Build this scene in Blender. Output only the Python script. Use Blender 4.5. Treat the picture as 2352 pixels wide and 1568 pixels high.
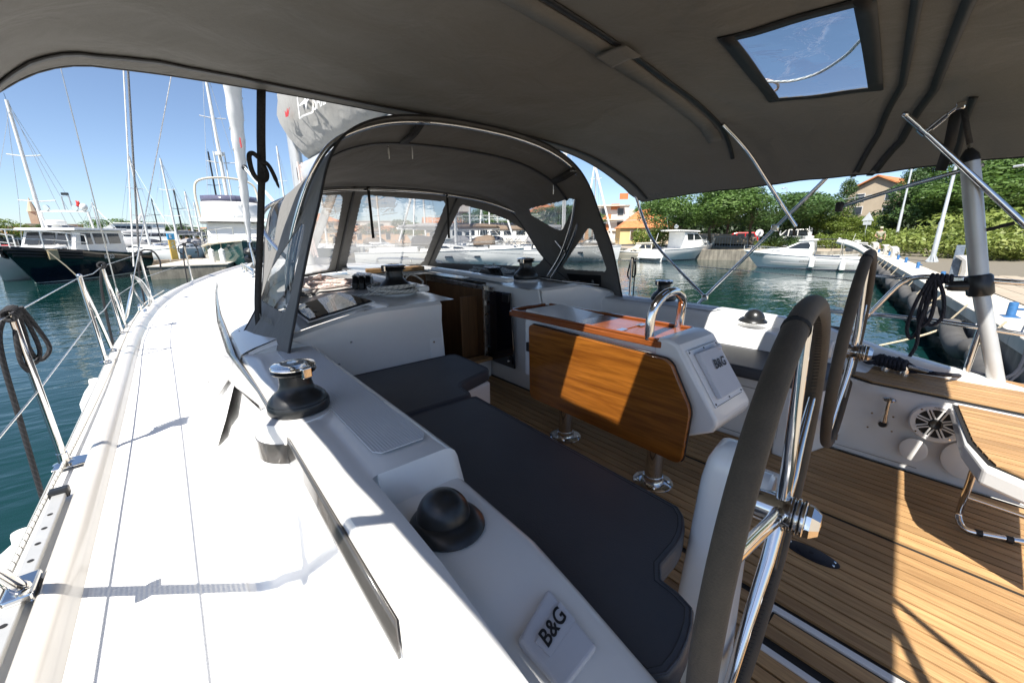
import bpy, math, random
from mathutils import Vector, Matrix
random.seed(7)
for o in list(bpy.data.objects): bpy.data.objects.remove(o)
S = bpy.context.scene
C = S.collection
rad = math.radians

# ---------------------------------------------------------------- camera
FPX, UC, VC = 914.7, 1176.0, 784.0            # measured on a 2352 px wide print of the photograph
PITCH, YAW, ROLL, CZ = rad(14.7), rad(40), rad(.5), 2.2
HD = Vector((math.sin(YAW), math.cos(YAW), 0)); RT = Vector((math.cos(YAW), -math.sin(YAW), 0)); UP = Vector((0, 0, 1))
fwd = HD*math.cos(PITCH) - UP*math.sin(PITCH); upv = HD*math.sin(PITCH) + UP*math.cos(PITCH)
cam = bpy.data.cameras.new('camera'); cam.lens = 14; cam.sensor_width = 36; cam.clip_end = 4000; cam.clip_start = .02
co = bpy.data.objects.new('camera', cam); C.objects.link(co)
cr, sr = math.cos(ROLL), math.sin(ROLL)
r2 = RT*cr - upv*sr; u2 = upv*cr + RT*sr
co.matrix_world = Matrix(((r2.x, u2.x, -fwd.x, 0), (r2.y, u2.y, -fwd.y, 0), (r2.z, u2.z, -fwd.z, CZ), (0, 0, 0, 1)))
S.camera = co

# ---------------------------------------------------------------- sky, sun, exposure
SUN = Vector((-.62, -.29, 1)).normalized()     # towards the sun
EL = math.asin(SUN.z)
w = bpy.data.worlds.new('World'); S.world = w; w.use_nodes = True
nt = w.node_tree; bg = nt.nodes['Background']
sky = nt.nodes.new('ShaderNodeTexSky'); sky.sky_type = 'NISHITA'; sky.sun_disc = False
sky.sun_elevation = EL; sky.sun_rotation = math.atan2(SUN.x, SUN.y)
sky.air_density = .7; sky.dust_density = .6; sky.ozone_density = 1.6; sky.altitude = 0
nt.links.new(sky.outputs[0], bg.inputs[0]); bg.inputs[1].default_value = .092
sl = bpy.data.lights.new('sun', 'SUN'); sl.energy = 4.8; sl.angle = rad(.53); sl.color = (1, .95, .87)
so = bpy.data.objects.new('sun', sl); C.objects.link(so)
so.rotation_euler = SUN.to_track_quat('Z', 'Y').to_euler()
S.view_settings.view_transform = 'Standard'; S.view_settings.look = 'None'
S.view_settings.exposure = 1.05; S.view_settings.gamma = 1
S.render.engine = 'CYCLES'
S.cycles.max_bounces = 10; S.cycles.transparent_max_bounces = 12; S.cycles.caustics_reflective = False; S.cycles.caustics_refractive = False

# ---------------------------------------------------------------- measuring helpers
def ray(u, v):
    x = (u-UC)/FPX; y = (v-VC)/FPX
    x, y = x*cr - y*sr, x*sr + y*cr
    return RT*x + HD*(math.cos(PITCH)-y*math.sin(PITCH)) - UP*(math.sin(PITCH)+y*math.cos(PITCH))
O3 = Vector((0, 0, CZ))
def PZ(u, v, z): d = ray(u, v); return O3 + d*((z-CZ)/d.z)
def PX(u, v, x): d = ray(u, v); return O3 + d*(x/d.x)
def PY(u, v, y): d = ray(u, v); return O3 + d*(y/d.y)
def PD(u, v, r): d = ray(u, v); return O3 + d*(r/math.hypot(d.x, d.y))
def PN(u, v, p, n):
    d = ray(u, v); n = Vector(n); return O3 + d*((Vector(p)-O3).dot(n)/d.dot(n))
V = Vector

# ---------------------------------------------------------------- mesh builder
class MB:
    def __init__(s): s.v = []; s.f = []; s.uv = []
    def add(s, vs, fs, uvs=None):
        b = len(s.v); s.v += [tuple(p) for p in vs]
        for k, f in enumerate(fs):
            s.f.append([b+i for i in f]); s.uv.append(uvs[k] if uvs else None)
        return s
    def box(s, c, d, rz=0, ax=None):
        c = V(c); hx, hy, hz = d[0]/2, d[1]/2, d[2]/2
        if ax is None:
            ax = (V((math.cos(rz), math.sin(rz), 0)), V((-math.sin(rz), math.cos(rz), 0)), V((0, 0, 1)))
        vs = [c + ax[0]*(i*hx) + ax[1]*(j*hy) + ax[2]*(k*hz) for i in (-1, 1) for j in (-1, 1) for k in (-1, 1)]
        return s.add(vs, [(0, 1, 3, 2), (4, 6, 7, 5), (0, 4, 5, 1), (2, 3, 7, 6), (0, 2, 6, 4), (1, 5, 7, 3)])
    def prism(s, pts, e):
        n = len(pts); e = V(e); a = [V(p) for p in pts]; b = [p+e for p in a]
        nn = V((0, 0, 0))
        for i in range(n): nn += a[i].cross(a[(i+1) % n])
        fs = [list(range(n))[::-1], list(range(n, 2*n))] + [(i, (i+1) % n, n+(i+1) % n, n+i) for i in range(n)]
        if nn.dot(e) < 0: fs = [list(f)[::-1] for f in fs]
        return s.add(a+b, fs)
    def tube(s, path, r, seg=10, closed=False, caps=True, flat=None):
        P = [V(p) for p in path]; n = len(P); R = r if isinstance(r, (list, tuple)) else [r]*n
        T = []
        for i in range(n):
            if closed: t = P[(i+1) % n]-P[i-1]
            else: t = P[min(i+1, n-1)]-P[max(i-1, 0)]
            T.append(t.normalized() if t.length > 1e-9 else V((0, 0, 1)))
        ref = V((0, 0, 1)) if abs(T[0].z) < .9 else V((1, 0, 0))
        if flat is not None: ref = V(flat)
        nrm = (ref - T[0]*ref.dot(T[0])).normalized()
        vs = []; L = 0; Ls = []
        for i in range(n):
            if i: L += (P[i]-P[i-1]).length
            Ls.append(L)
            nrm = nrm - T[i]*nrm.dot(T[i]); nrm.normalize(); bn = T[i].cross(nrm)
            for k in range(seg):
                a = 2*math.pi*k/seg; vs.append(P[i] + (nrm*math.cos(a)+bn*math.sin(a))*R[i])
        fs = []; uv = []
        m = n if closed else n-1
        for i in range(m):
            j = (i+1) % n; l1 = Ls[i]; l2 = Ls[j] if j else Ls[i]+(P[0]-P[-1]).length
            for k in range(seg):
                k2 = (k+1) % seg
                fs.append((i*seg+k, i*seg+k2, j*seg+k2, j*seg+k)); a, b = k/seg, (k+1)/seg
                uv.append(((l1, a), (l1, b), (l2, b), (l2, a)))
        if caps and not closed:
            fs.append(list(range(seg))[::-1]); uv.append([(0, 0)]*seg)
            fs.append([(n-1)*seg+k for k in range(seg)]); uv.append([(0, 0)]*seg)
        return s.add(vs, fs, uv)
    def lathe(s, prof, c, axis=(0, 0, 1), seg=24, sx=1, sy=1, caps=True):
        ax = V(axis).normalized(); ref = V((1, 0, 0)) if abs(ax.x) < .9 else V((0, 1, 0))
        a = (ref-ax*ref.dot(ax)).normalized(); b = ax.cross(a); c = V(c)
        vs = []
        for r, h in prof:
            for k in range(seg):
                t = 2*math.pi*k/seg; vs.append(c+ax*h+(a*math.cos(t)*sx+b*math.sin(t)*sy)*r)
        n = len(prof)
        fs = [(i*seg+k, i*seg+(k+1) % seg, (i+1)*seg+(k+1) % seg, (i+1)*seg+k) for i in range(n-1) for k in range(seg)]
        if caps: fs.append(list(range(seg))[::-1]); fs.append([(n-1)*seg+k for k in range(seg)])
        return s.add(vs, fs)
    def grid(s, rows, flip=False, uvs=True, keep=None):
        n = len(rows); m = len(rows[0]); vs = [p for r in rows for p in r]; fs = []; uv = []
        for i in range(n-1):
            for j in range(m-1):
                if keep and not keep(i, j): continue
                f = (i*m+j, i*m+j+1, (i+1)*m+j+1, (i+1)*m+j); q = ((i/(n-1), j/(m-1)), (i/(n-1), (j+1)/(m-1)), ((i+1)/(n-1), (j+1)/(m-1)), ((i+1)/(n-1), j/(m-1)))
                fs.append(f[::-1] if flip else f); uv.append(q[::-1] if flip else q)
        return s.add(vs, fs, uv)
    def sphere(s, c, r, seg=14, ring=8, sc=(1, 1, 1)):
        rows = []
        for i in range(ring+1):
            t = math.pi*i/ring
            rows.append([V(c)+V((r*sc[0]*math.sin(t)*math.cos(2*math.pi*k/seg), r*sc[1]*math.sin(t)*math.sin(2*math.pi*k/seg), -r*sc[2]*math.cos(t))) for k in range(seg+1)])
        return s.grid(rows, flip=True)
    def mesh(s, name):
        me = bpy.data.meshes.new(name); me.from_pydata(s.v, [], s.f)
        if any(u for u in s.uv):
            L = me.uv_layers.new(name='UVMap'); i = 0
            for f, u in zip(s.f, s.uv):
                for k in range(len(f)):
                    if u: L.data[i].uv = u[k]
                    i += 1
        return me
def obj(name, mb, mat, parent=None, smooth=40, bevel=0, seg=2, solid=0, loc=None):
    me = mb.mesh(name) if isinstance(mb, MB) else mb
    o = bpy.data.objects.new(name, me); C.objects.link(o)
    if mat and not me.materials: me.materials.append(mat)
    if smooth and isinstance(mb, MB):
        me.shade_smooth(); me.set_sharp_from_angle(angle=rad(smooth))
    if solid:
        m = o.modifiers.new('solidify', 'SOLIDIFY'); m.thickness = solid; m.offset = 0
    if bevel:
        m = o.modifiers.new('bevel', 'BEVEL'); m.width = bevel; m.segments = seg; m.limit_method = 'ANGLE'; m.angle_limit = rad(35); m.harden_normals = False
    if parent: o.parent = parent
    if loc is not None: o.location = loc
    return o
def tag(o, label=None, cat=None, group=None, kind=None):
    if label: o['label'] = label
    if cat: o['category'] = cat
    if group: o['group'] = group
    if kind: o['kind'] = kind
    return o
def empty(name, label=None, cat=None, loc=(0, 0, 0), group=None, rz=0):
    o = bpy.data.objects.new(name, None); C.objects.link(o); o.location = loc; o.rotation_euler = (0, 0, rz); o.empty_display_size = .05
    return tag(o, label, cat, group)
def copy_tree(o, parent=None):
    c = o.copy(); C.objects.link(c); c.parent = parent
    for ch in list(o.children): copy_tree(ch, c)
    return c
def catmull(pts, n=8, closed=False):
    P = [V(p) for p in pts]; out = []; m = len(P)
    rng = range(m) if closed else range(m-1)
    for i in rng:
        p0 = P[(i-1) % m] if closed or i else P[0]*2-P[1]
        p1 = P[i]; p2 = P[(i+1) % m]; p3 = P[(i+2) % m] if closed or i+2 < m else P[-1]*2-P[-2]
        for k in range(n):
            t = k/n
            out.append(.5*((2*p1)+(p2-p0)*t+(2*p0-5*p1+4*p2-p3)*t*t+(3*p1-p0-3*p2+p3)*t**3))
    if not closed: out.append(P[-1])
    return out
def resample(pts, n):
    P = [V(p) for p in pts]; L = [0]
    for i in range(1, len(P)): L.append(L[-1]+(P[i]-P[i-1]).length)
    out = []; j = 0
    for k in range(n):
        t = L[-1]*k/(n-1)
        while j < len(P)-2 and L[j+1] < t: j += 1
        d = L[j+1]-L[j]; a = (t-L[j])/d if d > 1e-9 else 0
        out.append(P[j].lerp(P[j+1], min(1, max(0, a))))
    return out
def lerp(a, b, t): return a+(b-a)*t
def interp(x, xs, ys):
    if x <= xs[0]: return ys[0]
    for i in range(1, len(xs)):
        if x <= xs[i]: return lerp(ys[i-1], ys[i], (x-xs[i-1])/(xs[i]-xs[i-1]))
    return ys[-1]
def text(name, s, size, loc, xd, yd, mat, parent, depth=0, align='CENTER', shear=0, weight=0, lift=.002):
    cu = bpy.data.curves.new(name, 'FONT'); cu.body = s; cu.size = size; cu.align_x = align; cu.align_y = 'CENTER'; cu.shear = shear; cu.offset = weight*size; cu.extrude = depth
    t = bpy.data.objects.new(name, cu); C.objects.link(t)
    me = bpy.data.meshes.new_from_object(t.evaluated_get(bpy.context.evaluated_depsgraph_get()))
    bpy.data.objects.remove(t); bpy.data.curves.remove(cu)
    xd = V(xd).normalized(); yd = V(yd); yd = (yd-xd*yd.dot(xd)).normalized(); zd = xd.cross(yd); loc = V(loc)+zd*lift
    me.transform(Matrix(((xd.x, yd.x, zd.x, loc.x), (xd.y, yd.y, zd.y, loc.y), (xd.z, yd.z, zd.z, loc.z), (0, 0, 0, 1))))
    me.materials.clear(); me.materials.append(mat)
    o = bpy.data.objects.new(name, me); C.objects.link(o); o.parent = parent
    return o

# ---------------------------------------------------------------- materials
M = {}
class NT:
    def __init__(s, name):
        m = bpy.data.materials.new(name); m.use_nodes = True; s.m = m; s.t = m.node_tree; s.b = s.t.nodes['Principled BSDF']; M[name] = m
    def n(s, ty, **k):
        nd = s.t.nodes.new('ShaderNode'+ty)
        for a, b in k.items():
            if a[0] == '_': nd.inputs[a[1:].replace('_', ' ')].default_value = b
            else: setattr(nd, a, b)
        return nd
    def l(s, a, b): s.t.links.new(a, b)
    def set(s, **k):
        for a, b in k.items():
            a = a.replace('_', ' ')
            s.b.inputs[a].default_value = (b[0], b[1], b[2], 1) if isinstance(b, tuple) and len(b) == 3 and 'Color' in a else b
    def coord(s, kind='Object', scale=(1, 1, 1), rot=(0, 0, 0)):
        c = s.n('TexCoord'); mp = s.n('Mapping'); mp.inputs['Scale'].default_value = scale; mp.inputs['Rotation'].default_value = rot
        s.l(c.outputs[kind], mp.inputs[0]); return mp.outputs[0]
    def noise(s, vec, scale, detail=3, rough=.5, dist=0):
        n = s.n('TexNoise'); n.inputs['Scale'].default_value = scale; n.inputs['Detail'].default_value = detail; n.inputs['Roughness'].default_value = rough; n.inputs['Distortion'].default_value = dist
        if vec: s.l(vec, n.inputs['Vector'])
        return n.outputs[0]
    def ramp(s, fac, stops, interp='LINEAR'):
        r = s.n('ValToRGB'); r.color_ramp.interpolation = interp; e = r.color_ramp.elements
        while len(e) < len(stops): e.new(.5)
        for i, (p, c) in enumerate(stops): e[i].position = p; e[i].color = (c[0], c[1], c[2], 1) if not isinstance(c, (int, float)) else (c, c, c, 1)
        s.l(fac, r.inputs[0]); return r.outputs[0]
    def mix(s, fac, a, b, mode='MIX'):
        m = s.n('MixRGB', blend_type=mode)
        for i, x in ((0, fac), (1, a), (2, b)):
            if hasattr(x, 'is_output'): s.l(x, m.inputs[i])
            elif isinstance(x, (int, float)): m.inputs[i].default_value = x
            else: m.inputs[i].default_value = (x[0], x[1], x[2], 1)
        return m.outputs[0]
    def math(s, op, a, b=0):
        m = s.n('Math', operation=op)
        for i, x in ((0, a), (1, b)):
            if hasattr(x, 'is_output'): s.l(x, m.inputs[i])
            else: m.inputs[i].default_value = x
        return m.outputs[0]
    def bump(s, h, strength=.2, dist=.01):
        b = s.n('Bump'); b.inputs['Strength'].default_value = strength; b.inputs['Distance'].default_value = dist
        s.l(h, b.inputs['Height']); s.l(b.outputs[0], s.b.inputs['Normal']); return b
    def col(s, c): s.l(c, s.b.inputs['Base Color'])
def plain(name, c, rough=.5, metal=0, var=.12, scale=8, bump=0, bs=40, coat=0, spec=.5):
    m = NT(name); m.set(Roughness=rough, Metallic=metal, Coat_Weight=coat); m.b.inputs['Specular IOR Level'].default_value = spec
    v = m.coord(); n = m.noise(v, scale, 4, .6)
    m.col(m.ramp(n, [(.25, tuple(x*(1-var) for x in c)), (.75, tuple(min(1, x*(1+var)) for x in c))]))
    if bump: m.bump(m.noise(v, bs, 3), bump, .004)
    return m.m
def metal(name, c, rough, var=.1):
    m = NT(name); m.set(Metallic=1.0, Roughness=rough); v = m.coord()
    m.col(m.ramp(m.noise(v, 6, 3), [(.3, tuple(x*(1-var) for x in c)), (.7, c)]))
    m.l(m.ramp(m.noise(v, 30, 4, .7), [(.3, rough*.6), (.75, rough*1.6)]), m.b.inputs['Roughness'])
    return m.m
GEL = NT('gelcoat'); GEL.set(Roughness=.22, Coat_Weight=.25, Coat_Roughness=.05)
_v = GEL.coord(); GEL.col(GEL.mix(GEL.ramp(GEL.noise(_v, 3.5, 5, .65), [(.35, 0), (.8, 1)]), (.80, .795, .78), (.745, .735, .715))); GEL.bump(GEL.noise(_v, 5, 2), .05, .01); GEL = GEL.m
def nonskid(name, c, sc):
    m = NT(name); m.set(Roughness=.55); v = m.coord('Object', (sc, sc, sc), (0, 0, rad(45)))
    a = m.n('SeparateXYZ'); m.l(v, a.inputs[0])
    h = m.math('MULTIPLY', m.math('SINE', m.math('MULTIPLY', a.outputs[0], 6.283)), m.math('SINE', m.math('MULTIPLY', a.outputs[1], 6.283)))
    m.bump(h, .3, .003)
    m.col(m.mix(m.ramp(m.noise(m.coord(), 2.5, 4), [(.4, 0), (.8, 1)]), c, tuple(x*.93 for x in c)))
    return m.m
NONSKID = nonskid('nonskid', (.78, .775, .76), 70)
NONGREY = nonskid('nonskid_grey', (.62, .63, .65), 95)
STRIPE = plain('dark_stripe', (.06, .056, .052), .12, 0, .3, 5, coat=.6)
STEEL = metal('polished_steel', (.78, .77, .75), .09)
ALU = metal('brushed_aluminium', (.62, .62, .60), .3)
ALUM = plain('anodised_grey', (.50, .505, .50), .35, .35, .08)
GALV = plain('galvanised_grey', (.42, .45, .47), .5, .2, .15, 3)
BLACK = plain('black_plastic', (.016, .017, .018), .32, 0, .2, 20, .05, 90)
RUBBER = plain('black_rubber', (.012, .012, .013), .62)
WHITEP = plain('white_plastic', (.74, .74, .75), .35, 0, .05)
WEB = NT('webbing_black'); WEB.set(Roughness=.75); WEB.col(WEB.ramp(WEB.noise(WEB.coord('Object', (1, 1, 1)), 120, 2), [(.3, (.012, .012, .013)), (.7, (.03, .03, .03))])); WEB = WEB.m
def canvas(name, c, trans):
    m = NT(name); m.set(Roughness=.85, Sheen_Weight=.15); v = m.coord()
    a = m.n('SeparateXYZ'); m.l(v, a.inputs[0])
    wv = m.math('MULTIPLY', m.math('SINE', m.math('MULTIPLY', a.outputs[0], 2200)), m.math('SINE', m.math('MULTIPLY', a.outputs[1], 2200)))
    big = m.noise(v, 2.2, 4, .6); fine = m.noise(v, 260, 2, .7); thread = m.noise(m.coord('Object', (40, 900, 300)), 1, 2)
    m.col(m.mix(.35, m.ramp(big, [(.3, tuple(x*.86 for x in c)), (.75, tuple(x*1.1 for x in c))]), m.ramp(m.math('MULTIPLY', m.math('ADD', fine, thread), .5), [(.35, tuple(x*.7 for x in c)), (.65, tuple(x*1.35 for x in c))])))
    m.bump(m.math('ADD', m.math('MULTIPLY', m.noise(v, 4.5, 3, .55, .6), 1.0), m.math('MULTIPLY', fine, .03)), .35, .05)
    t = m.n('BsdfTranslucent'); t.inputs[0].default_value = (c[0], c[1], c[2], 1)
    mx = m.n('MixShader'); mx.inputs[0].default_value = trans
    m.l(m.b.outputs[0], mx.inputs[1]); m.l(t.outputs[0], mx.inputs[2]); m.l(mx.outputs[0], m.t.nodes['Material Output'].inputs[0])
    return m.m
CANVAS = canvas('grey_canvas', (.175, .165, .15), .035)
CANVAS2 = canvas('sprayhood_canvas', (.16, .155, .147), .03)
SAILBAG = canvas('sail_bag_canvas', (.27, .265, .25), .02)
SEWN = plain('black_binding', (.016, .016, .017), .55, 0, .3, 60)
CUSH = NT('charcoal_vinyl'); CUSH.set(Roughness=.48)
_v = CUSH.coord(); CUSH.col(CUSH.ramp(CUSH.noise(_v, 5, 4), [(.3, (.052, .055, .064)), (.75, (.068, .072, .082))])); CUSH.bump(CUSH.math('ADD', CUSH.noise(_v, 260, 2), CUSH.math('MULTIPLY', CUSH.noise(_v, 7, 2), .6)), .16, .004); CUSH = CUSH.m
def wood(name, a, b, gs, rough, axis=1, coat=0, rnd=.25, fine=22):
    m = NT(name); m.set(Roughness=rough, Coat_Weight=coat, Coat_Roughness=.08)
    sc = [gs, gs, gs]; sc[axis] = gs*.06
    oi = m.n('ObjectInfo'); mp = m.n('Mapping'); tc = m.n('TexCoord'); mp.inputs['Scale'].default_value = sc
    m.l(tc.outputs['Object'], mp.inputs[0])
    cb = m.n('CombineXYZ'); m.l(m.math('MULTIPLY', oi.outputs['Random'], 37), cb.inputs[0]); m.l(m.math('MULTIPLY', oi.outputs['Random'], 11), cb.inputs[1]); m.l(cb.outputs[0], mp.inputs['Location'])
    g = m.noise(mp.outputs[0], 1.0, 5, .6, 1.2); g2 = m.noise(mp.outputs[0], fine/4, 3, .6)
    base = m.ramp(g, [(.28, a), (.72, b)])
    base = m.mix(.35, base, m.ramp(g2, [(.3, tuple(x*.55 for x in a)), (.6, b)]), 'MULTIPLY') if False else m.mix(m.ramp(g2, [(.35, .5), (.6, 0)]), base, tuple(x*.62 for x in a))
    hv = m.n('HueSaturation'); m.l(base, hv.inputs['Color']); m.l(m.math('ADD', m.math('MULTIPLY', oi.outputs['Random'], rnd*2), 1-rnd), hv.inputs['Value'])
    m.col(hv.outputs[0]); m.bump(g2, .12, .003)
    return m.m
TEAK = wood('teak', (.36, .20, .085), (.52, .325, .15), 26, .55, 1, 0, .2)
MAHOG = wood('varnished_mahogany', (.17, .05, .007), (.40, .14, .018), 16, .2, 1, .35, .02)
MAHOGD = wood('varnished_teak_top', (.20, .05, .012), (.33, .10, .024), 30, .2, 1, .3, .02)
CABIN = wood('cabin_wood', (.14, .07, .03), (.24, .125, .055), 20, .35, 2, 0, .1)
CAULK = plain('black_caulk', (.012, .011, .010), .7)
DARKGLASS = plain('tinted_acrylic', (.010, .011, .018), .05, 0, .1, 3, coat=.3)
HATCHGLASS = plain('hatch_glass', (.012, .014, .018), .03, 0, .1, 3)
GREYCOVER = plain('grey_instrument_cover', (.55, .56, .60), .5, 0, .04)
LETTER = plain('black_lettering', (.012, .012, .014), .5)
LETTERW = plain('white_lettering', (.75, .75, .74), .6)
LETTERG = plain('grey_lettering', (.22, .22, .21), .6)
RED = plain('red_print', (.5, .03, .025), .5)
def vinyl(name, rough, refl, tint, wrinkle):
    m = NT(name); t = m.n('BsdfTransparent'); t.inputs[0].default_value = (*tint, 1); g = m.n('BsdfGlossy'); g.inputs['Roughness'].default_value = rough
    fr = m.n('Fresnel'); fr.inputs[0].default_value = 1.45; v = m.coord()
    b = m.n('Bump'); b.inputs['Strength'].default_value = wrinkle; b.inputs['Distance'].default_value = .05
    m.l(m.noise(m.coord('Object', (3, 3, 9)), 1.3, 3, .55, 1.2), b.inputs['Height']); m.l(b.outputs[0], g.inputs['Normal']); m.l(b.outputs[0], fr.inputs['Normal'])
    d = m.n('BsdfDiffuse'); d.inputs[0].default_value = (.7, .72, .75, 1)
    mx = m.n('MixShader'); m.l(m.math('MULTIPLY', fr.outputs[0], refl), mx.inputs[0]); m.l(t.outputs[0], mx.inputs[1]); m.l(g.outputs[0], mx.inputs[2])
    m2 = m.n('MixShader'); m.l(m.ramp(m.noise(m.coord('Object', (30, 30, 6)), 1, 4, .6, 2), [(.6, 0), (.85, refl*.12)]), m2.inputs[0]); m.l(mx.outputs[0], m2.inputs[1]); m.l(d.outputs[0], m2.inputs[2])
    m.l(m2.outputs[0], m.t.nodes['Material Output'].inputs[0]); return m.m
VINYL = vinyl('clear_vinyl', .05, .55, (.95, .95, .94), .12)
VINYL2 = vinyl('skylight_vinyl', .05, .35, (.93, .95, .97), .1)
def rope(name, base, fleck, amount, nv=4, freq=60, cast=.25):
    m = NT(name); m.set(Roughness=.8); tc = m.n('TexCoord'); sp = m.n('SeparateXYZ'); m.l(tc.outputs['UV'], sp.inputs[0])
    u, vv = sp.outputs[0], sp.outputs[1]
    ph = m.math('ADD', m.math('MULTIPLY', u, freq), m.math('MULTIPLY', vv, nv))
    ph2 = m.math('SUBTRACT', m.math('MULTIPLY', u, freq*6), m.math('MULTIPLY', vv, nv*2)); ph3 = m.math('ADD', m.math('MULTIPLY', u, freq*6), m.math('MULTIPLY', vv, nv*2))
    f = m.math('FRACT', ph)
    sel = m.ramp(f, [(0, 1), (amount, 0)], 'CONSTANT')
    m.col(m.mix(sel, base, fleck))
    h = m.math('MULTIPLY', m.math('SINE', m.math('MULTIPLY', ph2, 3.1416)), m.math('SINE', m.math('MULTIPLY', ph3, 3.1416)))
    m.bump(h, .3, .002); return m.m
ROPEW = rope('white_rope_black_fleck', (.68, .66, .61), (.03, .03, .03), .12, 2, 28)
ROPER = rope('white_rope_red_fleck', (.70, .64, .60), (.45, .06, .05), .14, 3, 34)
ROPEG = rope('white_rope_green_fleck', (.70, .71, .70), (.06, .16, .20), .22, 3, 30)
ROPEK = rope('black_braided_rope', (.012, .012, .014), (.03, .03, .035), .3, 3, 40)
ROPEKW = rope('black_rope_white_fleck', (.02, .02, .022), (.5, .5, .5), .22, 4, 70)
ROPEN = rope('navy_braided_rope', (.008, .009, .016), (.02, .022, .035), .3, 3, 40)
ROPET = rope('tan_rope', (.55, .47, .34), (.4, .33, .22), .3, 3, 30)
WIRE = metal('wire_rope', (.62, .61, .58), .28)
LEATHER = NT('stitched_leather'); LEATHER.set(Roughness=.75, Sheen_Weight=.08)
_v = LEATHER.coord(); LEATHER.col(LEATHER.ramp(LEATHER.math('ADD', LEATHER.math('MULTIPLY', LEATHER.noise(_v, 14, 4, .65), .7), LEATHER.math('MULTIPLY', LEATHER.noise(_v, 320, 2), .3)), [(.3, (.050, .037, .024)), (.75, (.092, .070, .046))])); LEATHER.bump(LEATHER.noise(_v, 380, 2), .3, .003); LEATHER = LEATHER.m
# ================================================================ the yacht
XC = 1.55                                     # centreline
def hb(y, s=-1):
    if s > 0 and y < 1.6: return interp(y, [-.4, .3, .55, 1.0, 1.6], [1.38, 1.44, 1.50, 1.95, 2.05])   # starboard quarter pinches in
    return 2.05 if y < 4 else 2.05*max(0, 1-((y-4)/7.7)**2.5)
def crx(y): return interp(y, [2.0, 3.3, 4.8, 6.2, 7.6, 8.6], [1.385, 1.345, 1.25, 1.13, .95, .7])
def zd(y): return 1.32 + .0035*max(0, y-2)**2
RAILG = plain('toe_rail_shaded_gelcoat', (.56, .53, .49), .2, 0, .06, 3, coat=.4)  # white rail given a darker, warmer tone: the ridge's shading is in the colour
yacht = empty('sailing_yacht', 'white sailing yacht with teak cockpit and dark side stripe filling the foreground', 'yacht')
YS = [-.35, -.1, .1, .3, .45, .6, .8, 1.0, 1.2, 1.4, 2.0, 2.6, 3.3, 4, 4.8, 5.6, 6.4, 7.2, 8, 8.7, 9.4, 10, 10.5, 11, 11.3, 11.55, 11.7]
# hull shell
for sgn, nm in ((-1, 'hull'), (1, 'hull')):
    rows = []
    for y in YS:
        b = hb(y, sgn); z = zd(y); k = max(.02, b/2.05)
        rows.append([V((XC+sgn*x, y, zz)) for x, zz in ((b-.012, z+.004), (b, z-.012), (b*.995, z*.75), (b*.975, z*.4), (b*(.80+.1*k), 0.05), (b*.55, -.3))])
    obj('hull', MB().grid(rows, flip=sgn > 0), GEL, yacht, 50)
tr = [V((XC+s*x, -.35, z)) for s in (-1, 1) for x, z in ()]
obj('transom', MB().prism([(XC-2.05, -.352, 1.0), (XC+2.05, -.352, 1.0), (XC+1.7, -.352, -.3), (XC-1.7, -.352, -.3)], (0, -.03, 0)), GEL, yacht)
# side decks (port and starboard) and foredeck
def deck_in(y): return interp(y, [-.4, 1.9, 2.0, 3, 5, 8, 9.4, 11.7], [1.38, 1.38, 1.36, 1.34, 1.26, .96, .5, 0])
for s in (-1, 1):
    rows = []
    for y in YS:
        b = max(0.0, hb(y, s)-.01); a = min(deck_in(y), b); z = zd(y)
        rows.append([V((XC+s*lerp(b, a, t), y, z + .012*math.sin(t*1.5))) for t in (0, .1, .2, .3, .4, .5, .6, .7, .8, .9, 1)])
    obj('side_deck', MB().grid(rows, flip=s < 0), GEL, yacht, 60)
    rows = []
    for y in [yy for yy in YS if yy < 9.6]:
        b = hb(y, s)-.195; a = max(deck_in(y)+.01, interp(y, [2.0, 2.4, 3.0], [1.54, 1.52, 1.51]) if y < 3 else crx(y)+.155); z = zd(y); B0, A0 = hb(y, s)-.01, deck_in(y)
        if b-a < .02: b = a+.02
        rows.append([V((XC+s*lerp(b, a, t), y, z+.012*math.sin(1.5*min(1, max(0, (B0-lerp(b, a, t))/max(.01, B0-A0))))+.0022)) for t in (0, .25, .5, .75, 1)])
    obj('nonskid_panel', MB().grid(rows, flip=s < 0), NONSKID, yacht, 60)
    # moulded toe rail
    rows = []
    for y in YS[:-2]:
        b = hb(y, s); z = zd(y); q = min(1, b/.5)
        if s > 0 and y < .9: continue
        rows.append([V((XC+s*(b-d*q), y, z+h)) for d, h in ((.095, .004), (.105, .03), (.118, .044), (.145, .046), (.160, .038), (.172, .018), (.190, -.003))])
    obj('toe_rail', MB().grid(rows, flip=s < 0), RAILG, yacht, 60)
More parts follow.
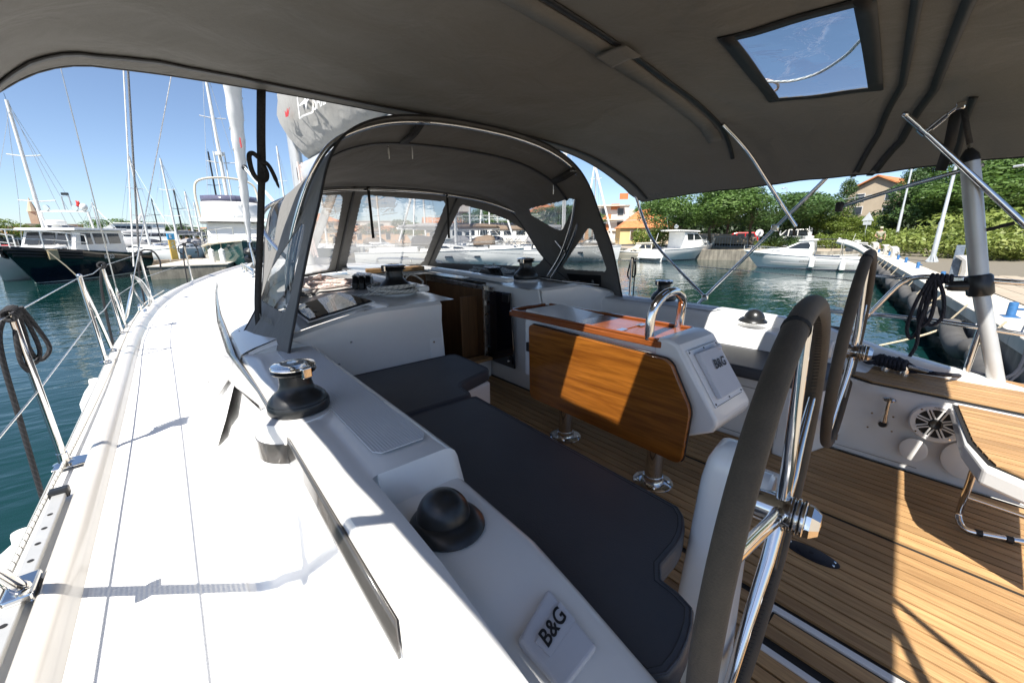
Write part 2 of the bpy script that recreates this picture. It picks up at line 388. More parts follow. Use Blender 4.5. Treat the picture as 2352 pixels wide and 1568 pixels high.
# coamings, coachroof sides
def coaming(s, sh):
    X = lambda x: x if s < 0 else 2*XC-x
    def ztop(y):
        y -= sh; return interp(y, [-.6, .0, .22, .46, .735, .765, 2.0], [1.40, 1.50, 1.565, 1.632, 1.642, 1.711, 1.715])
    def zrid(y):
        y -= sh; return interp(y, [-.6, 0, .25, .5, .9, 2], [1.48, 1.60, 1.67, 1.705, 1.712, 1.716])
    ys = [-.35+sh*0, 0, .12, .24, .36, .48, .60, .72, .735, .765, .78, .95, 1.15, 1.35, 1.55, 1.7]
    ys = [-.35]+[y+sh for y in ys[1:]]+[2.02, 2.10, 2.18, 2.26, 2.34, 2.40]
    rows = []
    for y in ys:
        zr, zt = zrid(y), min(ztop(y), zrid(y)-.0005)
        k = (zr-1.32)/.39; mv = max(0, (y-2.05)/.35); fl = mv*mv*(3-2*mv); bx = XC-crx(max(2.0, y))-.12
        rows.append([V((X(lerp(x, max(x, bx+.02), fl)), y, z)) for x, z in ((-.03, 1.31), (.035, 1.334), (.066, 1.36), (.082, 1.32+.08*k), (.115, 1.32+.115*k), (.158, 1.32+.27*k), (.167, zr-.012), (.172, zr-.003), (.185, zr), (.235, zr), (.250, zr-.004), (.262, zt), (.425, zt), (.442, zt-.003), (.455, zt-.014), (.462, zt-.03), (.50, min(1.40, zt-.06)))])
    obj('coaming', MB().grid(rows, flip=s < 0), GEL, yacht, 32)
    # nonskid pad on top
    q = [(.285, .83), (.415, .83), (.425, 1.95), (.32, 1.95)]
    obj('nonskid_pad', MB().prism([(X(x), y+sh, 1.7165) for x, y in ((.30, .83), (.405, .83), (.42, .85), (.43, 1.96), (.29, 1.96), (.285, .85))], (0, 0, .003)), NONGREY, yacht)
coaming(-1, 0); coaming(1, .3)
# dark stripe along the port and starboard coaming and coachroof side
for s in (-1, 1):
    X = lambda x: x if s < 0 else 2*XC-x
    top = [(.455, 1.672), (1.0, 1.682), (1.6, 1.69), (2.1, 1.70), (2.5, 1.71), (3.3, 1.722), (4.2, 1.728), (5.2, 1.725), (6.2, 1.70), (7.0, 1.66), (7.6, 1.61)]
    bot = [(.44, 1.618), (1.0, 1.622), (1.6, 1.612), (2.1, 1.595), (2.34, 1.44), (3.3, 1.425), (4.2, 1.43), (5.2, 1.45), (6.2, 1.48), (7.0, 1.52), (7.6, 1.60)]
    rows = []
    for (yt, zt), (yb, zb) in zip(top, bot):
        def xs(y, z):
            if y <= 2.05: return .1665 - .085*(1.70-z) - .005
            tt = interp(y, [2.05, 3.3, 4.8, 6.2, 7.6], [.166, .205, .30, .42, .60]); return tt - .385*(1.715-z) - .013
        rows.append([V((X(xs(lerp(yt, yb, k/4), lerp(zt, zb, k/4))), lerp(yt, yb, k/4), lerp(zt, zb, k/4))) for k in range(5)])
    obj('dark_stripe', MB().grid(rows, flip=s > 0), STRIPE, yacht, 50, solid=.004)
# winch pods
for x, y in ((.205, 1.23), (2.91, 1.60)):
    s = -1 if x < 1.5 else 1
    obj('winch_pod', MB().lathe([(.100, 1.36), (.105, 1.50), (.107, 1.60), (.106, 1.700), (.100, 1.716), (0.001, 1.7195)], (x, y, 0), seg=36), GEL, yacht, 40)
    obj('pod_stripe', MB().lathe([(.1065, 1.606), (.1085, 1.608), (.1083, 1.664), (.1065, 1.666)], (x, y, 0), seg=36), STRIPE, yacht, 40)
# coachroof top
def crz(y, w):
    e = interp(y, [2, 4.2, 6.2, 7.6, 8.6], [1.716, 1.732, 1.70, 1.60, 1.50]); c = interp(y, [2, 2.6, 4.2, 6.2, 7.6, 8.6], [1.845, 1.86, 1.875, 1.84, 1.70, 1.56])
    return e + (c-e)*min(1, (1-abs(w))*2.6)**.75
WS = [-1, -.985, -.96, -.9, -.8, -.7, -.6, -.5, -.4, -.3, -.2, -.1, 0, .1, .2, .3, .4, .5, .6, .7, .8, .9, .96, .985, 1]
def roof_rows(ys, w0, w1):
    rows = []
    for y in ys:
        b = crx(y); zl = zd(y)
        r = []
        ws = [a for a in WS if w0 <= a <= w1]
        if w0 == -1: r += [V((XC-b-.15, y, zl)), V((XC-b-.10, y, lerp(zl, crz(y, 1), .3)))]
        r += [V((XC+b*a, y, crz(y, a))) for a in ws]
        if w1 == 1: r += [V((XC+b+.10, y, lerp(zl, crz(y, 1), .3))), V((XC+b+.15, y, zl))]
        rows.append(r)
    return rows
HX = .30                                     # companionway half width
ysA = [2.02, 2.1, 2.3, 2.6, 2.9, 3.2, 3.45]; ysB = [3.45, 3.8, 4.4, 5, 5.6, 6.2, 6.8, 7.3, 7.7, 8.1, 8.5, 8.6]
wl = -.2171
roof = obj('coachroof', MB().grid(roof_rows(ysB, -1, 1)), GEL, yacht, 38)
for s in (-1, 1):
    rows = []
    for y in ysA:
        b = crx(y); zl = zd(y); r = [V((XC+s*(b+.15), y, zl)), V((XC+s*(b+.10), y, lerp(zl, crz(y, 1), .3)))]
        r += [V((XC+s*b*a, y, crz(y, a))) for a in (1, .985, .96, .9, .8, .7, .6, .5, .4, .3)]
        r.append(V((XC+s*HX, y, crz(y, .22)))); rows.append(r)
    obj('coachroof_side', MB().grid(rows, flip=s > 0), GEL, yacht, 38)
# aft bulkheads either side of the companionway (sloping a little forward to the top)
for s in (-1, 1):
    X = lambda w: XC+s*w
    r0 = []; r1 = []; r2_ = []; r3 = []
    ws = [1.38, 1.34, 1.28, 1.2, 1.10, 1.0, .9, .8, .7, .6, .5, .42]
    rows = [[], [], [], [], []]
    for wv in ws:
        y = 2.02; zt = crz(2.02, wv/crx(2.02))
        zb_ = 1.40 if wv < 1.12 else 1.69
        rows[0].append(V((X(wv), 1.985, zb_))); rows[1].append(V((X(wv-.01), 2.0, lerp(max(1.45, zb_), zt, .70)))); rows[2].append(V((X(wv-.012), 1.992, lerp(max(1.45, zb_), zt, .74))))
        rows[3].append(V((X(wv-.02), 1.998, zt-.016))); rows[4].append(V((X(wv-.022), 2.022, zt+.001)))
    obj('bulkhead', MB().grid(rows, flip=s > 0), GEL, yacht, 40)
    # seat module side wall facing the companionway
    xw = .33
    obj('companionway_wall', MB().prism([(X(xw), 1.97, 1.095), (X(xw), 2.52, 1.095), (X(HX), 2.52, 1.86), (X(.395), 2.02, 1.846), (X(.41), 1.98, 1.50)], (s*.09, 0, 0)), GEL, yacht, 30, bevel=.008)
# companionway: dark cabin below with wood, frame, sliding hatch rails
cab = MB()
cab.prism([(XC-.29, 3.47, .3), (XC+.29, 3.47, .3), (XC+.29, 3.47, 1.86), (XC-.29, 3.47, 1.86)], (0, .02, 0))
cab.prism([(XC+.295, 2.53, .3), (XC+.295, 3.47, .3), (XC+.295, 3.47, 1.80), (XC+.295, 2.53, 1.80)], (.03, 0, 0))
cab.prism([(XC-.295, 2.53, .3), (XC-.295, 3.47, .3), (XC-.295, 3.47, 1.80), (XC-.295, 2.53, 1.80)], (-.03, 0, 0))
cab.prism([(XC-.3, 2.53, .30), (XC+.3, 2.53, .30), (XC+.3, 3.47, .30), (XC-.3, 3.47, .30)], (0, 0, -.02))
obj('cabin_lining', cab, CABIN, yacht, 20)
obj('companionway_sill', MB().box((XC, 2.54, 1.16), (.62, .12, .16)), GEL, yacht, 0, bevel=.01)
obj('sill_board', MB().box((XC, 2.50, 1.255), (.60, .11, .022)), TEAK, yacht, 0, bevel=.004)
for s in (-1, 1):
    obj('door_frame', MB().box((XC+s*.285, 2.515, 1.555), (.030, .022, .58)), ALU, yacht, 0, bevel=.003)
    obj('hatch_rail', MB().prism([(XC+s*.315, 2.28, 1.868), (XC+s*.315, 3.62, 1.895), (XC+s*.315, 3.62, 1.935), (XC+s*.315, 2.28, 1.905)], (s*.075, 0, 0)), GEL, yacht, 0, bevel=.012)
    obj('slide_track', MB().prism([(XC+s*.308, 2.42, 1.795), (XC+s*.308, 3.45, 1.815), (XC+s*.308, 3.45, 1.85), (XC+s*.308, 2.42, 1.83)], (-s*.012, 0, 0)), ALU, yacht, 0, bevel=.002)
    wdp = MB().box((XC+s*.20, 2.62, 1.50), (.16, .02, .50))
    obj('cabin_door', wdp, CABIN, yacht, 0, bevel=.006)
obj('sliding_hatch', MB().prism([(XC-.30, 3.40, 1.885), (XC+.30, 3.40, 1.885), (XC+.30, 4.15, 1.90), (XC-.30, 4.15, 1.90)], (0, 0, .035)), GEL, yacht, 0, bevel=.012)
obj('hatch_handle_board', MB().prism([(XC-.31, 3.38, 1.905), (XC+.24, 3.38, 1.905), (XC+.20, 3.50, 1.905), (XC-.27, 3.50, 1.905)], (0, 0, .042)), TEAK, yacht, 0, bevel=.008)
# tinted washboard stowed on the starboard wall
wp = [PX(1110, 664, 1.855), PX(1172, 672, 1.855), PX(1165, 842, 1.855), PX(1107, 812, 1.855)]
xw = 1.862
wpl = [V((xw, 2.545, 1.80)), V((xw, 2.225, 1.805)), V((xw, 2.175, 1.235)), V((xw, 2.50, 1.235))]
wb = obj('washboard', MB().prism(wpl, (-.014, 0, 0)), DARKGLASS, yacht, 0, bevel=.004)
obj('hinge_bar', MB().box((xw-.017, 2.525, 1.52), (.012, .03, .56)), BLACK, wb, 0, bevel=.003)
obj('lock', MB().box((xw-.022, 2.215, 1.295), (.014, .035, .06)), BLACK, wb, 0, bevel=.003)
obj('lock', MB().box((xw-.022, 2.26, 1.765), (.014, .075, .06)), BLACK, wb, 0, bevel=.003)
obj('latch', MB().lathe([(.010, 0), (.010, .014), (.006, .018)], (xw-.028, 2.215, 1.295), (-1, 0, 0), 12), STEEL, wb)
for z in (1.33, 1.70): obj('hinge', MB().box((xw-.022, 2.50, z), (.012, .014, .035)), STEEL, wb, 0)
# flush hatches let into the port and starboard coachroof
def flush_hatch(pts, nm='deck_hatch'):
    h = MB(); c = sum((V(p) for p in pts), V((0, 0, 0)))/4
    fr = [c+(V(p)-c)*1.07 for p in pts]
    f = obj('hatch_frame', MB().prism([p+V((0, 0, .001)) for p in fr], (0, 0, .006)), GEL, yacht, 0, bevel=.002)
    obj('hatch_seal', MB().prism([c+(V(p)-c)*1.0+V((0, 0, .0075)) for p in pts], (0, 0, .003)), RUBBER, f, 0)
    g = obj('hatch_glass', MB().prism([c+(V(p)-c)*.965+V((0, 0, .011)) for p in pts], (0, 0, .004)), HATCHGLASS, f, 0)
    for t in (.3, .7):
        p = V(pts[0]).lerp(V(pts[3]), t).lerp(V(pts[1]).lerp(V(pts[2]), t), .22)
        obj('hinge_disc', MB().lathe([(.018, 0), (.018, .0015)], p+V((0, 0, .0155)), seg=16), RUBBER, f)
hz = lambda x, y: crz(y, (x-XC)/crx(y))+.012
flush_hatch([V((x, y, hz(x, y))) for x, y in ((.47, 2.46), (.76, 2.54), (.80, 2.13), (.46, 2.06))])
flush_hatch([V((2*XC-x, y, hz(x, y))) for x, y in ((.47, 2.46), (.76, 2.54), (.80, 2.13), (.46, 2.06))][::-1])
# long handrails on the coachroof
for s in (-1, 1):
    P = [V((XC+s*.98, 4.35, 1.86)), V((XC+s*.98, 4.40, 1.915)), V((XC+s*.95, 5.1, 1.925)), V((XC+s*.88, 6.0, 1.90)), V((XC+s*.86, 6.05, 1.84))]
    hr = empty('grab_rail', 'polished steel grab rail on the %s side of the coachroof' % ('left' if s < 0 else 'right'), 'grab rail', P[0], 'coachroof grab rails')
    m = MB(); m.tube([p-P[0] for p in catmull(P, 6)], .0135, 10)
    obj('rail', m, STEEL, hr)
    for t in (P[0], P[2]-V((0, 0, .06)), P[4]):
        obj('foot', MB().lathe([(.03, -.002), (.03, .004), (.014, .012), (.012, .06)], t-P[0], seg=14), STEEL, hr)
# fore hatch and low deck box ahead of the sprayhood
obj('fore_hatch_box', MB().prism([(1.0, 6.45, 1.80), (2.1, 6.45, 1.80), (1.95, 7.5, 1.70), (1.15, 7.5, 1.70)], (0, 0, .13)), GEL, yacht, 0, bevel=.03)
# cockpit: benches, sole, side walls
def bench(s, pts, z=1.47):
    obj('bench', MB().prism([((x if s < 0 else 2*XC-x), y, 1.098) for x, y in pts], (0, 0, z-1.098)), GEL, yacht, 20, bevel=.018, seg=3)
bench(-1, [(.42, .2), (.56, .235), (.61, .28), (.63, .32), (.70, .345), (.80, .42), (.87, 1.38), (.87, 1.52), (1.18, 1.58), (1.19, 2.0), (.44, 2.0)])
bench(1, [(.44, .36), (.52, .36), (.72, .42), (.83, .50), (.87, 1.38), (.87, 1.52), (1.21, 1.60), (1.21, 1.99), (.44, 1.99)])
# starboard quarter: white wall with teak side deck above
W0 = 2.52
obj('quarter_wall', MB().prism([(W0+.02, .50, 1.095), (W0+.02, -.36, 1.095), (W0, -.36, 1.488), (W0, .28, 1.488), (W0+.09, .50, 1.488)], (.06, 0, 0)), GEL, yacht, 20, bevel=.008)
obj('quarter_wall_front', MB().prism([(2.22, .50, 1.095), (2.56, .50, 1.095), (2.62, .52, 1.49), (2.25, .52, 1.49)], (0, .06, 0)), GEL, yacht, 20, bevel=.01)
obj('quarter_deck', MB().prism([(2.53, -.36, 1.478), (2.965, -.36, 1.478), (3.05, -.05, 1.478), (3.01, .25, 1.478), (2.96, .5, 1.478), (2.95, .75, 1.478), (2.66, .75, 1.478), (2.62, .45, 1.478), (2.53, .28, 1.478)], (0, 0, .012)), GEL, yacht, 0)
obj('quarter_deck_caulk', MB().prism([(2.515, -.36, 1.4905), (2.955, -.36, 1.4905), (3.04, -.05, 1.4905), (3.0, .245, 1.4905), (2.95, .49, 1.4905), (2.80, .52, 1.4905), (2.64, .47, 1.4905), (2.55, .33, 1.4905), (2.515, .27, 1.4905)], (0, 0, .005)), CAULK, yacht, 0)
sole = obj('cockpit_sole', MB().prism([(.5, -.6, 1.07), (2.55, -.6, 1.07), (2.55, 2.6, 1.07), (.5, 2.6, 1.07)], (0, 0, .02)), CAULK, yacht, 0)
def plank_run(parent, x0, x1, y0f, y1f, z, pitch=.0485, gap=.008, th=.011, split=(), skip=None):
    n = max(1, int(round((x1-x0)/pitch))); p = (x1-x0)/n
    for i in range(n):
        xa = x0+i*p+gap/2; xb = x0+(i+1)*p-gap/2
        ya, yb = y0f((xa+xb)/2), y1f((xa+xb)/2)
        if yb-ya < .03: continue
        segs = [(ya, yb)]
        for (sx0, sx1, sy0, sy1) in split:
            if xb > sx0 and xa < sx1:
                ns = []
                for a, b in segs:
                    if sy0 > a+.02 and sy0 < b: ns.append((a, sy0))
                    if sy1 < b-.02 and sy1 > a: ns.append((sy1, b))
                    if sy1 <= a or sy0 >= b: ns.append((a, b))
                segs = ns
        for a, b in segs:
            m = MB(); y0a, y0b, y1a, y1b = a, a, b, b
            if a == ya: y0a, y0b = y0f(xa), y0f(xb)
            if b == yb: y1a, y1b = y1f(xa), y1f(xb)
            m.prism([(xa, y0a, z), (xb, y0b, z), (xb, y1b, z), (xa, y1a, z)], (0, 0, th))
            obj('plank', m, TEAK, parent, 0)
ZS = 1.089
kF = lambda v: (lambda x: v)
frames = [(1.228, 1.262, -.7, .262), (.6, 1.262, .236, .262), (1.075, 1.10, -.7, .24)]
plank_run(sole, 1.885, 2.515, kF(-.6), kF(2.0), ZS, split=[(1.885, 1.99, .37, .60)])
plank_run(sole, 1.262, 1.862, kF(-.6), kF(2.52), ZS)
plank_run(sole, .60, 1.236, kF(.262), kF(1.56), ZS)
plank_run(sole, .66, 1.215, kF(-.6), kF(.225), ZS-.003, split=[(1.06, 1.09, -.5, .3)])
for a in ([(1.222, -.6), (1.244, -.6), (1.244, .250), (1.222, .250)], [(.62, .232), (1.222, .232), (1.222, .250), (.62, .250)], [(1.062, -.6), (1.082, -.6), (1.082, .232), (1.062, .232)]):
    obj('hatch_trim', MB().prism([(x, y, 1.088) for x, y in a], (0, 0, .0125)), GEL, sole, 0, bevel=.003)
obj('foot_block', MB().prism([(1.89, .38, 1.09), (1.98, .38, 1.09), (1.98, .59, 1.09), (1.89, .59, 1.09)], (0, 0, .05)), GEL, sole, 0, bevel=.012)
obj('foot_block', MB().prism([(1.90, .41, 1.142), (1.93, .41, 1.142), (1.93, .57, 1.142), (1.90, .57, 1.142)], (0, 0, .018)), GEL, sole, 0, bevel=.006)
qd = obj('quarter_teak', MB().prism([(2.53, -.36, 1.484), (2.9, -.36, 1.484), (2.9, .2, 1.484), (2.53, .2, 1.484)], (0, 0, .004)), CAULK, yacht, 0)
def qy1(x): return interp(x, [2.52, 2.56, 2.65, 2.78, 2.94, 2.95, 3.03], [.26, .33, .46, .50, .48, .47, .10])
plank_run(qd, 2.522, 3.03, lambda x: -.36 if x < 2.95 else lerp(-.36, -.05, (x-2.95)/.1), qy1, 1.4958, pitch=.046, gap=.006, th=.008)
# helm seat (stern bench, starboard) with teak top
st = [(2.44, -.005), (2.02, -.062), (1.86, -.11), (1.70, -.36), (2.44, -.36)]
obj('helm_seat_body', MB().prism([(x, y, 1.43) for x, y in [(2.50, .0), (2.01, -.055), (1.835, -.10), (1.68, -.36), (2.50, -.36)]], (0, 0, .062)), GEL, yacht, 0, bevel=.012, seg=3)
hs = obj('helm_seat_caulk', MB().prism([(x, y, 1.4925) for x, y in st], (0, 0, .003)), CAULK, yacht, 0)
def sy1(x): return interp(x, [1.70, 1.86, 2.02, 2.44], [-.34, -.118, -.07, -.013])-.004
plank_run(hs, 1.72, 2.435, kF(-.36), sy1, 1.4965, pitch=.046, gap=.006, th=.006)
# port helm seat corner, just visible under the instrument panel
obj('port_seat_body', MB().prism([(.46, .19, 1.34), (.62, .16, 1.34), (.70, -.3, 1.34), (.40, -.3, 1.34)], (0, 0, .07)), GEL, yacht, 0, bevel=.01)
pt = obj('port_seat_caulk', MB().prism([(.43, .13, 1.411), (.56, .11, 1.411), (.66, -.3, 1.411), (.42, -.3, 1.411)], (0, 0, .003)), CAULK, yacht, 0)
plank_run(pt, .43, .64, kF(-.3), lambda x: .125-.12*(x-.43), 1.4145, pitch=.046, gap=.005, th=.006)

for y0, y1 in ((.55, 1.02), (1.08, 1.36)):
    for sx, nx in ((.872, 1), (2*XC-.872, -1)):
        m = MB().tube([(sx, y0, 1.15), (sx, y1, 1.15), (sx, y1, 1.42), (sx, y0, 1.42)], .0022, 5, closed=True); obj('locker_seam', m, LETTERG, yacht)
obj('locker_seam', MB().tube([(W0+.004, .05, 1.13), (W0+.004, .36, 1.13), (W0-.001, .36, 1.45)], .0018, 5), LETTERG, yacht)
for x, y, z in ((.55, 1.984, 1.60), (1.08, 1.986, 1.62), (.62, 1.986, 1.70)): obj('drain_screw', MB().lathe([(.006, 0), (.005, .003)], (x, y, z), (0, -1, 0), 10), STEEL, yacht)
# ================================================================ canvas: sprayhood and bimini
def proj(p):
    p = V(p)-O3; a = p.dot(RT); b = p.dot(HD); dep = b*math.cos(PITCH)-p.z*math.sin(PITCH); up = b*math.sin(PITCH)+p.z*math.cos(PITCH)
    x, y = a/dep, -up/dep
    return (UC+FPX*(x*cr+y*sr), VC+FPX*(-x*sr+y*cr))
def inside(q, poly):
    c = False; j = len(poly)-1
    for i in range(len(poly)):
        (xi, yi), (xj, yj) = poly[i], poly[j]
        if (yi > q[1]) != (yj > q[1]) and q[0] < (xj-xi)*(q[1]-yi)/(yj-yi)+xi: c = not c
        j = i
    return c
def sym_curve(half): # half = list of (w, y, z) from port foot to the crown
    a = [V((XC-w, y, z)) for w, y, z in half]; b = [V((XC+w, y, z)) for w, y, z in half[::-1][1:]]
    return catmull(a+b, 10)
hood = empty('sprayhood', 'grey canvas sprayhood with clear vinyl windows arched over the companionway', 'sprayhood', (XC, 2.9, 1.8))
def put(name, mb, mat, par, **k):
    o = obj(name, mb, mat, None, **k); o.parent = par; o.matrix_parent_inverse = Matrix.Translation(-par.location); return o
NS = 620
c2 = resample(sym_curve([(1.225, 1.90, 1.715), (1.10, 1.93, 2.10), (1.0, 1.985, 2.35), (.915, 2.03, 2.555), (.80, 2.065, 2.69), (.60, 2.09, 2.785), (.33, 2.105, 2.835), (0, 2.115, 2.85)]), NS)
c1 = resample(sym_curve([(1.325, 2.42, 1.73), (1.20, 2.60, 1.88), (1.13, 2.77, 2.05), (1.07, 2.90, 2.25), (.97, 3.0, 2.425), (.72, 3.08, 2.53), (.4, 3.12, 2.57), (0, 3.13, 2.585)]), NS)
c0 = resample(sym_curve([(1.33, 2.44, 1.728), (1.20, 2.80, 1.755), (1.09, 3.2, 1.79), (.98, 3.6, 1.83), (.8, 3.88, 1.865), (.4, 4.05, 1.895), (0, 4.09, 1.905)]), NS)
def z6(*pts): return [((1200+.4252*x)/1.7415, (700+.4252*y)/1.7415) for x, y in pts]
def z7(*pts): return [((2100+.38265*x)/1.7415, (600+.38265*y)/1.7415) for x, y in pts]
def z5(*pts): return [((700+.34014*x)/1.7415, (700+.34014*y)/1.7415) for x, y in pts]
import numpy as np
def np_inside(X, Y, poly):
    c = np.zeros(X.shape, bool); j = len(poly)-1
    for i in range(len(poly)):
        (xi, yi), (xj, yj) = poly[i], poly[j]
        with np.errstate(divide='ignore', invalid='ignore'): hit = ((yi > Y) != (yj > Y)) & (X < (xj-xi)*(Y-yi)/(yj-yi+1e-12)+xi)
        c ^= hit; j = i
    return c
def cut_surface(rows, wins):
    """wins: list of (polygon in print pixels, s0, s1); returns the cells of each window"""
    A = np.array([[tuple(p) for p in r] for r in rows]); c = (A[:-1, :-1]+A[1:, :-1]+A[:-1, 1:]+A[1:, 1:])/4-np.array(O3)
    a = c@np.array(RT); b = c@np.array(HD); z = c[..., 2]; dep = b*math.cos(PITCH)-z*math.sin(PITCH); up = b*math.sin(PITCH)+z*math.cos(PITCH)
    x, y = a/dep, -up/dep; U = UC+FPX*(x*cr+y*sr); Vv = VC+FPX*(-x*sr+y*cr); s = np.arange(c.shape[1])[None, :]/(c.shape[1]); lab = {}
    for k, (poly, s0, s1) in enumerate(wins):
        for i, j in np.argwhere(np_inside(U, Vv, poly) & (s >= s0) & (s <= s1) & (dep > .1)): lab.setdefault((int(i), int(j)), k)
    return lab
# windscreen
NT_ = 170
rows = [[c1[j].lerp(c0[j], i/(NT_-1)) + V((0, 0, 0)) for j in range(NS)] for i in range(NT_)]
wins = [(z6((-400, 190), (380, 188), (398, 205), (400, 235), (355, 520), (278, 868), (255, 893), (0, 945), (-400, 960)), .33, .5),
        (z6((600, 188), (580, 210), (437, 845), (450, 874), (1130, 836), (1165, 808), (1368, 270), (1352, 248), (620, 187)), .3, .75),
        (z6((1530, 280), (1508, 298), (1272, 800), (1287, 826), (2210, 860), (2252, 832), (2330, 730), (2342, 690), (2280, 640), (2130, 530), (1950, 420), (1750, 340)), .5, 1),
        (z5((1555, 70), (1480, 200), (1300, 610), (1275, 622), (1262, 560), (1255, 440), (1270, 330), (1400, 190)), 0, .32),
        (z5((1130, 700), (1090, 760), (1030, 1000), (985, 1190), (1010, 1190), (1090, 960), (1125, 860)), 0, .3)]
lab = cut_surface(rows, wins)
for i in range(int(NT_*.25), int(NT_*.82)):
    for j in range(int(NS*.20), int(NS*.30)):
        dx = min(j-int(NS*.20), int(NS*.30)-1-j); dy = min(i-int(NT_*.25), int(NT_*.82)-1-i)
        if dx+dy > 8: lab.setdefault((i, j), 3)
fab = put('windscreen_canvas', MB().grid(rows, keep=lambda i, j: (i, j) not in lab), CANVAS2, hood, smooth=60, solid=.003)
for k in range(len(wins)):
    if any(v == k for v in lab.values()):
        put('window_pane', MB().grid(rows, keep=lambda i, j: lab.get((i, j)) == k), VINYL, hood, smooth=60)
# roof and wings
def wrinkle(i, j): return .004*math.sin(i*.18+j*.025)*math.sin(j*.063)
rows = []
for i in range(NT_):
    t = i/(NT_-1); r = []
    for j in range(NS):
        p = c2[j].lerp(c1[j], t); s = j/(NS-1); sag = -.022*math.sin(math.pi*t)*math.sin(math.pi*s)
        out = .02*math.sin(math.pi*t)*(1-math.sin(math.pi*s))
        r.append(p+V(((s-.5)*2*out, 0, sag+wrinkle(i, j)*.4)))
    rows.append(r)
wins = [(z7((45, 622), (65, 608), (390, 532), (480, 506), (520, 522), (526, 555), (515, 590), (392, 828), (360, 838), (300, 818), (65, 682)), .55, 1),
        (z7((655, 824), (690, 822), (708, 840), (848, 1225), (848, 1255), (832, 1270), (425, 1246), (398, 1225), (400, 1205), (640, 845)), .6, 1),
        ([(694, 513), (700, 513), (701, 520), (665, 691), (655, 715), (648, 717), (604, 692), (600, 683), (623, 617), (675, 539)], 0, .4)]
lab2 = cut_surface(rows, wins); roofrows = rows
for i in range(int(NT_*.74), int(NT_*.94)):
    for j in range(int(NS*.15), int(NS*.25)):
        if min(j-int(NS*.15), int(NS*.25)-1-j)+min(i-int(NT_*.74), int(NT_*.94)-1-i) > 8: lab2.setdefault((i, j), 2)
put('roof_canvas', MB().grid(rows, keep=lambda i, j: (i, j) not in lab2), CANVAS2, hood, smooth=60, solid=.003)
for k in range(len(wins)):
    if any(v == k for v in lab2.values()): put('window_pane', MB().grid(rows, keep=lambda i, j: lab2.get((i, j)) == k), VINYL, hood, smooth=60)
def on_roof(s, t, off=0.0):
    i = t*(NT_-1); j = s*(NS-1); a, b = min(int(i), NT_-2), min(int(j), NS-2); f, g = i-a, j-b
    R = roofrows; p = R[a][b].lerp(R[a][b+1], g).lerp(R[a+1][b].lerp(R[a+1][b+1], g), f)
    n = (R[a][b+1]-R[a][b]).cross(R[a+1][b]-R[a][b]).normalized()
    return p+n*off, n
def strip(pts, nrm, width, th=.003):
    """flat ribbon along pts; nrm = list of normals"""
    P = [V(p) for p in pts]; a = []; b = []
    for i in range(len(P)):
        t = (P[min(i+1, len(P)-1)]-P[max(i-1, 0)]).normalized(); n = V(nrm[i] if isinstance(nrm, list) else nrm); sd = t.cross(n).normalized()
        wd = width[i] if isinstance(width, list) else width
        a.append(P[i]-sd*wd/2); b.append(P[i]+sd*wd/2)
    return MB().grid([a, b])
# piping along the hood edges and the black sleeve / seams
put('edge_binding', MB().tube(c2[::4]+[c2[-1]], .006, 6), SEWN, hood)
put('front_binding', MB().tube(c1[::4]+[c1[-1]], .006, 6), SEWN, hood)
put('base_binding', MB().tube(c0[::4]+[c0[-1]], .010, 6), SEWN, hood)
for tt in (.26,):
    L = [on_roof(.23+.54*k/60, tt, -.012) for k in range(61)]
    put('roof_zip', strip([p for p, n in L], [n for p, n in L], .022), SEWN, hood, solid=.004)
# windscreen pillars: dark zips between the panes
for a, b in (((510, 105), (330, 905)), ((1478, 200), (1185, 865))):
    ends = []
    for q0 in (z6(a)[0], z6(b)[0]):
        best = min((((proj(c1[j].lerp(c0[j], i/40))), i, j) for i in range(41) for j in range(int(NS*.3), int(NS*.75), 3)), key=lambda w: (w[0][0]-q0[0])**2+(w[0][1]-q0[1])**2)
        ends.append((best[1]/40, best[2]))
    L = []
    for k in range(16):
        t = lerp(ends[0][0], ends[1][0], k/15); jf = lerp(ends[0][1], ends[1][1], k/15); j = min(int(jf), NS-2); g = jf-j
        L.append(c1[j].lerp(c1[j+1], g).lerp(c0[j].lerp(c0[j+1], g), t)+V((0, -.008, -.004)))
    put('pillar_zip', strip(L, V((0, -.8, .6)), .035), SEWN, hood, solid=.004)
# roll-up straps hanging inside
for a, b in (((640, 110), (690, 595)), ((1383, 180), (1402, 595))):
    p = PY(*z6(a)[0], 3.06); q = PY(*z6(b)[0], 3.03)
    put('hanging_strap', strip([p.lerp(q, k/5) for k in range(6)], V((0, -1, 0)), .02), WEB, hood, solid=.003)
    put('snap', MB().sphere(p+V((0, -.01, -.02)), .007, 8, 6), ALU, hood)
# hoops
hp = [(1.075, 2.56, 1.84), (1.082, 2.40, 2.05), (1.04, 2.24, 2.30), (.965, 2.13, 2.51), (.85, 2.105, 2.65), (.62, 2.115, 2.755), (.33, 2.125, 2.808), (0, 2.135, 2.824)]
put('aft_hoop', MB().tube(sym_curve(hp), .0125, 12), STEEL, hood)
hp2 = [(1.045, 2.58, 1.85), (1.05, 2.43, 2.05), (1.005, 2.28, 2.30), (.935, 2.18, 2.48)]
for s in (-1, 1):
    put('hoop_leg', MB().tube(catmull([V((XC+s*w_, y, z)) for w_, y, z in hp2], 8), .0115, 10), STEEL, hood)
    put('hoop_foot', MB().box((XC+s*1.07, 2.565, 1.815), (.05, .06, .03)), STEEL, hood, bevel=.006)
put('front_hoop', MB().tube(sym_curve([(1.06, 2.39, 2.07), (1.12, 2.68, 2.25), (1.03, 2.93, 2.395), (.75, 3.05, 2.50), (.4, 3.09, 2.545), (0, 3.1, 2.56)]), .0115, 10), STEEL, hood)
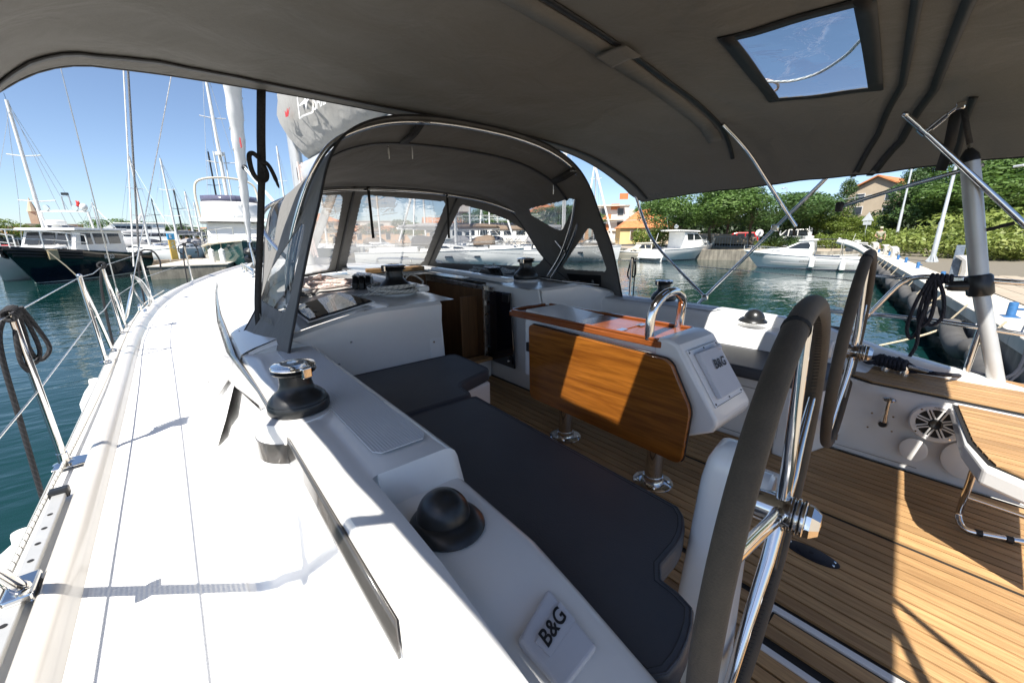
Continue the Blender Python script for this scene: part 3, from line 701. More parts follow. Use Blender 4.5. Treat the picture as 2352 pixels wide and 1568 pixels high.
for sx in (.40, .72):    # straps holding the hoop to the roof
    p, n = on_roof(sx, .02, -.012); q, n2 = on_roof(sx, .26, -.014)
    put('hoop_strap', strip([p, p.lerp(q, .5)-n*.012, q], n, .055), WEB, hood, solid=.003)
    put('hoop_buckle', MB().box(p-n*.014, (.06, .03, .008)), STEEL, hood, bevel=.002)
for sx in (.375, .415, .725):
    p, n = on_roof(sx, .27, -.02); put('zip_pull', MB().tube([p, p-V((0, 0, .035)), p-V((0, 0, .07))], [.004, .007, .004], 8), ALU, hood)
p, n = on_roof(.60, .13, -.006)
xd = (on_roof(.63, .13)[0]-on_roof(.57, .13)[0])
text('maker_mark', 'BAVARIA', .042, p+xd*.15, xd, -(on_roof(.6, .2)[0]-on_roof(.6, .1)[0]), LETTERG, hood, lift=.004).matrix_parent_inverse = Matrix.Translation(-hood.location)
# clear window pocket and label on the starboard wing, crest on the port wing
poc = [(1600, 1083), (1690, 1100)]
def roof_at(u, v, s0, s1):
    best = None
    for a in range(0, NT_, 6):
        for b in range(int(s0*(NS-1)), int(s1*(NS-1)), 3):
            q = proj(roofrows[a][b]); d = (q[0]-u)**2+(q[1]-v)**2
            if best is None or d < best[0]: best = (d, a, b)
    a, b = best[1], best[2]; a2, b2 = min(a, NT_-2), min(b, NS-2)
    n = (roofrows[a2][b2+1]-roofrows[a2][b2]).cross(roofrows[a2+1][b2]-roofrows[a2][b2]).normalized(); return roofrows[a][b].copy(), n
qq = z7((452, 1292), (802, 1310), (806, 1418), (468, 1398))
c4 = [roof_at(*q, .75, 1)[0] for q in qq]; nn = roof_at(*qq[0], .75, 1)[1]
if nn.x > 0: nn = -nn
put('label_pocket', MB().prism([p+nn*.008 for p in c4], nn*.004), RUBBER, hood)
cen = sum(c4, V((0, 0, 0)))/4 + (c4[1]-c4[0])*.22
put('sail_emblem', MB().prism([cen+nn*.0135+V((0, .0, -.035)), cen+nn*.0135+V((0, -.035, -.03)), cen+nn*.0135+V((0, -.005, .04))], nn*.001), LETTERG, hood)
pw, nw = roof_at(614, 735, 0, .3)
if nw.x > 0: nw = -nw
text('maker_mark', 'BAVARIA', .05, pw+nw*.006, roof_at(640, 750, 0, .3)[0]-roof_at(600, 728, 0, .3)[0], V((0, 0, 1)), LETTERG, hood, lift=.003).matrix_parent_inverse = Matrix.Translation(-hood.location)
# tie-down straps
def strap(name, label, pts, width, nrm, mat=WEB):
    o = obj(name, strip(pts, nrm, width), mat, None, 40, solid=.004); return tag(o, label, 'strap')
strap('hood_strap', 'black webbing strap tying the sprayhood wing down to the white side deck', catmull([V((.215, 2.46, 1.735)), V((.17, 2.62, 1.62)), V((.10, 2.75, 1.50)), PZ(492, 858, 1.36), PZ(478, 877, 1.345)], 5), [.012, .03, .03, .03, .032, .032, .032, .034, .034, .036, .036, .036, .036, .034, .03, .028, .024, .02, .014, .01, .008], V((-.75, -.6, .3)))
# ---------------------------------------------------------------- bimini
bim = empty('bimini', 'large dark grey canvas bimini stretched over the cockpit with a clear skylight', 'canopy', (XC, .9, 2.9))
FR, AFT = 2.30, -.42
def bw(y, s=1): return interp(y, [-.5, 0, .8, 1.6, 2.3], [1.80, 1.855, 1.86, 1.89, 1.96 if s > 0 else 2.0])
def bz(w_, y):
    a = abs(w_)                                  # 0..1 of half width
    crown = interp(y, [-.42, .3, 1.15, 1.7, 2.3], [2.80, 2.88, 2.935, 2.915, 2.868])
    sag = -.018*math.sin(math.pi*min(1, max(0, (y-1.15)/1.15)))**2 - .014*math.sin(math.pi*min(1, max(0, (y-.35)/.8)))**2
    e = interp(y, [-.42, 0, 1.0, 2.0, 2.3], [2.56, 2.575, 2.555, 2.53, 2.505])
    p = interp(y, [-.42, .3, 1.2, 1.8, 2.3], [6, 7, 9, 5, 3.4]) if w_ > 0 else interp(y, [-.42, .3, 1.2, 2.3], [6, 8, 10, 16])
    z = crown - .035*a*a + sag*(1-a); z -= (z-e)*min(1, a)**p
    return z + .004*math.sin(a*37+y*9)*max(0, a-.7)*3 + .002*math.sin(y*23+a*11)
def bp(x, y, off=0): w_ = (x-XC)/bw(y, x-XC); return V((x, y, bz(w_, y)+off))
NXB, NYB = 260, 200
SKY1 = [(1.70, .775), (1.735, .405), (2.69, .52), (2.62, .915)]
SKY2 = [(.44, .47), (1.08, .47), (1.08, .85), (.44, .85)]
def edge_front(w_): return FR - .10*max(0, abs(w_)-.93)/.07*.6 + .006*math.sin(w_*40)*(abs(w_) > .8)
rows = []
for i in range(NYB):
    t = i/(NYB-1); r = []
    for j in range(NXB):
        w_ = -1+2*j/(NXB-1); y = lerp(AFT+.1*(w_*1.8+.35), edge_front(w_), t); r.append(V((XC+w_*bw(y, w_), y, bz(w_, y))))
    rows.append(r)
lab3 = {}
for i in range(NYB-1):
    for j in range(NXB-1):
        c = (rows[i][j]+rows[i+1][j+1])/2
        if inside((c.x, c.y), SKY1): lab3[i, j] = 0
        elif inside((c.x, c.y), SKY2): lab3[i, j] = 1
put('canopy_canvas', MB().grid(rows, keep=lambda i, j: (i, j) not in lab3), CANVAS, bim, smooth=60, solid=.003)
for k, P4 in ((0, SKY1), (1, SKY2)):
    put('skylight', MB().grid(rows, keep=lambda i, j: lab3.get((i, j)) == k), VINYL2, bim, smooth=60)
    c = V((sum(p[0] for p in P4)/4, sum(p[1] for p in P4)/4, 0))
    for a in range(4):
        p, q = V((*P4[a], 0)), V((*P4[(a+1) % 4], 0)); d = (q-p).normalized(); n2 = V((-d.y, d.x, 0)); n2 = n2 if n2.dot(c-p) < 0 else -n2
        wd = .034
        A = [bp(*(p.lerp(q, k2/8)-d*(.03*(1-k2/4)) - n2*.020).to_2d(), -.006) for k2 in range(9)]; B = [bp(*(p.lerp(q, k2/8)+n2*wd-d*(.03*(1-k2/4))).to_2d(), -.006) for k2 in range(9)]
        put('skylight_border', MB().grid([A, B]), SEWN, bim, smooth=60, solid=.004)
def zip_line(name, pts, wd, off=-.008, n=60, mat=None, wob=0):
    L = resample([V((x, y, 0)) for x, y in pts], n); A = []; B = []
    for k, p in enumerate(L):
        t = (L[min(k+1, n-1)]-L[max(k-1, 0)]).normalized(); sd = V((-t.y, t.x, 0)); o = wob*(math.sin(k*1.1)+.6*math.sin(k*2.3))*max(0, 1-k/22)
        A.append(bp(*(p+sd*(wd/2+o)).to_2d(), off)); B.append(bp(*(p-sd*(wd/2-o)).to_2d(), off))
    put(name, MB().grid([A, B]), mat or SEWN, bim, smooth=60, solid=.006)
zip_line('front_zip', [(-.33, 2.17), (1.0, 2.21), (2.9, 2.21), (3.46, 2.17)], .026, n=90, wob=.008)
zip_line('bow_zip', [(-.25, 1.02), (.8, 1.03), (1.49, 1.11)], .024)
zip_line('bow_zip', [(1.60, 1.13), (2.2, 1.21), (3.25, 1.36)], .024)
zip_line('bow_sleeve', [(-.25, 1.09), (.8, 1.10), (1.53, 1.185), (2.2, 1.285), (3.05, 1.41)], .085, -.006, mat=CANVAS)
put('bow_patch', MB().grid([[bp(x, y+.15*(x-1.5), -.022) for y in (1.07, 1.13, 1.20, 1.215)] for x in (1.475, 1.49, 1.60, 1.615)]), CANVAS2, bim, smooth=60, solid=.004)
zip_line('aft_zip', [(.2, .05), (1.3, .215), (1.78, .285), (2.70, .42), (3.2, .56), (3.43, .68)], .028)
zip_line('aft_zip', [(.2, -.08), (1.35, .11), (1.89, .185), (2.83, .325), (3.25, .46), (3.43, .60)], .034)
zip_line('corner_zip', [(2.95, .20), (3.15, .225), (3.4, .24)], .03)
put('front_hem', MB().tube([V((XC+w_*bw(FR, w_), edge_front(w_), bz(w_, FR))) for w_ in [-1+2*k/80 for k in range(81)]], .005, 6), SEWN, bim)
put('side_hem', MB().tube([V((XC+bw(y), y, bz(1, y))) for y in [lerp(AFT, FR-.06, k/40) for k in range(41)]], .005, 6), SEWN, bim)
put('side_hem', MB().tube([V((XC-bw(y, -1), y, bz(-1, y))) for y in [lerp(AFT, FR-.06, k/40) for k in range(41)]], .005, 6), SEWN, bim)
# maker marks seen reversed on the starboard valance
q = PX(1512, 440, 3.41); text('maker_mark', 'BAVARIA', .05, V((3.395, 2.02, 2.545)), V((0, 1, .02)), V((0, 0, 1)), LETTERG, bim, lift=-.012).matrix_parent_inverse = Matrix.Translation(-bim.location)
put('sail_emblem', MB().prism([V((3.392, .86, 2.60)), V((3.392, .815, 2.60)), V((3.392, .83, 2.645))], (-.001, 0, 0)), LETTERG, bim)
# frame tubes
def tubes(par, name, pts, r, mat=STEEL, n=6, seg=12):
    return put(name, MB().tube(catmull(pts, n) if n else pts, r, seg), mat, par)
for s in (-1, 1):
    XX = (lambda x: x) if s > 0 else (lambda x: 2*XC-x)
    dy = 0 if s > 0 else -.42
    base = V((XX(3.52), 1.84+dy, 1.34)); top = V((XX(3.46), .80+dy, 2.60))
    tubes(bim, 'main_bow', [base, base.lerp(top, .5), top, V((XX(3.40), .72+dy, 2.74)), V((XX(3.2), .60+dy, 2.84))], .0135)
    if s > 0: tubes(bim, 'front_bow', [base.lerp(top, .27), V((XX(3.52), 2.06+dy*.3, 2.10)), V((XX(3.50), 2.22, 2.36)), V((XX(3.46), 2.27, 2.52)), V((XX(3.2), 2.24, 2.76))], .0125)
    if s > 0: tubes(bim, 'middle_bow', [PX(1828, 520, 3.49), PX(1797, 472, 3.42), PX(1762, 417, 3.28), PX(1727, 362, 3.12), PX(1697, 324, 2.98), PX(1660, 285, 2.80)], .0125)
    else: tubes(bim, 'middle_bow', [base.lerp(top, .72), V((XX(3.40), 1.14, 2.66)), V((XX(3.15), 1.28, 2.80)), V((XX(2.95), 1.28, 2.85))], .0125)
    put('bow_hinge', MB().box(base.lerp(top, .27), (.03, .05, .05)), STEEL, bim, bevel=.008)
    put('bow_hinge', MB().box(base.lerp(top, .72), (.03, .05, .05)), STEEL, bim, bevel=.008)
    put('base_fitting', MB().lathe([(.035, -.02), (.035, -.005), (.02, .0), (.018, .05), (.0145, .06)], base, (top-base).normalized(), 14), STEEL, bim)
# starboard aft struts
tubes(bim, 'aft_strut', [PX(2078, 262, 2.74), PX(2125, 303, 2.78), PX(2352, 515, 2.92), PX(2460, 610, 2.95)], .0125, n=0)
put('strut_collar', MB().tube([PX(2113, 294, 2.77), PX(2128, 308, 2.78)], .017, 12), STEEL, bim)
tubes(bim, 'cross_strut', [PX(1922, 477, 3.0), PX(2040, 440, 2.96), PX(2205, 393, 2.93), PX(2260, 378, 2.92)], .0105, n=0)
tubes(bim, 'tension_strut', [PX(2128, 302, 2.77), PX(2165, 272, 2.73), PX(2208, 240, 2.70)], .008, n=0)
put('strut_sleeve', MB().tube([PX(2140, 293, 2.76), PX(2180, 261, 2.72)], .0125, 10), STEEL, bim)
put('strut_bracket', MB().box(PX(2207, 243, 2.70), (.02, .03, .03)), STEEL, bim, bevel=.004)
put('strut_clamp', MB().box(PX(1928, 475, 2.99), (.04, .035, .055)), RUBBER, bim, bevel=.01)
put('strut_knob', MB().sphere(PX(2079, 263, 2.735), .014, 10, 8), STEEL, bim)
put('strut_handle', MB().tube([PX(2330, 512, 2.9), PX(2260, 530, 2.92), PX(2215, 525, 2.92)], .008, 8), RUBBER, bim)
put('strap', strip([PX(2213, 248, 2.70), PX(2220, 290, 2.72), PX(2228, 330, 2.76)], V((-1, 0, 0)), .02), WEB, bim, solid=.004)
put('corner_flap', strip([PX(2198, 252, 2.72), PX(2182, 330, 2.80), PX(2160, 392, 2.88)], V((-1, 0, 0)), .04), SEWN, bim, solid=.004)
# loose strap with hook hanging from the aft edge
put('hanging_strap', strip([V((.53, -.44, 2.78)), V((.53, -.44, 2.5)), V((.53, -.44, 2.25))], V((-.9, -.43, 0)), .03), WEB, bim, solid=.004)
put('strap_hook', MB().tube(catmull([V((.53, -.44, 2.25)), V((.53, -.44, 2.17)), V((.50, -.44, 2.12)), V((.45, -.44, 2.13)), V((.44, -.44, 2.2))], 5), .012, 8), STEEL, bim)
put('aft_stay', strip([V((.53, -.44, 2.78)), V((.62, -.62, 2.3)), V((.70, -.8, 1.8))], V((-.9, -.43, 0)), .025), WEB, bim, solid=.004)
# webbing strap from the front edge to the coachroof with its tied loop
st_ = [V((.45, 2.295, 2.865)), V((.42, 2.30, 2.66)), V((.40, 2.305, 2.50)), V((.36, 2.315, 2.25)), V((.30, 2.33, 1.90)), V((.285, 2.335, 1.74))]
bs = obj('bimini_strap', strip(catmull(st_, 4), V((-.3, -1, 0)), [.036]*9+[.030]*12), WEB, None, 40, solid=.004); tag(bs, 'long black webbing strap from the bimini front edge down to the coachroof', 'strap')
lp = [PY(594, 362, 2.26), PY(580, 352, 2.25), PY(572, 360, 2.24), PY(580, 395, 2.23), PY(596, 415, 2.23), PY(611, 412, 2.24), PY(612, 395, 2.25), PY(600, 372, 2.26), PY(594, 362, 2.27)]
lo = put('tied_loop', strip(catmull(lp, 5), V((0, -1, 0)), .02), WEB, bs, solid=.003); lo.matrix_parent_inverse = Matrix()
tl = [PY(598, 368, 2.26), PY(615, 378, 2.25), PY(628, 400, 2.24), PY(641, 432, 2.23)]
lo = put('loose_tail', strip(catmull(tl, 5), V((.2, -1, 0)), [.018]*13+[.012]*2+[.004]), WEB, bs, solid=.003); lo.matrix_parent_inverse = Matrix()
# rope lying on top of the skylight
P = [PZ(2040, 40, 2.93), PZ(1978, 92, 2.925), PZ(1940, 130, 2.92), PZ(1880, 168, 2.915), PZ(1820, 186, 2.91), PZ(1770, 188, 2.91), PZ(1755, 185, 2.915), PZ(1745, 180, 2.92)]
ro = obj('rope', MB().tube(catmull(P, 8), .006, 8), ROPEG, None); tag(ro, 'white rope with green flecks lying across the bimini skylight', 'rope')
P = [PZ(1745, 182, 2.925), PZ(1765, 185, 2.925), PZ(1785, 192, 2.925), PZ(1786, 204, 2.925), PZ(1772, 212, 2.925), PZ(1755, 210, 2.925)]
ro = obj('rope', MB().tube(catmull(P, 8), .006, 8), ROPER, None); tag(ro, 'white rope with red flecks looped at the corner of the skylight', 'rope')
# ================================================================ cockpit gear
# cushions
def offset_poly(pts, d):
    out = []; n = len(pts); area = sum(pts[i-1][0]*pts[i][1]-pts[i][0]*pts[i-1][1] for i in range(n)); sg = 1 if area > 0 else -1
    for i in range(n):
        p = V((*pts[i], 0)); a = (p-V((*pts[i-1], 0))).normalized(); b = (V((*pts[(i+1) % n], 0))-p).normalized()
        na, nb = V((-a.y, a.x, 0))*sg, V((-b.y, b.x, 0))*sg; m = (na+nb); L = m.length; m = m/L if L > 1e-6 else na
        q = p+m*d/max(.5, m.dot(na)); out.append((q.x, q.y))
    return out
def cushion(label, pts, z0=1.468, z1=1.527):
    r = .012; rows = []; h = z1-z0; q_ = resample([V((*p, 0)) for p in pts]+[V((*pts[0], 0))], max(60, int(len(pts)*1.5)))[:-1]; pts = [(p.x, p.y) for p in q_]
    for d, z in ((.006, z0), (.0, z0+.006), (0, z0+h*.35), (.0006, z0+h*.5), (0, z1-r), (r*.13, z1-r*.5), (r*.36, z1-r*.2), (r*.8, z1-r*.02), (r*1.3, z1+.0006)):
        q = offset_poly(pts, d); rows.append([V((x, y, z)) for x, y in q]+[V((*q[0], z))])
    m = MB().grid(rows, flip=True); n = len(pts); m.add(rows[-1][:-1], [list(range(n))]); m.add(rows[0][:-1], [list(range(n))[::-1]])
    c = obj('cushion', m, CUSH, None, 50); tag(c, label, 'cushion')
    sm_ = [V((x, y, z1-.001)) for x, y in offset_poly(pts, r*.45)]; obj('piping', MB().tube(sm_, .0022, 6, closed=True), CUSH, c)
    sm_ = [V((x, y, z1+.0008)) for x, y in offset_poly(pts, .0165)]; obj('stitching', MB().tube(sm_, .0009, 4, closed=True), RUBBER, c)
    return c
def rounded(pts, r=.03, n=4):
    out = []; m = len(pts)
    for i in range(m):
        p = V(pts[i]); a = V(pts[i-1])-p; b = V(pts[(i+1) % m])-p; rr = min(r, a.length*.45, b.length*.45)
        a0 = p+a.normalized()*rr; b0 = p+b.normalized()*rr
        for k in range(n+1):
            t = k/n; q = a0.lerp(p, t).lerp(p.lerp(b0, t), t); out.append(tuple(q))
    return out
ZT = 1.525
fore = rounded([(.47, 1.372), (.93, 1.372), (.945, 1.52), (1.20, 1.60), (1.215, 1.985), (.60, 1.985), (.47, 1.99)], .045, 6)
C2 = lambda u, v: tuple(PZ(u, v, 1.527))[:2]
aft = [C2(1330, 1400), C2(1420, 1505), C2(1478, 1556), C2(1500, 1562), C2(1535, 1552), C2(1566, 1515), C2(1588, 1462), C2(1597, 1412), C2(1590, 1385), C2(1560, 1358), C2(1527, 1335), C2(1517, 1312), C2(1527, 1288), C2(1552, 1262), C2(1572, 1225), C2(1573, 1185), C2(1560, 1163)]
aft = [(p.x, p.y) for p in catmull([V((*p, 0)) for p in aft], 3)] + [(.925, 1.30), (.93, 1.345), (.915, 1.362), (.49, 1.364), (.47, 1.35), (.455, .8)]
cf = cushion('charcoal seat cushion at the forward end of the port bench, against the bulkhead', fore)
ca = cushion('long charcoal seat cushion on the port bench beside the near steering wheel', aft)
cs = cushion('charcoal seat cushion on the starboard bench behind the table', rounded([(2.63, .40), (2.40, .385), (2.28, .40), (2.22, .52), (2.18, 1.36), (2.16, 1.52), (1.90, 1.60), (1.90, 1.98), (2.63, 1.98)], .045, 6))
# winches
def winch(label, loc, k=1.0, arm=-1.2):
    t = empty('winch', label, 'winch', loc, 'sheet winches')
    P = lambda L: [(r*k, h*k) for r, h in L]
    obj('base', MB().lathe(P([(.094, 0), (.096, .004), (.096, .026), (.093, .032)]), (0, 0, 0), seg=40), BLACK, t)
    obj('drum', MB().lathe(P([(.091, .0325), (.088, .042), (.076, .056), (.062, .066), (.053, .078), (.049, .095), (.049, .122), (.056, .128), (.066, .131), (.069, .136), (.060, .140), (.058, .144), (.068, .147)]), (0, 0, 0), seg=40), BLACK, t)
    tp = obj('top_plate', MB().lathe(P([(.068, .1475), (.069, .150), (.066, .156), (.045, .160), (.033, .1602)]), (0, 0, 0), seg=40), STEEL, t)
    obj('socket_ring', MB().lathe(P([(.033, .1603), (.033, .1612), (.018, .1614)]), (0, 0, 0), seg=30), BLACK, tp)
    obj('socket', MB().lathe(P([(.018, .1615), (.018, .164), (.012, .164), (.012, .159)]), (0, 0, 0), seg=8), STEEL, tp)
    a = arm; d = V((math.cos(a), math.sin(a), 0)); sd = V((-d.y, d.x, 0))
    m = MB(); m.box(d*.060*k+V((0, 0, .1525*k)), (.034*k, .034*k, .009*k), a)
    m.box(d*.073*k+V((0, 0, .138*k)), (.012*k, .032*k, .036*k), a); m.box(d*.066*k+V((0, 0, .122*k)), (.022*k, .026*k, .008*k), a)
    obj('self_tailer_arm', m, STEEL, t, 0, bevel=.004, seg=3)
    return t
winch('black winch with polished top on the port coaming, nearest the camera', (.218, 1.235, 1.7195), .86, -1.25)
winch('black winch on the starboard coaming beyond the table handle', (2.88, 1.60, 1.7195), .95, 2.7)
zw = crz(2.42, (1.08-XC)/crx(2.42))
winch('black winch with a white line coiled round its foot on the port coachroof', (1.075, 2.44, zw+.012), 1.08, -2.9)
winch('black winch beside a heap of green-flecked rope on the starboard coachroof', (2.20, 2.44, crz(2.44, .48)+.012), 1.05, -2.7)
for x in (1.075, 2.20): obj('winch_plinth', MB().lathe([(.125, -.01), (.12, .004), (.106, .012), (.001, .0125)], (x, 2.44, crz(2.44, (x-XC)/crx(2.44))), seg=36), GEL, yacht)
# compass domes
def compass(label, loc, rz):
    t = empty('compass', label, 'compass', loc, 'steering compasses', rz)
    obj('brim', MB().lathe([(.084, 0), (.087, .006), (.082, .014), (.070, .024), (.060, .030)], (0, 0, 0), seg=36, sy=1.08), BLACK, t)
    d = MB(); rows = []
    for i in range(11):
        a = math.pi/2*i/10; rows.append([V((.063*math.cos(a)*math.cos(q), .010+.066*math.cos(a)*math.sin(q), .022+.068*math.sin(a))) for q in [2*math.pi*k/32 for k in range(33)]])
    obj('dome_cover', d.grid(rows), BLACK, t); obj('peak', MB().prism([(-.02, .062, .02), (.02, .062, .02), (0, .088, .026)], (0, 0, .01)), BLACK, t, 0, bevel=.004)
    return t
compass('black domed compass cover on the port coaming ahead of the instrument panel', (.338, .612, 1.637), .3).scale = (.84, .84, .84)
pc = PZ(1732, 755, 1.668)
compass('black domed compass cover on the starboard coaming, against the green water', (2.735, .905, 1.672), 2.8).scale = (.9, .9, .9)
# port instrument panel cover on the sloping coaming
PLN = (V((.35, .2, 1.567)), V((0, -.235, .97)).normalized())
cov = [PN(u, v, *PLN) for u, v in ((1256, 1362), (1368, 1497), (1290, 1600), (1186, 1482))]
t = obj('instrument_cover', MB().prism([tuple(p+PLN[1]*.001) for p in cov], PLN[1]*.016), GREYCOVER, yacht, 0, bevel=.006, seg=3)
mid = [PN(u, v, *PLN) for u, v in ((1281, 1398), (1316, 1440), (1258, 1525), (1225, 1490))]
obj('lettering_plate', MB().prism([tuple(p+PLN[1]*.0185) for p in mid], PLN[1]*.0015), GREYCOVER, t, 0)
cxy = PN(1263, 1460, *PLN); x_ = PN(1285, 1430, *PLN)-PN(1245, 1495, *PLN); y_ = PN(1240, 1440, *PLN)-PN(1280, 1480, *PLN)
text('lettering', 'B&G', .031, cxy+PLN[1]*.021, x_, y_, LETTER, t, shear=.25, weight=.02)
# starboard switch panel
sw = [PN(u, v, (2.72, .75, 1.60), (-.25, -.45, .85)) for u, v in ((1780, 772), (1825, 762), (1850, 785), (1805, 802))]
obj('switch_panel', MB().prism(sw, V((-.25, -.45, .85))*.012), DARKGLASS, yacht, 0, bevel=.003)
# ---------------------------------------------------------------- table
tb = empty('cockpit_table', 'varnished wooden drop-leaf cockpit table with white console and chrome arch handle', 'table', (1.54, 1.1, 1.1))
tx0, tx1, ty0, ty1 = 1.395, 1.71, .765, 1.70
put('table_top', MB().prism(rounded([(tx0, ty0), (tx1, ty0), (tx1, ty1), (tx0+.02, ty1+.0)], .035)and[(x, y, 1.775) for x, y in rounded([(tx0, ty0), (tx1, ty0), (tx1, ty1), (tx0, ty1)], .03)], (0, 0, .026)), MAHOGD, tb, smooth=0, bevel=.004)
fm = MB(); fm.prism([(tx0, ty0+.02, 1.801), (tx0+.018, ty0+.02, 1.801), (tx0+.018, ty1-.03, 1.801), (tx0, ty1-.03, 1.801)], (0, 0, .012))
put('fiddle_rail', fm, MAHOGD, tb, smooth=0, bevel=.004)
put('fiddle_rail', MB().prism([(tx1-.018, ty0+.02, 1.801), (tx1, ty0+.02, 1.801), (tx1, ty1-.03, 1.801), (tx1-.018, ty1-.03, 1.801)], (0, 0, .012)), MAHOGD, tb, smooth=0, bevel=.004)
put('fiddle_rail', MB().prism([(tx0+.03, ty1-.018, 1.801), (tx1-.03, ty1-.018, 1.801), (tx1-.03, ty1, 1.801), (tx0+.03, ty1, 1.801)], (0, 0, .012)), MAHOGD, tb, smooth=0, bevel=.004)
put('lid', MB().prism([(tx0+.03, .99, 1.8012), (tx1-.03, .99, 1.8012), (tx1-.03, 1.46, 1.8012), (tx0+.03, 1.46, 1.8012)], (0, 0, .003)), MAHOGD, tb, smooth=0, bevel=.0015)
for x, y in ((1.475, 1.575), (1.625, 1.585)): put('cup_hole', MB().lathe([(.036, 0), (.036, .002)], (x, y, 1.8014), seg=28), RUBBER, tb)
put('finger_hole', MB().lathe([(.011, 0), (.011, .0015)], (1.55, 1.42, 1.8045), seg=16), RUBBER, tb)
for x in (1.45, 1.60): put('lid_hinge', MB().box((x, .985, 1.806), (.05, .03, .004)), STEEL, tb, smooth=0)
put('cabinet', MB().prism([(1.415, .74, 1.40), (1.69, .74, 1.40), (1.69, 1.58, 1.45), (1.415, 1.58, 1.45)], (0, 0, .374)), GEL, tb, smooth=0, bevel=.015, seg=3)
# console with sloping instrument panel
con = [(.80, 1.812), (.745, 1.815), (.705, 1.80), (.535, 1.555), (.53, 1.53), (.545, 1.50), (.66, 1.435), (.80, 1.40)]
put('console', MB().prism([(1.405, y, z) for y, z in con], (.305, 0, 0)), GEL, tb, smooth=30, bevel=.012, seg=3)
A, B = V((0, .705, 1.80)), V((0, .535, 1.555)); sl_ = (A-B).normalized(); nn = V((0, -sl_.z, sl_.y))
def con_pt(x, t, o=0): p = B.lerp(A, t); return V((x, p.y, p.z))+nn*o
put('panel_recess', MB().prism([con_pt(1.435, .12, .001), con_pt(1.68, .12, .001), con_pt(1.68, .90, .001), con_pt(1.435, .90, .001)], nn*.004), WHITEP, tb, smooth=0, bevel=.002)
ic = put('instrument_cover', MB().prism([con_pt(1.468, .20, .006), con_pt(1.648, .20, .006), con_pt(1.648, .82, .006), con_pt(1.468, .82, .006)], nn*.02), GREYCOVER, tb, smooth=0, bevel=.004, seg=3)
put('cover_knob', MB().lathe([(.013, 0), (.013, .006), (.009, .008)], con_pt(1.632, .80, .026), nn, 18), GREYCOVER, tb)
tt_ = text('lettering', 'B&G', .05, con_pt(1.572, .60, .0275), (1, 0, 0), sl_, LETTER, tb, shear=.2, weight=.02); tt_.matrix_parent_inverse = Matrix.Translation(-tb.location)
for x, t in ((1.445, .16), (1.67, .16), (1.445, .86), (1.67, .86), (1.56, .16), (1.56, .86)): put('screw', MB().lathe([(.004, 0), (.004, .0015)], con_pt(x, t, .0055), nn, 8), BLACK, tb)
for a, b, c_, d in ((1.445, 1.67, .885, .893), (1.445, 1.67, .127, .135)):
    put('sealant_stain', MB().prism([con_pt(a, c_, .0052), con_pt(b, c_, .0052), con_pt(b, d, .0052), con_pt(a, d, .0052)], nn*.0006), LETTERG, tb, smooth=0)
# hanging leaf with rounded corners (local coordinates run along the leaf)
leaf = rounded([(1.485, 1.765), (1.475, 1.365), (.625, 1.352), (.612, 1.58), (.70, 1.735), (.725, 1.75)], .03, 5)
put('drop_leaf', MB().prism([(1.358, y, z) for y, z in leaf], (.020, 0, 0)), MAHOG, tb, smooth=0, bevel=.003)
put('leaf_edge', MB().tube([(1.379, y, z) for y, z in leaf], .0045, 6, closed=True), RUBBER, tb)
put('leaf_catch', MB().box((1.39, 1.515, 1.63), (.02, .03, .05)), RUBBER, tb, smooth=0, bevel=.004)
for x, y in ((1.552, 1.385), (1.535, .825)):
    lg = put('leg', MB().lathe([(.040, 1.135), (.040, 1.52)], (x, y, 0), seg=28), STEEL, tb)
    f_ = obj('flange', MB().lathe([(.088, 1.101), (.088, 1.104), (.083, 1.108), (.048, 1.110), (.047, 1.135), (.044, 1.137), (.0405, 1.137)], (x, y, 0), seg=36), STEEL, lg)
    for k in range(4):
        a = .6+k*math.pi/2; obj('bolt', MB().lathe([(.007, 0), (.006, .003)], (x+.068*math.cos(a), y+.068*math.sin(a), 1.1085), seg=10), STEEL, lg)
# chrome arch
ap = catmull([V((1.412, .83, 1.80)), V((1.414, .83, 1.88)), V((1.435, .825, 1.935)), V((1.50, .825, 1.972)), V((1.60, .835, 1.972)), V((1.68, .845, 1.935)), V((1.702, .855, 1.88)), V((1.704, .86, 1.80))], 8)
put('arch_handle', MB().tube(ap, .0185, 14), STEEL, tb)
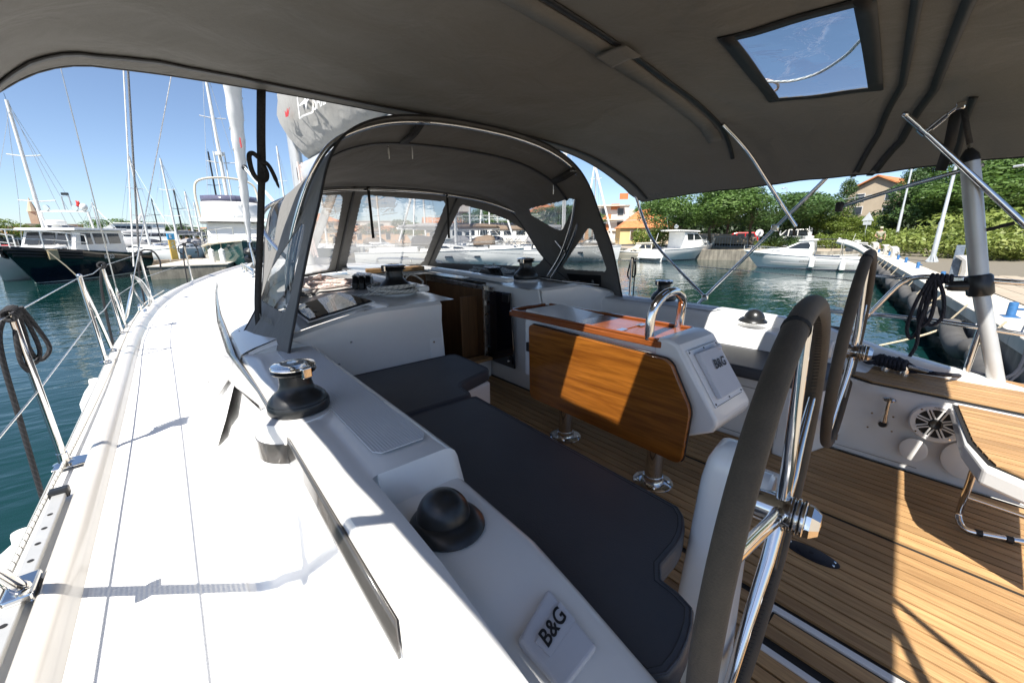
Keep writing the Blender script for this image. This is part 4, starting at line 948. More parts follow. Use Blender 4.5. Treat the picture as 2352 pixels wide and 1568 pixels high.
# ---------------------------------------------------------------- steering wheels and pedestals
def wheel(t, c, a, r=.42, spin=0):
    N = 96; ring = [V((r*math.cos(q), 0, r*math.sin(q))) for q in [2*math.pi*k/N for k in range(N)]]
    w_ = obj('steering_wheel', MB().tube(ring, .019, 16, closed=True), LEATHER, t)
    w_.location = V(c)-t.location; w_.rotation_euler = (0, 0, a)
    stt = MB()                                           # whipped seam on the inside of the rim
    for k in range(0, 210):
        q = 2*math.pi*k/210; e = V((math.cos(q), 0, math.sin(q))); tg = V((-math.sin(q), 0, math.cos(q)))
        p = e*(r-.0188); stt.tube([p+V((0, -.006, 0))+tg*.002, p-e*.0008, p+V((0, .006, 0))-tg*.002], .0008, 4, caps=False)
    obj('seam_stitching', stt, RUBBER, w_)
    obj('lashing', MB().tube([V(((r+.0195*math.cos(k))*math.cos(1.86+.012*k*.1), .0195*math.sin(k), (r+.0195*math.cos(k))*math.sin(1.86+.012*k*.1))) for k in [i*.35 for i in range(60)]], .0014, 5), RUBBER, w_)
    for k in range(5):
        q = math.pi/2+spin+k*2*math.pi/5; e = V((math.cos(q), 0, math.sin(q)))
        obj('spoke', MB().tube([e*.02+V((0, -.012, 0)), e*.1+V((0, -.012, 0)), e*(r*.55)+V((0, -.006, 0)), e*(r-.015)], [.0135, .0125, .0105, .0085], 12), STEEL, w_)
    obj('hub', MB().lathe([(.02, .055), (.032, .05), (.034, .018), (.034, -.028)], (0, 0, 0), (0, 1, 0), 28), STEEL, w_)
    m = MB()
    for i, (h, rr) in enumerate(((-.031, .036), (-.041, .038), (-.051, .037))):
        m.lathe([(rr-.003, h+.004), (rr, h+.002), (rr, h-.002), (rr-.003, h-.004)], (0, 0, 0), (0, 1, 0), 28)
    obj('hub_rings', m, STEEL, w_)
    obj('hub_gasket', MB().lathe([(.031, -.028), (.031, -.056)], (0, 0, 0), (0, 1, 0), 24), RUBBER, w_)
    obj('hub_nut', MB().lathe([(.034, -.056), (.033, -.064), (.022, -.078), (.005, -.080)], (0, 0, 0), (0, 1, 0), 8), STEEL, w_, 25)
def pedestal(label, c, a):
    t = empty('steering_pedestal', label, 'steering pedestal', c, 'steering pedestals')
    rows = []; ca, sa = math.cos(a), math.sin(a)
    for z, wx, y0, y1 in ((1.095, .085, -.055, .09), (1.3, .078, -.05, .075), (1.55, .068, -.045, .062), (1.66, .062, -.042, .056), (1.71, .055, -.035, .048), (1.738, .042, -.022, .036), (1.748, .02, -.005, .018), (1.749, .001, .006, .008)):
        r = []
        for k in range(33):
            q = 2*math.pi*k/32; cx, sy = math.cos(q), math.sin(q); f = (abs(cx)**4+abs(sy)**4)**-.25
            x, y = wx*cx*f, (y0+y1)/2+(y1-y0)/2*sy*f; r.append(V((x*ca-y*sa, x*sa+y*ca, z-c[2])))
        rows.append(r)
    obj('column', MB().grid(rows), GEL, t, 60)
    obj('shaft_boss', MB().lathe([(.045, .06), (.045, -.005), (.038, -.012)], (0, -.07, 1.66-c[2]), (-sa, ca, 0), 24), GEL, t)
    return t
wheel(pedestal('white steering pedestal carrying the large leather-rimmed wheel close to the camera', (.90, .293, 1.1), .12), (.867, .197, 1.654), .12)
wheel(pedestal('white steering pedestal carrying the far leather-rimmed wheel on the starboard side', (2.37, .50, 1.1), .09), (2.225, .335, 1.70), .09, spin=.1)
# ---------------------------------------------------------------- fittings on the starboard quarter
def disc_x(pts_prof, u, v, mat, name, par, sx=1, sy=1, x=W0-.001, seg=32):
    c = PX(u, v, x); return put(name, MB().lathe(pts_prof, c, (-1, 0, 0), seg, sx, sy), mat, par)
sp = empty('loudspeaker', 'round white loudspeaker with spoked grille set in the quarter wall', 'loudspeaker', (W0, .03, 1.36))
c = PX(2150, 972, W0-.002)
put('surround', MB().lathe([(.088, 0), (.088, .008), (.082, .014), (.066, .013), (.064, .004)], c, (-1, 0, 0), 40, caps=False), WHITEP, sp)
put('cone', MB().lathe([(.066, .008), (.05, .003), (.02, .006), (.001, .009)], c, (-1, 0, 0), 32), RUBBER, sp)
for k in range(8):
    q = k*math.pi/4+.3; e = V((0, math.cos(q), math.sin(q)))
    for o in (-.006, .006):
        sd = V((0, -e.z, e.y))*o; put('grille_bar', MB().tube([c+e*.022+sd+V((-.014, 0, 0)), c+e*.070+sd+V((-.014, 0, 0))], .0036, 6), WHITEP, sp)
put('tweeter', MB().lathe([(.024, .010), (.024, .017), (.018, .020), (.001, .016)], c, (-1, 0, 0), 24), BLACK, sp)
for k in range(4):
    q = .8+k*math.pi/2; put('screw', MB().lathe([(.005, .0), (.004, .002)], c+V((-.0135, .077*math.cos(q), .077*math.sin(q))), (-1, 0, 0), 8), STEEL, sp)
text('lettering', 'FUSION', .010, c+V((-.0145, .0, .0755)), (0, -1, 0), (0, 0, 1), LETTER, sp).matrix_parent_inverse = Matrix.Translation(-sp.location)
gl = empty('engine_control', 'chrome engine control lever on the white quarter wall', 'lever', PX(2028, 970, W0))
a_, b_ = PX(2030, 968, W0-.03), PX(2043, 918, W0-.05)
put('pivot', MB().lathe([(.02, 0), (.02, .02), (.016, .028)], PX(2029, 970, W0), (-1, 0, 0), 24), STEEL, gl); put('pivot_cap', MB().lathe([(.015, .0285), (.013, .032)], PX(2029, 970, W0), (-1, 0, 0), 20), BLACK, gl)
put('arm', MB().tube([a_, a_.lerp(b_, .5), b_], [.012, .008, .0075], 10), STEEL, gl); put('grip', MB().lathe([(.008, -.01), (.024, -.004), (.026, .004), (.018, .010), (.003, .012)], b_, (0, 0, 1), 20), STEEL, gl)
for u, v in ((2003, 948), (2052, 957), (1993, 980), (2048, 990)): disc_x([(.005, 0), (.0045, .003)], u, v, STEEL, 'screw', gl, seg=10)
for u, v, r in ((2098, 1032, .048), (2218, 1058, .075)): disc_x([(r, 0), (r, .003), (r-.004, .005), (r*.3, .006), (.001, .006)], u, v, GEL, 'port_cover', yacht, 1, 1.15, seg=40)
disc_x([(.012, 0), (.013, .006), (.008, .01)], 1928, 938, STEEL, 'drain_fitting', yacht, seg=16)
c = PX(1920, 1000, W0); put('wall_catch', MB().box(c+V((-.006, 0, 0)), (.012, .022, .042)), STEEL, yacht, smooth=0, bevel=.004)
# oval drain plate in the sole
dp = empty('deck_plate', 'oval dark blue deck plate with four screws in the teak sole', 'deck plate', (1.567, .222, 1.1))
put('plate', MB().lathe([(.047, .0015), (.047, .004), (.045, .0045)], (1.567, .222, 1.10), (0, 0, 1), 40, .80, 1.75), plain('deck_plate_blue', (.012, .014, .022), .35), dp)
put('cap', MB().lathe([(.036, .0047), (.036, .006), (.034, .0065)], (1.567, .222, 1.10), (0, 0, 1), 40, .9, 1.2), M['deck_plate_blue'], dp)
put('key_hole', MB().lathe([(.007, .0066), (.006, .0068)], (1.567, .222, 1.10), (0, 0, 1), 8), RUBBER, dp)
for x, y in ((1.556, .288), (1.578, .288), (1.556, .156), (1.578, .156)): put('screw', MB().lathe([(.0045, .0048), (.004, .006)], (x, y, 1.10), (0, 0, 1), 10), STEEL, dp)
# folding foot frame under the helm seat
ff = empty('foot_frame', 'chrome tube step frame folded under the teak helm seat', 'step frame', (2.0, -.1, 1.1))
g = [PZ(2242, 1058, 1.437), PZ(2228, 1105, 1.32), PZ(2205, 1170, 1.165), PZ(2203, 1195, 1.128), PZ(2222, 1217, 1.113), PZ(2290, 1232, 1.113), PZ(2400, 1252, 1.113)]
put('tube', MB().tube(catmull(g, 8), .0105, 12), STEEL, ff)
put('cross_tube', MB().tube([PZ(2215, 1138, 1.235), PZ(2352, 1185, 1.235), PZ(2450, 1215, 1.235)], .0085, 12), STEEL, ff)
for u, v in ((2247, 1223), (2318, 1238)):
    p, q = PZ(u-8, v-2, 1.113), PZ(u+8, v+2, 1.113); put('rubber_sleeve', MB().tube([p, q], .0125, 12), RUBBER, ff)
# ================================================================ rails, rigging, ropes
def hang_loops(m, top, n, drop, spread, d, r, seg=8, rng=random):
    """bights of rope hanging from a point; d = direction of spread"""
    d = V(d)
    for k in range(n):
        o = d*spread*(k/(max(1, n-1))-.5); h = drop*(.75+.35*rng.random()); w_ = .035+.02*rng.random(); e = d.cross(V((0, 0, 1)))*(.02*(rng.random()-.5))
        P = [top+o*.3+V((0, 0, .01)), top+o*.7-d*w_*.5-V((0, 0, h*.35))+e, top+o-d*w_*.6-V((0, 0, h*.8))+e, top+o-V((0, 0, h))+e, top+o+d*w_*.6-V((0, 0, h*.8))-e, top+o*.7+d*w_*.5-V((0, 0, h*.35)), top+o*.3+V((0, 0, .012))]
        m.tube(catmull(P, 7), r, seg)
def wraps(m, p, d, n, r, rr, pitch):
    d = V(d).normalized(); a = d.orthogonal().normalized(); b = d.cross(a)
    m.tube([V(p)+d*(pitch*t/10-pitch*n/2)+(a*math.cos(t*.6283)+b*math.sin(t*.6283))*rr for t in range(10*n+1)], r, 8)
# port guard rail
SZ = .62
def deckp(u, v):
    p = PZ(u, v, 1.34)
    for _ in range(4): p = PZ(u, v, zd(p.y)+.012)
    return p
rail = empty('guard_rail', 'polished steel guard rail with wire lifelines along the port deck edge', 'guard rail', (-.48, 2.25, 1.33))
sb = {'a': deckp(150, 1065), 'b': deckp(243, 831), 'c': deckp(279, 764), 'e': deckp(349, 692), 'f': deckp(442, 645)}
tops = {}
for k, b in sb.items():
    tp = b+V((-.012, 0, SZ if k != 'f' else .64)); tops[k] = tp
    s_ = put('stanchion', MB().tube([b, tp], .0135, 12), STEEL, rail)
    cap = obj('cap', MB().sphere(tp, .016, 10, 8), STEEL, s_); fl = obj('foot', MB().lathe([(.034, 0), (.034, .006), (.018, .012), (.017, .05)], b, seg=16), STEEL, s_)
    if k in 'bc':
        b2 = deckp(258, 804) if k == 'b' else deckp(288, 749)
        put('brace', MB().tube([b2, tp-V((0, 0, .02))], .0115, 12), STEEL, rail); obj('foot', MB().lathe([(.03, 0), (.03, .006), (.016, .012)], b2, seg=16), STEEL, s_)
put('stanchion_foot', MB().prism([sb['a']+V((-.03, -.06, .002)), sb['a']+V((.07, -.05, .002)), sb['a']+V((.09, .03, .002)), sb['a']+V((-.02, .05, .002))], (0, 0, .006)), STEEL, rail, bevel=.003)
aft_ = V((-.46, -.30, 1.33+SZ))
for h in (1, .52):
    f = lambda k: sb[k].lerp(tops[k], h*.985)
    q = [V((-.46, -.30, 1.33+SZ*h)), f('a'), f('b')]
    put('wire', MB().tube(q, .0032, 6), WIRE, rail); put('wire', MB().tube([f('b'), f('b').lerp(f('c'), .5)-V((0, 0, .02)), f('c')], .0032, 6), WIRE, rail)
    put('wire', MB().tube([f('c'), f('e'), f('f'), V((1.2, 11.2, 1.64+.62*h))], .0032, 6), WIRE, rail)
# black ropes tied on the stanchions
def tag_rope(name, m, mat, label): return tag(obj(name, m, mat), label, 'rope')
m = MB(); T = tops['a']; wraps(m, T+V((0, 0, -.005)), (0, 1, .1), 5, .0075, .018, .016)
hang_loops(m, T+V((.015, .03, 0)), 3, .26, .07, (.45, .9, 0), .0075)
m.tube(catmull([T+V((-.01, -.02, 0)), T+V((-.045, -.02, -.12)), T+V((-.06, -.015, -.45)), T+V((-.075, -.01, -.85))], 8), .0085, 8)
tag_rope('rope', m, ROPEK, 'black braided rope knotted on the nearest stanchion and hanging to the fender')
for k, lb in (('c', 'black rope knotted on the gate stanchion and hanging overboard'), ('e', 'black rope coiled on the fourth stanchion along the port rail'), ('f', 'black rope tied to the farthest visible stanchion, against the pier')):
    m = MB(); T = tops[k]; wraps(m, T, (0, 1, 0), 4, .010, .024, .02)
    m.tube(catmull([T, T+V((-.04, .0, -.2)), T+V((-.06, 0, -.6)), T+V((-.07, 0, -1.1))], 6), .010, 6)
    if k in 'ef': m.tube(catmull([T, T+V((.06, .05, .04)), T+V((.14, .08, .01)), T+V((.18, .08, -.10)), T+V((.17, .06, -.22))], 6), .010, 6); m.tube(catmull([T, T+V((-.07, .05, -.02)), T+V((-.09, .08, -.12)), T+V((-.03, .08, -.16)), T], 6), .010, 6)
    tag_rope('rope', m, ROPEK, lb)
# fenders
FEND = plain('white_fender', (.78, .78, .76), .4, 0, .06, 3)
def fender(label, p, r, h):
    t = empty('fender', label, 'fender', p, 'fenders along the port side'); n = 8
    pr = [(.02, -h), (r*.6, -h+.03)]+[(r, -h+.12), (r*1.01, -h*.5), (r, -.12), (r*.6, -.04), (.03, 0), (.025, .04), (.001, .045)]
    obj('body', MB().lathe(pr, (0, 0, 0), seg=26), FEND, t, 60); obj('eye', MB().lathe([(.03, .0), (.028, .03)], (0, 0, 0), seg=14), FEND, t)
fender('large white fender hanging in the lower left corner outside the hull', (tops['a'].x-.12, tops['a'].y-.12, 1.12), .13, .75)
fender('white fender bulging out beside the gate stanchions', (sb['b'].x-.07, sb['b'].y-.10, 1.22), .10, .7)
# genoa track with car, and the sheet lying along it
trk = empty('genoa_track', 'grey aluminium genoa track with round holes along the port toe rail', 'track', (-.43, .9, 1.34))
def tx(y): return -.432 + .0*y
put('bar', MB().prism([(tx(0)-.017, -.30, 1.335), (tx(0)+.017, -.30, 1.335), (tx(0)+.017, 1.93, 1.338), (tx(0)-.017, 1.93, 1.338)], (0, 0, .016)), ALUM, trk, smooth=0, bevel=.003)
for k in range(22): put('hole', MB().lathe([(.0065, 0), (.0065, .0006)], (tx(0), .05+k*.083, 1.3545), seg=12), RUBBER, trk)
put('end_stop', MB().box((tx(0), 1.945, 1.352), (.05, .035, .035)), BLACK, trk, smooth=0, bevel=.006)
put('car', MB().box((tx(0)+.01, 1.41, 1.362), (.055, .10, .02)), STEEL, trk, smooth=0, bevel=.006)
P = [V((-.470, -.3, 1.352)), V((-.468, .4, 1.352)), V((-.465, 1.0, 1.354)), V((-.462, 1.9, 1.352)), V((-.452, 2.5, 1.345)), V((-.44, 3.4, 1.345)), V((-.435, 4.6, 1.35)), V((-.41, 5.8, 1.375)), V((-.33, 7.0, 1.42)), V((-.15, 8.0, 1.46))]
tag_rope('sheet', MB().tube(catmull(P, 8), .0065, 8), ROPEW, 'white genoa sheet with black flecks lying along the port toe rail')
# midship cleat
mc = empty('cleat', 'small polished mooring cleat on the port deck edge ahead of the gate', 'cleat', deckp(322, 712))
obj('horns', MB().tube([(0, -.13, .05), (0, -.06, .058), (0, .06, .058), (0, .13, .05)], [.008, .014, .014, .008], 10), STEEL, mc); obj('post', MB().lathe([(.018, 0), (.012, .055)], (0, -.04, 0), seg=10), STEEL, mc); obj('post', MB().lathe([(.018, 0), (.012, .055)], (0, .04, 0), seg=10), STEEL, mc)
# mast, boom, sail bag
mst = empty('mast', 'silver mast rising ahead of the sprayhood behind the grey sail bag', 'mast', (XC, 6.4, 1.85))
put('tube', MB().lathe([(.10, 1.84), (.10, 17.5)], (XC, 6.4, 0), seg=20, sx=.75, sy=1.15), ALUM, mst)
for z in (7.0, 11.5):
    for s in (-1, 1): put('spreader', MB().tube([(XC, 6.4, z), (XC+s*.95, 6.15, z+.08)], [.035, .02], 8), ALUM, mst)
sh = {'cap': ((289, 742), V((XC-.9, 6.15, 7.08))), }
base = V((-.40, 6.32, 1.36))
wr = empty('shrouds', 'steel shroud wires and turnbuckles rising from the port deck edge', 'rigging', base)
def shroud(name, b, q, r=.005, mat=WIRE):
    d = (q-b); put(name, MB().tube([b, q], r, 8), mat, wr); put('turnbuckle', MB().tube([b+d.normalized()*.02, b+d.normalized()*.06, b+d.normalized()*.30, b+d.normalized()*.36], [.008, .014, .014, .007], 10), STEEL, wr)
p1 = PY(289, 742, 6.0); b1 = deckp(287, 742); 
t1 = PY(135, 140, b1.y-.05); shroud('shroud', b1, b1+(t1-b1)*1.3)
b2 = deckp(289, 735); t2 = PY(395, 165, b2.y+.1); mid_ = PY(318, 590, b2.y+.03); shroud('shroud', b2, b2+(t2-b2)*1.3)
b3 = deckp(300, 728)+V((0, 0, 0)); 
hal = obj('halyard', MB().tube([PY(307, 612, 6.5), PY(300, 150, 6.5)+V((0, 0, .4))], .007, 8), plain('white_line', (.72, .72, .70), .7)); tag(hal, 'white line running up beside the black flecked halyard', 'rope')
hal = obj('halyard', MB().tube([PY(320, 600, 6.45), PY(305, 150, 6.45)+V((0, 0, .3))], .010, 8), ROPEKW); tag(hal, 'black and white flecked halyard running straight up from the deck edge', 'rope')
m = MB(); cc = PY(303, 640, 6.45)
for k in range(6):
    a = random.random()*.05; m.tube(catmull([cc+V((0, 0, .05)), cc+V((.05+a, 0, -.05)), cc+V((.10+a, 0, -.25-a)), cc+V((.06, 0, -.33)), cc+V((.0, 0, -.15)), cc+V((0, 0, .05))], 6), .006, 6)
tag_rope('rope', m, M['white_line'], 'bundle of thin white line hung on the shroud turnbuckles')
boom = empty('boom', 'silver boom with dark red lettering under the grey sail bag', 'boom', (XC, 4, 3.06))
pr = [(.085*math.cos(q), .15*math.sin(q)) for q in [2*math.pi*k/20 for k in range(20)]]
put('tube', MB().prism([(XC+x, 6.05, 3.01+z) for x, z in pr], (0, -3.5, 0)), plain('boom_silver', (.50, .52, .54), .3, .2, .04), boom, smooth=50)
t_ = text('lettering', 'sunturist-c', .24, V((XC-.088, 3.40, 3.02)), (0, -1, 0), (0, 0, 1), plain('maroon_print', (.16, .015, .03), .5), boom, lift=.004, weight=.01); t_.matrix_parent_inverse = Matrix.Translation(-boom.location)
put('gooseneck', MB().box((XC, 6.17, 3.05), (.08, .26, .16)), BLACK, boom, smooth=0, bevel=.01)
put('vang', MB().tube([(XC, 4.6, 2.92), (XC, 6.25, 2.02)], .05, 12), ALUM, boom)
bag = empty('sail_bag', 'grey canvas sail bag with white star emblem lying along the boom', 'sail cover', (XC, 4.2, 3.2))
rows = []
for k in range(40):
    y = lerp(2.2, 6.0, k/39); r = []
    for j in range(29):
        q = -math.pi*.5 + 2*math.pi*j/28
        sx_ = .235+.01*math.sin(y*7+j); zc = 3.64+.01*math.sin(y*5); hh = .49
        z = hh*math.sin(q); vv = (z+hh)/(2*hh); x = (1 if math.cos(q) > 0 else -1)*interp(vv, [0, .06, .42, .6, .9, 1], [.02, .09, .225, .24, .15, .02])
        x += .008*math.sin(j*2.1+y*19)+.006*math.sin(y*31-j*3)
        f = 1-.22*max(0, (k-33)/6)**2
        yy = y + (max(0, (y-5.0))*.45)*((z+.46)/.92)
        if z < 0: yy -= max(0, (y-5.2))*.35*(-z/.46)
        r.append(V((XC+x*f, yy, zc+z)))
    rows.append(r)
b_ = MB().grid(rows, flip=True); e0 = rows[-1]; cxx = sum(e0, V((0, 0, 0)))/29+V((0, .12, 0))
b_.grid([[p for p in e0], [p.lerp(cxx, .55)+V((0, .06, 0)) for p in e0], [cxx for p in e0]], flip=True)
put('canvas', b_, SAILBAG, bag, smooth=60)
def bagp(u, v): return PX(u, v, XC-.262)
def fl(name, pts, mat): put(name, MB().prism([bagp(*p) for p in pts], (-.003, 0, 0)), mat, bag)
def zb(*p): return [((950+.3954*x)/1.7415, (280+.3954*y)/1.7415) for x, y in p]
fl('star_emblem', zb((690, 215), (697, 305), (765, 250), (705, 325), (697, 405), (683, 340), (612, 375), (675, 305)), LETTERW)
fr = zb((606, 262), (655, 232), (765, 250), (760, 430), (655, 470), (632, 495), (606, 262))
put('emblem_frame', MB().tube([bagp(*q) for q in fr], .009, 5), LETTERW, bag)
fl('crown_emblem', zb((480, 412), (496, 440), (504, 385), (512, 425), (527, 378), (515, 470), (490, 480)), RED)
tq = zb((830, 305))[0]; t_ = text('lettering', 'SAIL', .20, bagp(*tq), bagp(*zb((862, 280))[0])-bagp(*zb((790, 325))[0]), V((0, .1, 1)), LETTERW, bag, lift=.006); t_.matrix_parent_inverse = Matrix.Translation(-bag.location)
m = MB()
for k, (u, v) in enumerate(((683, 372), (688, 378), (693, 374), (697, 380))):
    p = PY(u, v, 5.9); m.tube(catmull([p, p+V((.02*math.sin(k), 0, -.3)), p+V((-.02, 0, -.7)), p+V((.03, 0, -1.15))], 6), .012, 6)
tag_rope('rope', m, ROPER, 'bundle of halyards hanging at the front of the boom')
# furled headsail on the forestay
fur = empty('furled_sail', 'tall white furled headsail on the forestay with a black drum', 'furled sail', (XC, 11.6, 1.6))
fb, ft = V((XC, 11.75, 2.02)), V((XC, 10.35, 5.6)); dd = (ft-fb).normalized()
ft2 = fb+dd*9
nn_ = 60; P = [fb.lerp(ft2, k/nn_) for k in range(nn_+1)]; Rr = [.035+.13*min(1, k/24)+.01*math.sin(k*1.7) for k in range(nn_+1)]; Rr[0] = .03
put('rolled_sail', MB().tube(P, Rr, 16), plain('sailcloth', (.72, .72, .72), .6, 0, .06, 6, .3, 12), fur)
put('furling_line', MB().tube([P[0]+dd*(k*.035)+V((math.cos(k*.55), .4*math.sin(k*.55), 0))*(.045+.13*min(1, (k*.035)/3.6)) for k in range(100)], .008, 5), M['white_line'], fur)
put('drum', MB().lathe([(.05, -.38), (.15, -.34), (.15, -.28), (.07, -.26), (.07, -.17), (.15, -.15), (.14, -.08), (.05, -.02), (.05, .12), (.03, .16)], fb, dd, 22), BLACK, fur)
put('stay', MB().tube([fb-dd*.38, fb-dd*.75], .012, 8), STEEL, fur)
qf = PX(553, 325, XC-.17); put('crown_emblem', MB().prism([qf+V((0, a, b)) for a, b in ((.08, .025), (.05, 0), (.03, .07), (0, .0), (-.025, .06), (-.04, -.1), (.05, -.11))], (-.01, 0, 0)), RED, fur)
# bow rail seen past the coachroof
bp_ = empty('bow_rail', 'polished steel bow rail with a step seen past the coachroof', 'bow rail', (XC, 11.2, 1.65))
for pts in (((600, 655), (573, 535), (580, 522), (640, 522), (655, 530), (690, 625)), ((573, 535), (600, 620))):
    put('tube', MB().tube(catmull([PY(u*1.0-0, v, 10.8) for u, v in [(a*.34014/1.7415*0+a, b) for a, b in pts]], 6) if False else [PY(u, v+25, 10.9) for u, v in pts], .0155, 10), STEEL, bp_)
# line tied between coachroof block and furler
hl = obj('spare_line', MB().tube([PY(561, 387, 9.0), PY(637, 475, 5.2)], .008, 6), ROPEG); tag(hl, 'doubled white line running from a block down to the sprayhood', 'rope')
hl2 = obj('second_line', MB().tube([PY(562, 383, 9.0), PY(641, 475, 5.2)], .008, 6), ROPEG, hl); obj('block', MB().sphere(PY(562, 385, 9.0), .05, 10, 8), BLACK, hl)
# rope heaps on the coachroof
def heap(label, c, sx, sy, h, n, mat, r=.0062, seed=1, flat=1):
    rg = random.Random(seed); m = MB(); P = []
    for k in range(n):
        a = rg.uniform(0, 6.28); e = rg.uniform(.25, 1)
        P.append(V((c[0]+sx*e*math.cos(a)*rg.uniform(.6, 1), c[1]+sy*e*math.sin(a)*rg.uniform(.6, 1), c[2]+r+h*rg.random()**1.4*(1.15-e))))
    m.tube(catmull(P, 9), r, 7)
    o = obj('rope_heap', m, mat); return tag(o, label, 'rope')
zr = lambda x, y: crz(y, (x-XC)/crx(y))+.004
heap('heap of white rope with red flecks inside the port end of the sprayhood', (.78, 3.02, zr(.78, 3.02)), .30, .17, .10, 60, ROPER, .0068, 3)
heap('small tangle of black and white flecked rope beside the red-flecked heap', (.60, 2.78, zr(.6, 2.78)), .13, .07, .05, 26, ROPEKW, .0065, 4)
heap('heap of white rope with green flecks on the starboard coachroof', (2.20, 2.95, zr(2.2, 2.95)), .36, .20, .11, 90, ROPEG, .0068, 5)
m = MB(); m.tube(catmull([V((.68, 2.74, zr(.68, 2.74)+.008)), V((.85, 2.72, zr(.85, 2.72)+.008)), V((.98, 2.78, zr(.98, 2.78)+.01)), V((1.03, 2.92, zr(1.03, 2.9)+.02))], 8), .006, 8)
tag_rope('rope', m, ROPEKW, 'single black flecked line crossing the port coachroof')
m = MB(); rg = random.Random(8)
for k in range(7):
    rr = .125+.045*rg.random(); zz = zw+.018+.006*k; ph = rg.random(); ox, oy = rg.uniform(-.02, .03), rg.uniform(-.02, .02)
    m.tube([V((1.075+ox+rr*1.1*math.cos(q+ph), 2.44+oy+rr*math.sin(q+ph), zz+.006*math.sin(2*q+k))) for q in [2*math.pi*i/40 for i in range(40)]], .0062, 7, closed=True)
m.tube(catmull([V((.94, 2.40, zw+.02)), V((.86, 2.42, zw+.012)), V((.80, 2.50, zw+.008)), V((.70, 2.47, zw-.004))], 7), .0062, 7)
m.tube(catmull([V((1.15, 2.52, zw+.04)), V((1.24, 2.56, zw+.10)), V((1.30, 2.50, zw+.06)), V((1.24, 2.42, zw+.03)), V((1.18, 2.40, zw+.03))], 7), .0062, 7)
tag_rope('coiled_line', m, ROPEW, 'white line laid in rings round the foot of the port coachroof winch')
for k in range(3):
    q0 = V((1.66+.03*k, 3.55, 1.905+.01)); q1 = V((2.02+.03*k, 3.02-.02*k, zr(2.05, 3.0)+.02)); 
    tag_rope('rope', MB().tube(catmull([q0, q0.lerp(q1, .5)+V((.01, .02, 0)), q1], 6), .0062, 7), ROPEG, ('first', 'second', 'third')[k]+' of three green-flecked lines led across the hatch side, counted from the left')
# rope clutches
def clutch(label, c, rz, n=3):
    t = empty('rope_clutch', label, 'rope clutch', c, 'rope clutches', rz)
    for k in range(n):
        o = (k-(n-1)/2)*.042
        obj('body', MB().prism([(-.09, o-.019, 0), (.10, o-.019, 0), (.10, o-.019, .05), (.06, o-.019, .078), (-.05, o-.019, .078), (-.09, o-.019, .04)], (0, .038, 0)), BLACK, t, 0, bevel=.006)
        obj('handle', MB().prism([(-.07, o-.016, .08), (.05, o-.016, .083), (.05, o-.016, .094), (-.08, o-.016, .090)], (0, .032, 0)), BLACK, t, 0, bevel=.004)
clutch('black rope clutches among the red-flecked rope on the port coachroof', (1.00, 2.80, zr(1.0, 2.8)), 1.1)
clutch('black rope clutches beside the green-flecked heap on the starboard coachroof', (2.06, 2.72, zr(2.06, 2.72)), 1.5)
# ---------------------------------------------------------------- starboard stern
pp = empty('stern_rail', 'bent polished steel stern rail on the starboard quarter', 'stern rail', (3.45, .3, 1.5))
xr = 2.9
R = lambda u, v, x=xr: PX(u, v, x)
put('top_tube', MB().tube(catmull([R(1955, 765), R(2010, 708), R(2058, 660), R(2078, 646), R(2100, 638), R(2140, 636), R(2240, 642), R(2352, 650), R(2460, 658)], 6), .0125, 12), STEEL, pp)
put('entry_tube', MB().tube([R(2000, 632), R(2095, 641)], .0075, 10), STEEL, pp)
put('middle_tube', MB().tube([R(1900, 714), R(1990, 720), R(2150, 737), R(2352, 768), R(2460, 785)], .011, 12), STEEL, pp)
put('leg', MB().tube([R(2274, 648), R(2258, 735), R(2210, 880)], .0125, 12), STEEL, pp)
put('tube_joint', MB().sphere(R(1992, 720), .018, 10, 8), STEEL, pp); put('tube_joint', MB().sphere(R(2258, 737), .018, 10, 8), STEEL, pp)
put('clip', MB().box(R(2195, 644), (.03, .06, .04)), STEEL, pp, bevel=.006)
sl_s = empty('starboard_lifeline', 'thin lifeline wires and a stanchion along the starboard deck edge', 'lifeline', (3.55, 2.1, 1.35))
stp = PX(1445, 690, 3.55); put('stanchion', MB().tube([V((3.55, stp.y, 1.34)), V((3.55, stp.y, 1.98))], .012, 10), STEEL, sl_s)
for h in (1.96, 1.66): put('wire', MB().tube([V((1.9, 11, h+.28)), V((3.45, 6.5, h+.05)), V((3.55, stp.y, h)), V((2.95, PX(2000, 632, 2.95).y, h-.02))], .0028, 6), WIRE, sl_s)
m = MB(); hang_loops(m, V((3.56, stp.y, 1.98)), 2, .22, .05, (.3, .9, 0), .008); m.tube([V((3.57, stp.y-.03, 1.98)), V((3.57, stp.y-.03, 1.5))], .006, 6)
tag_rope('rope', m, ROPEK, 'small black rope loop hanging on the starboard stanchion beside the sprayhood wing')
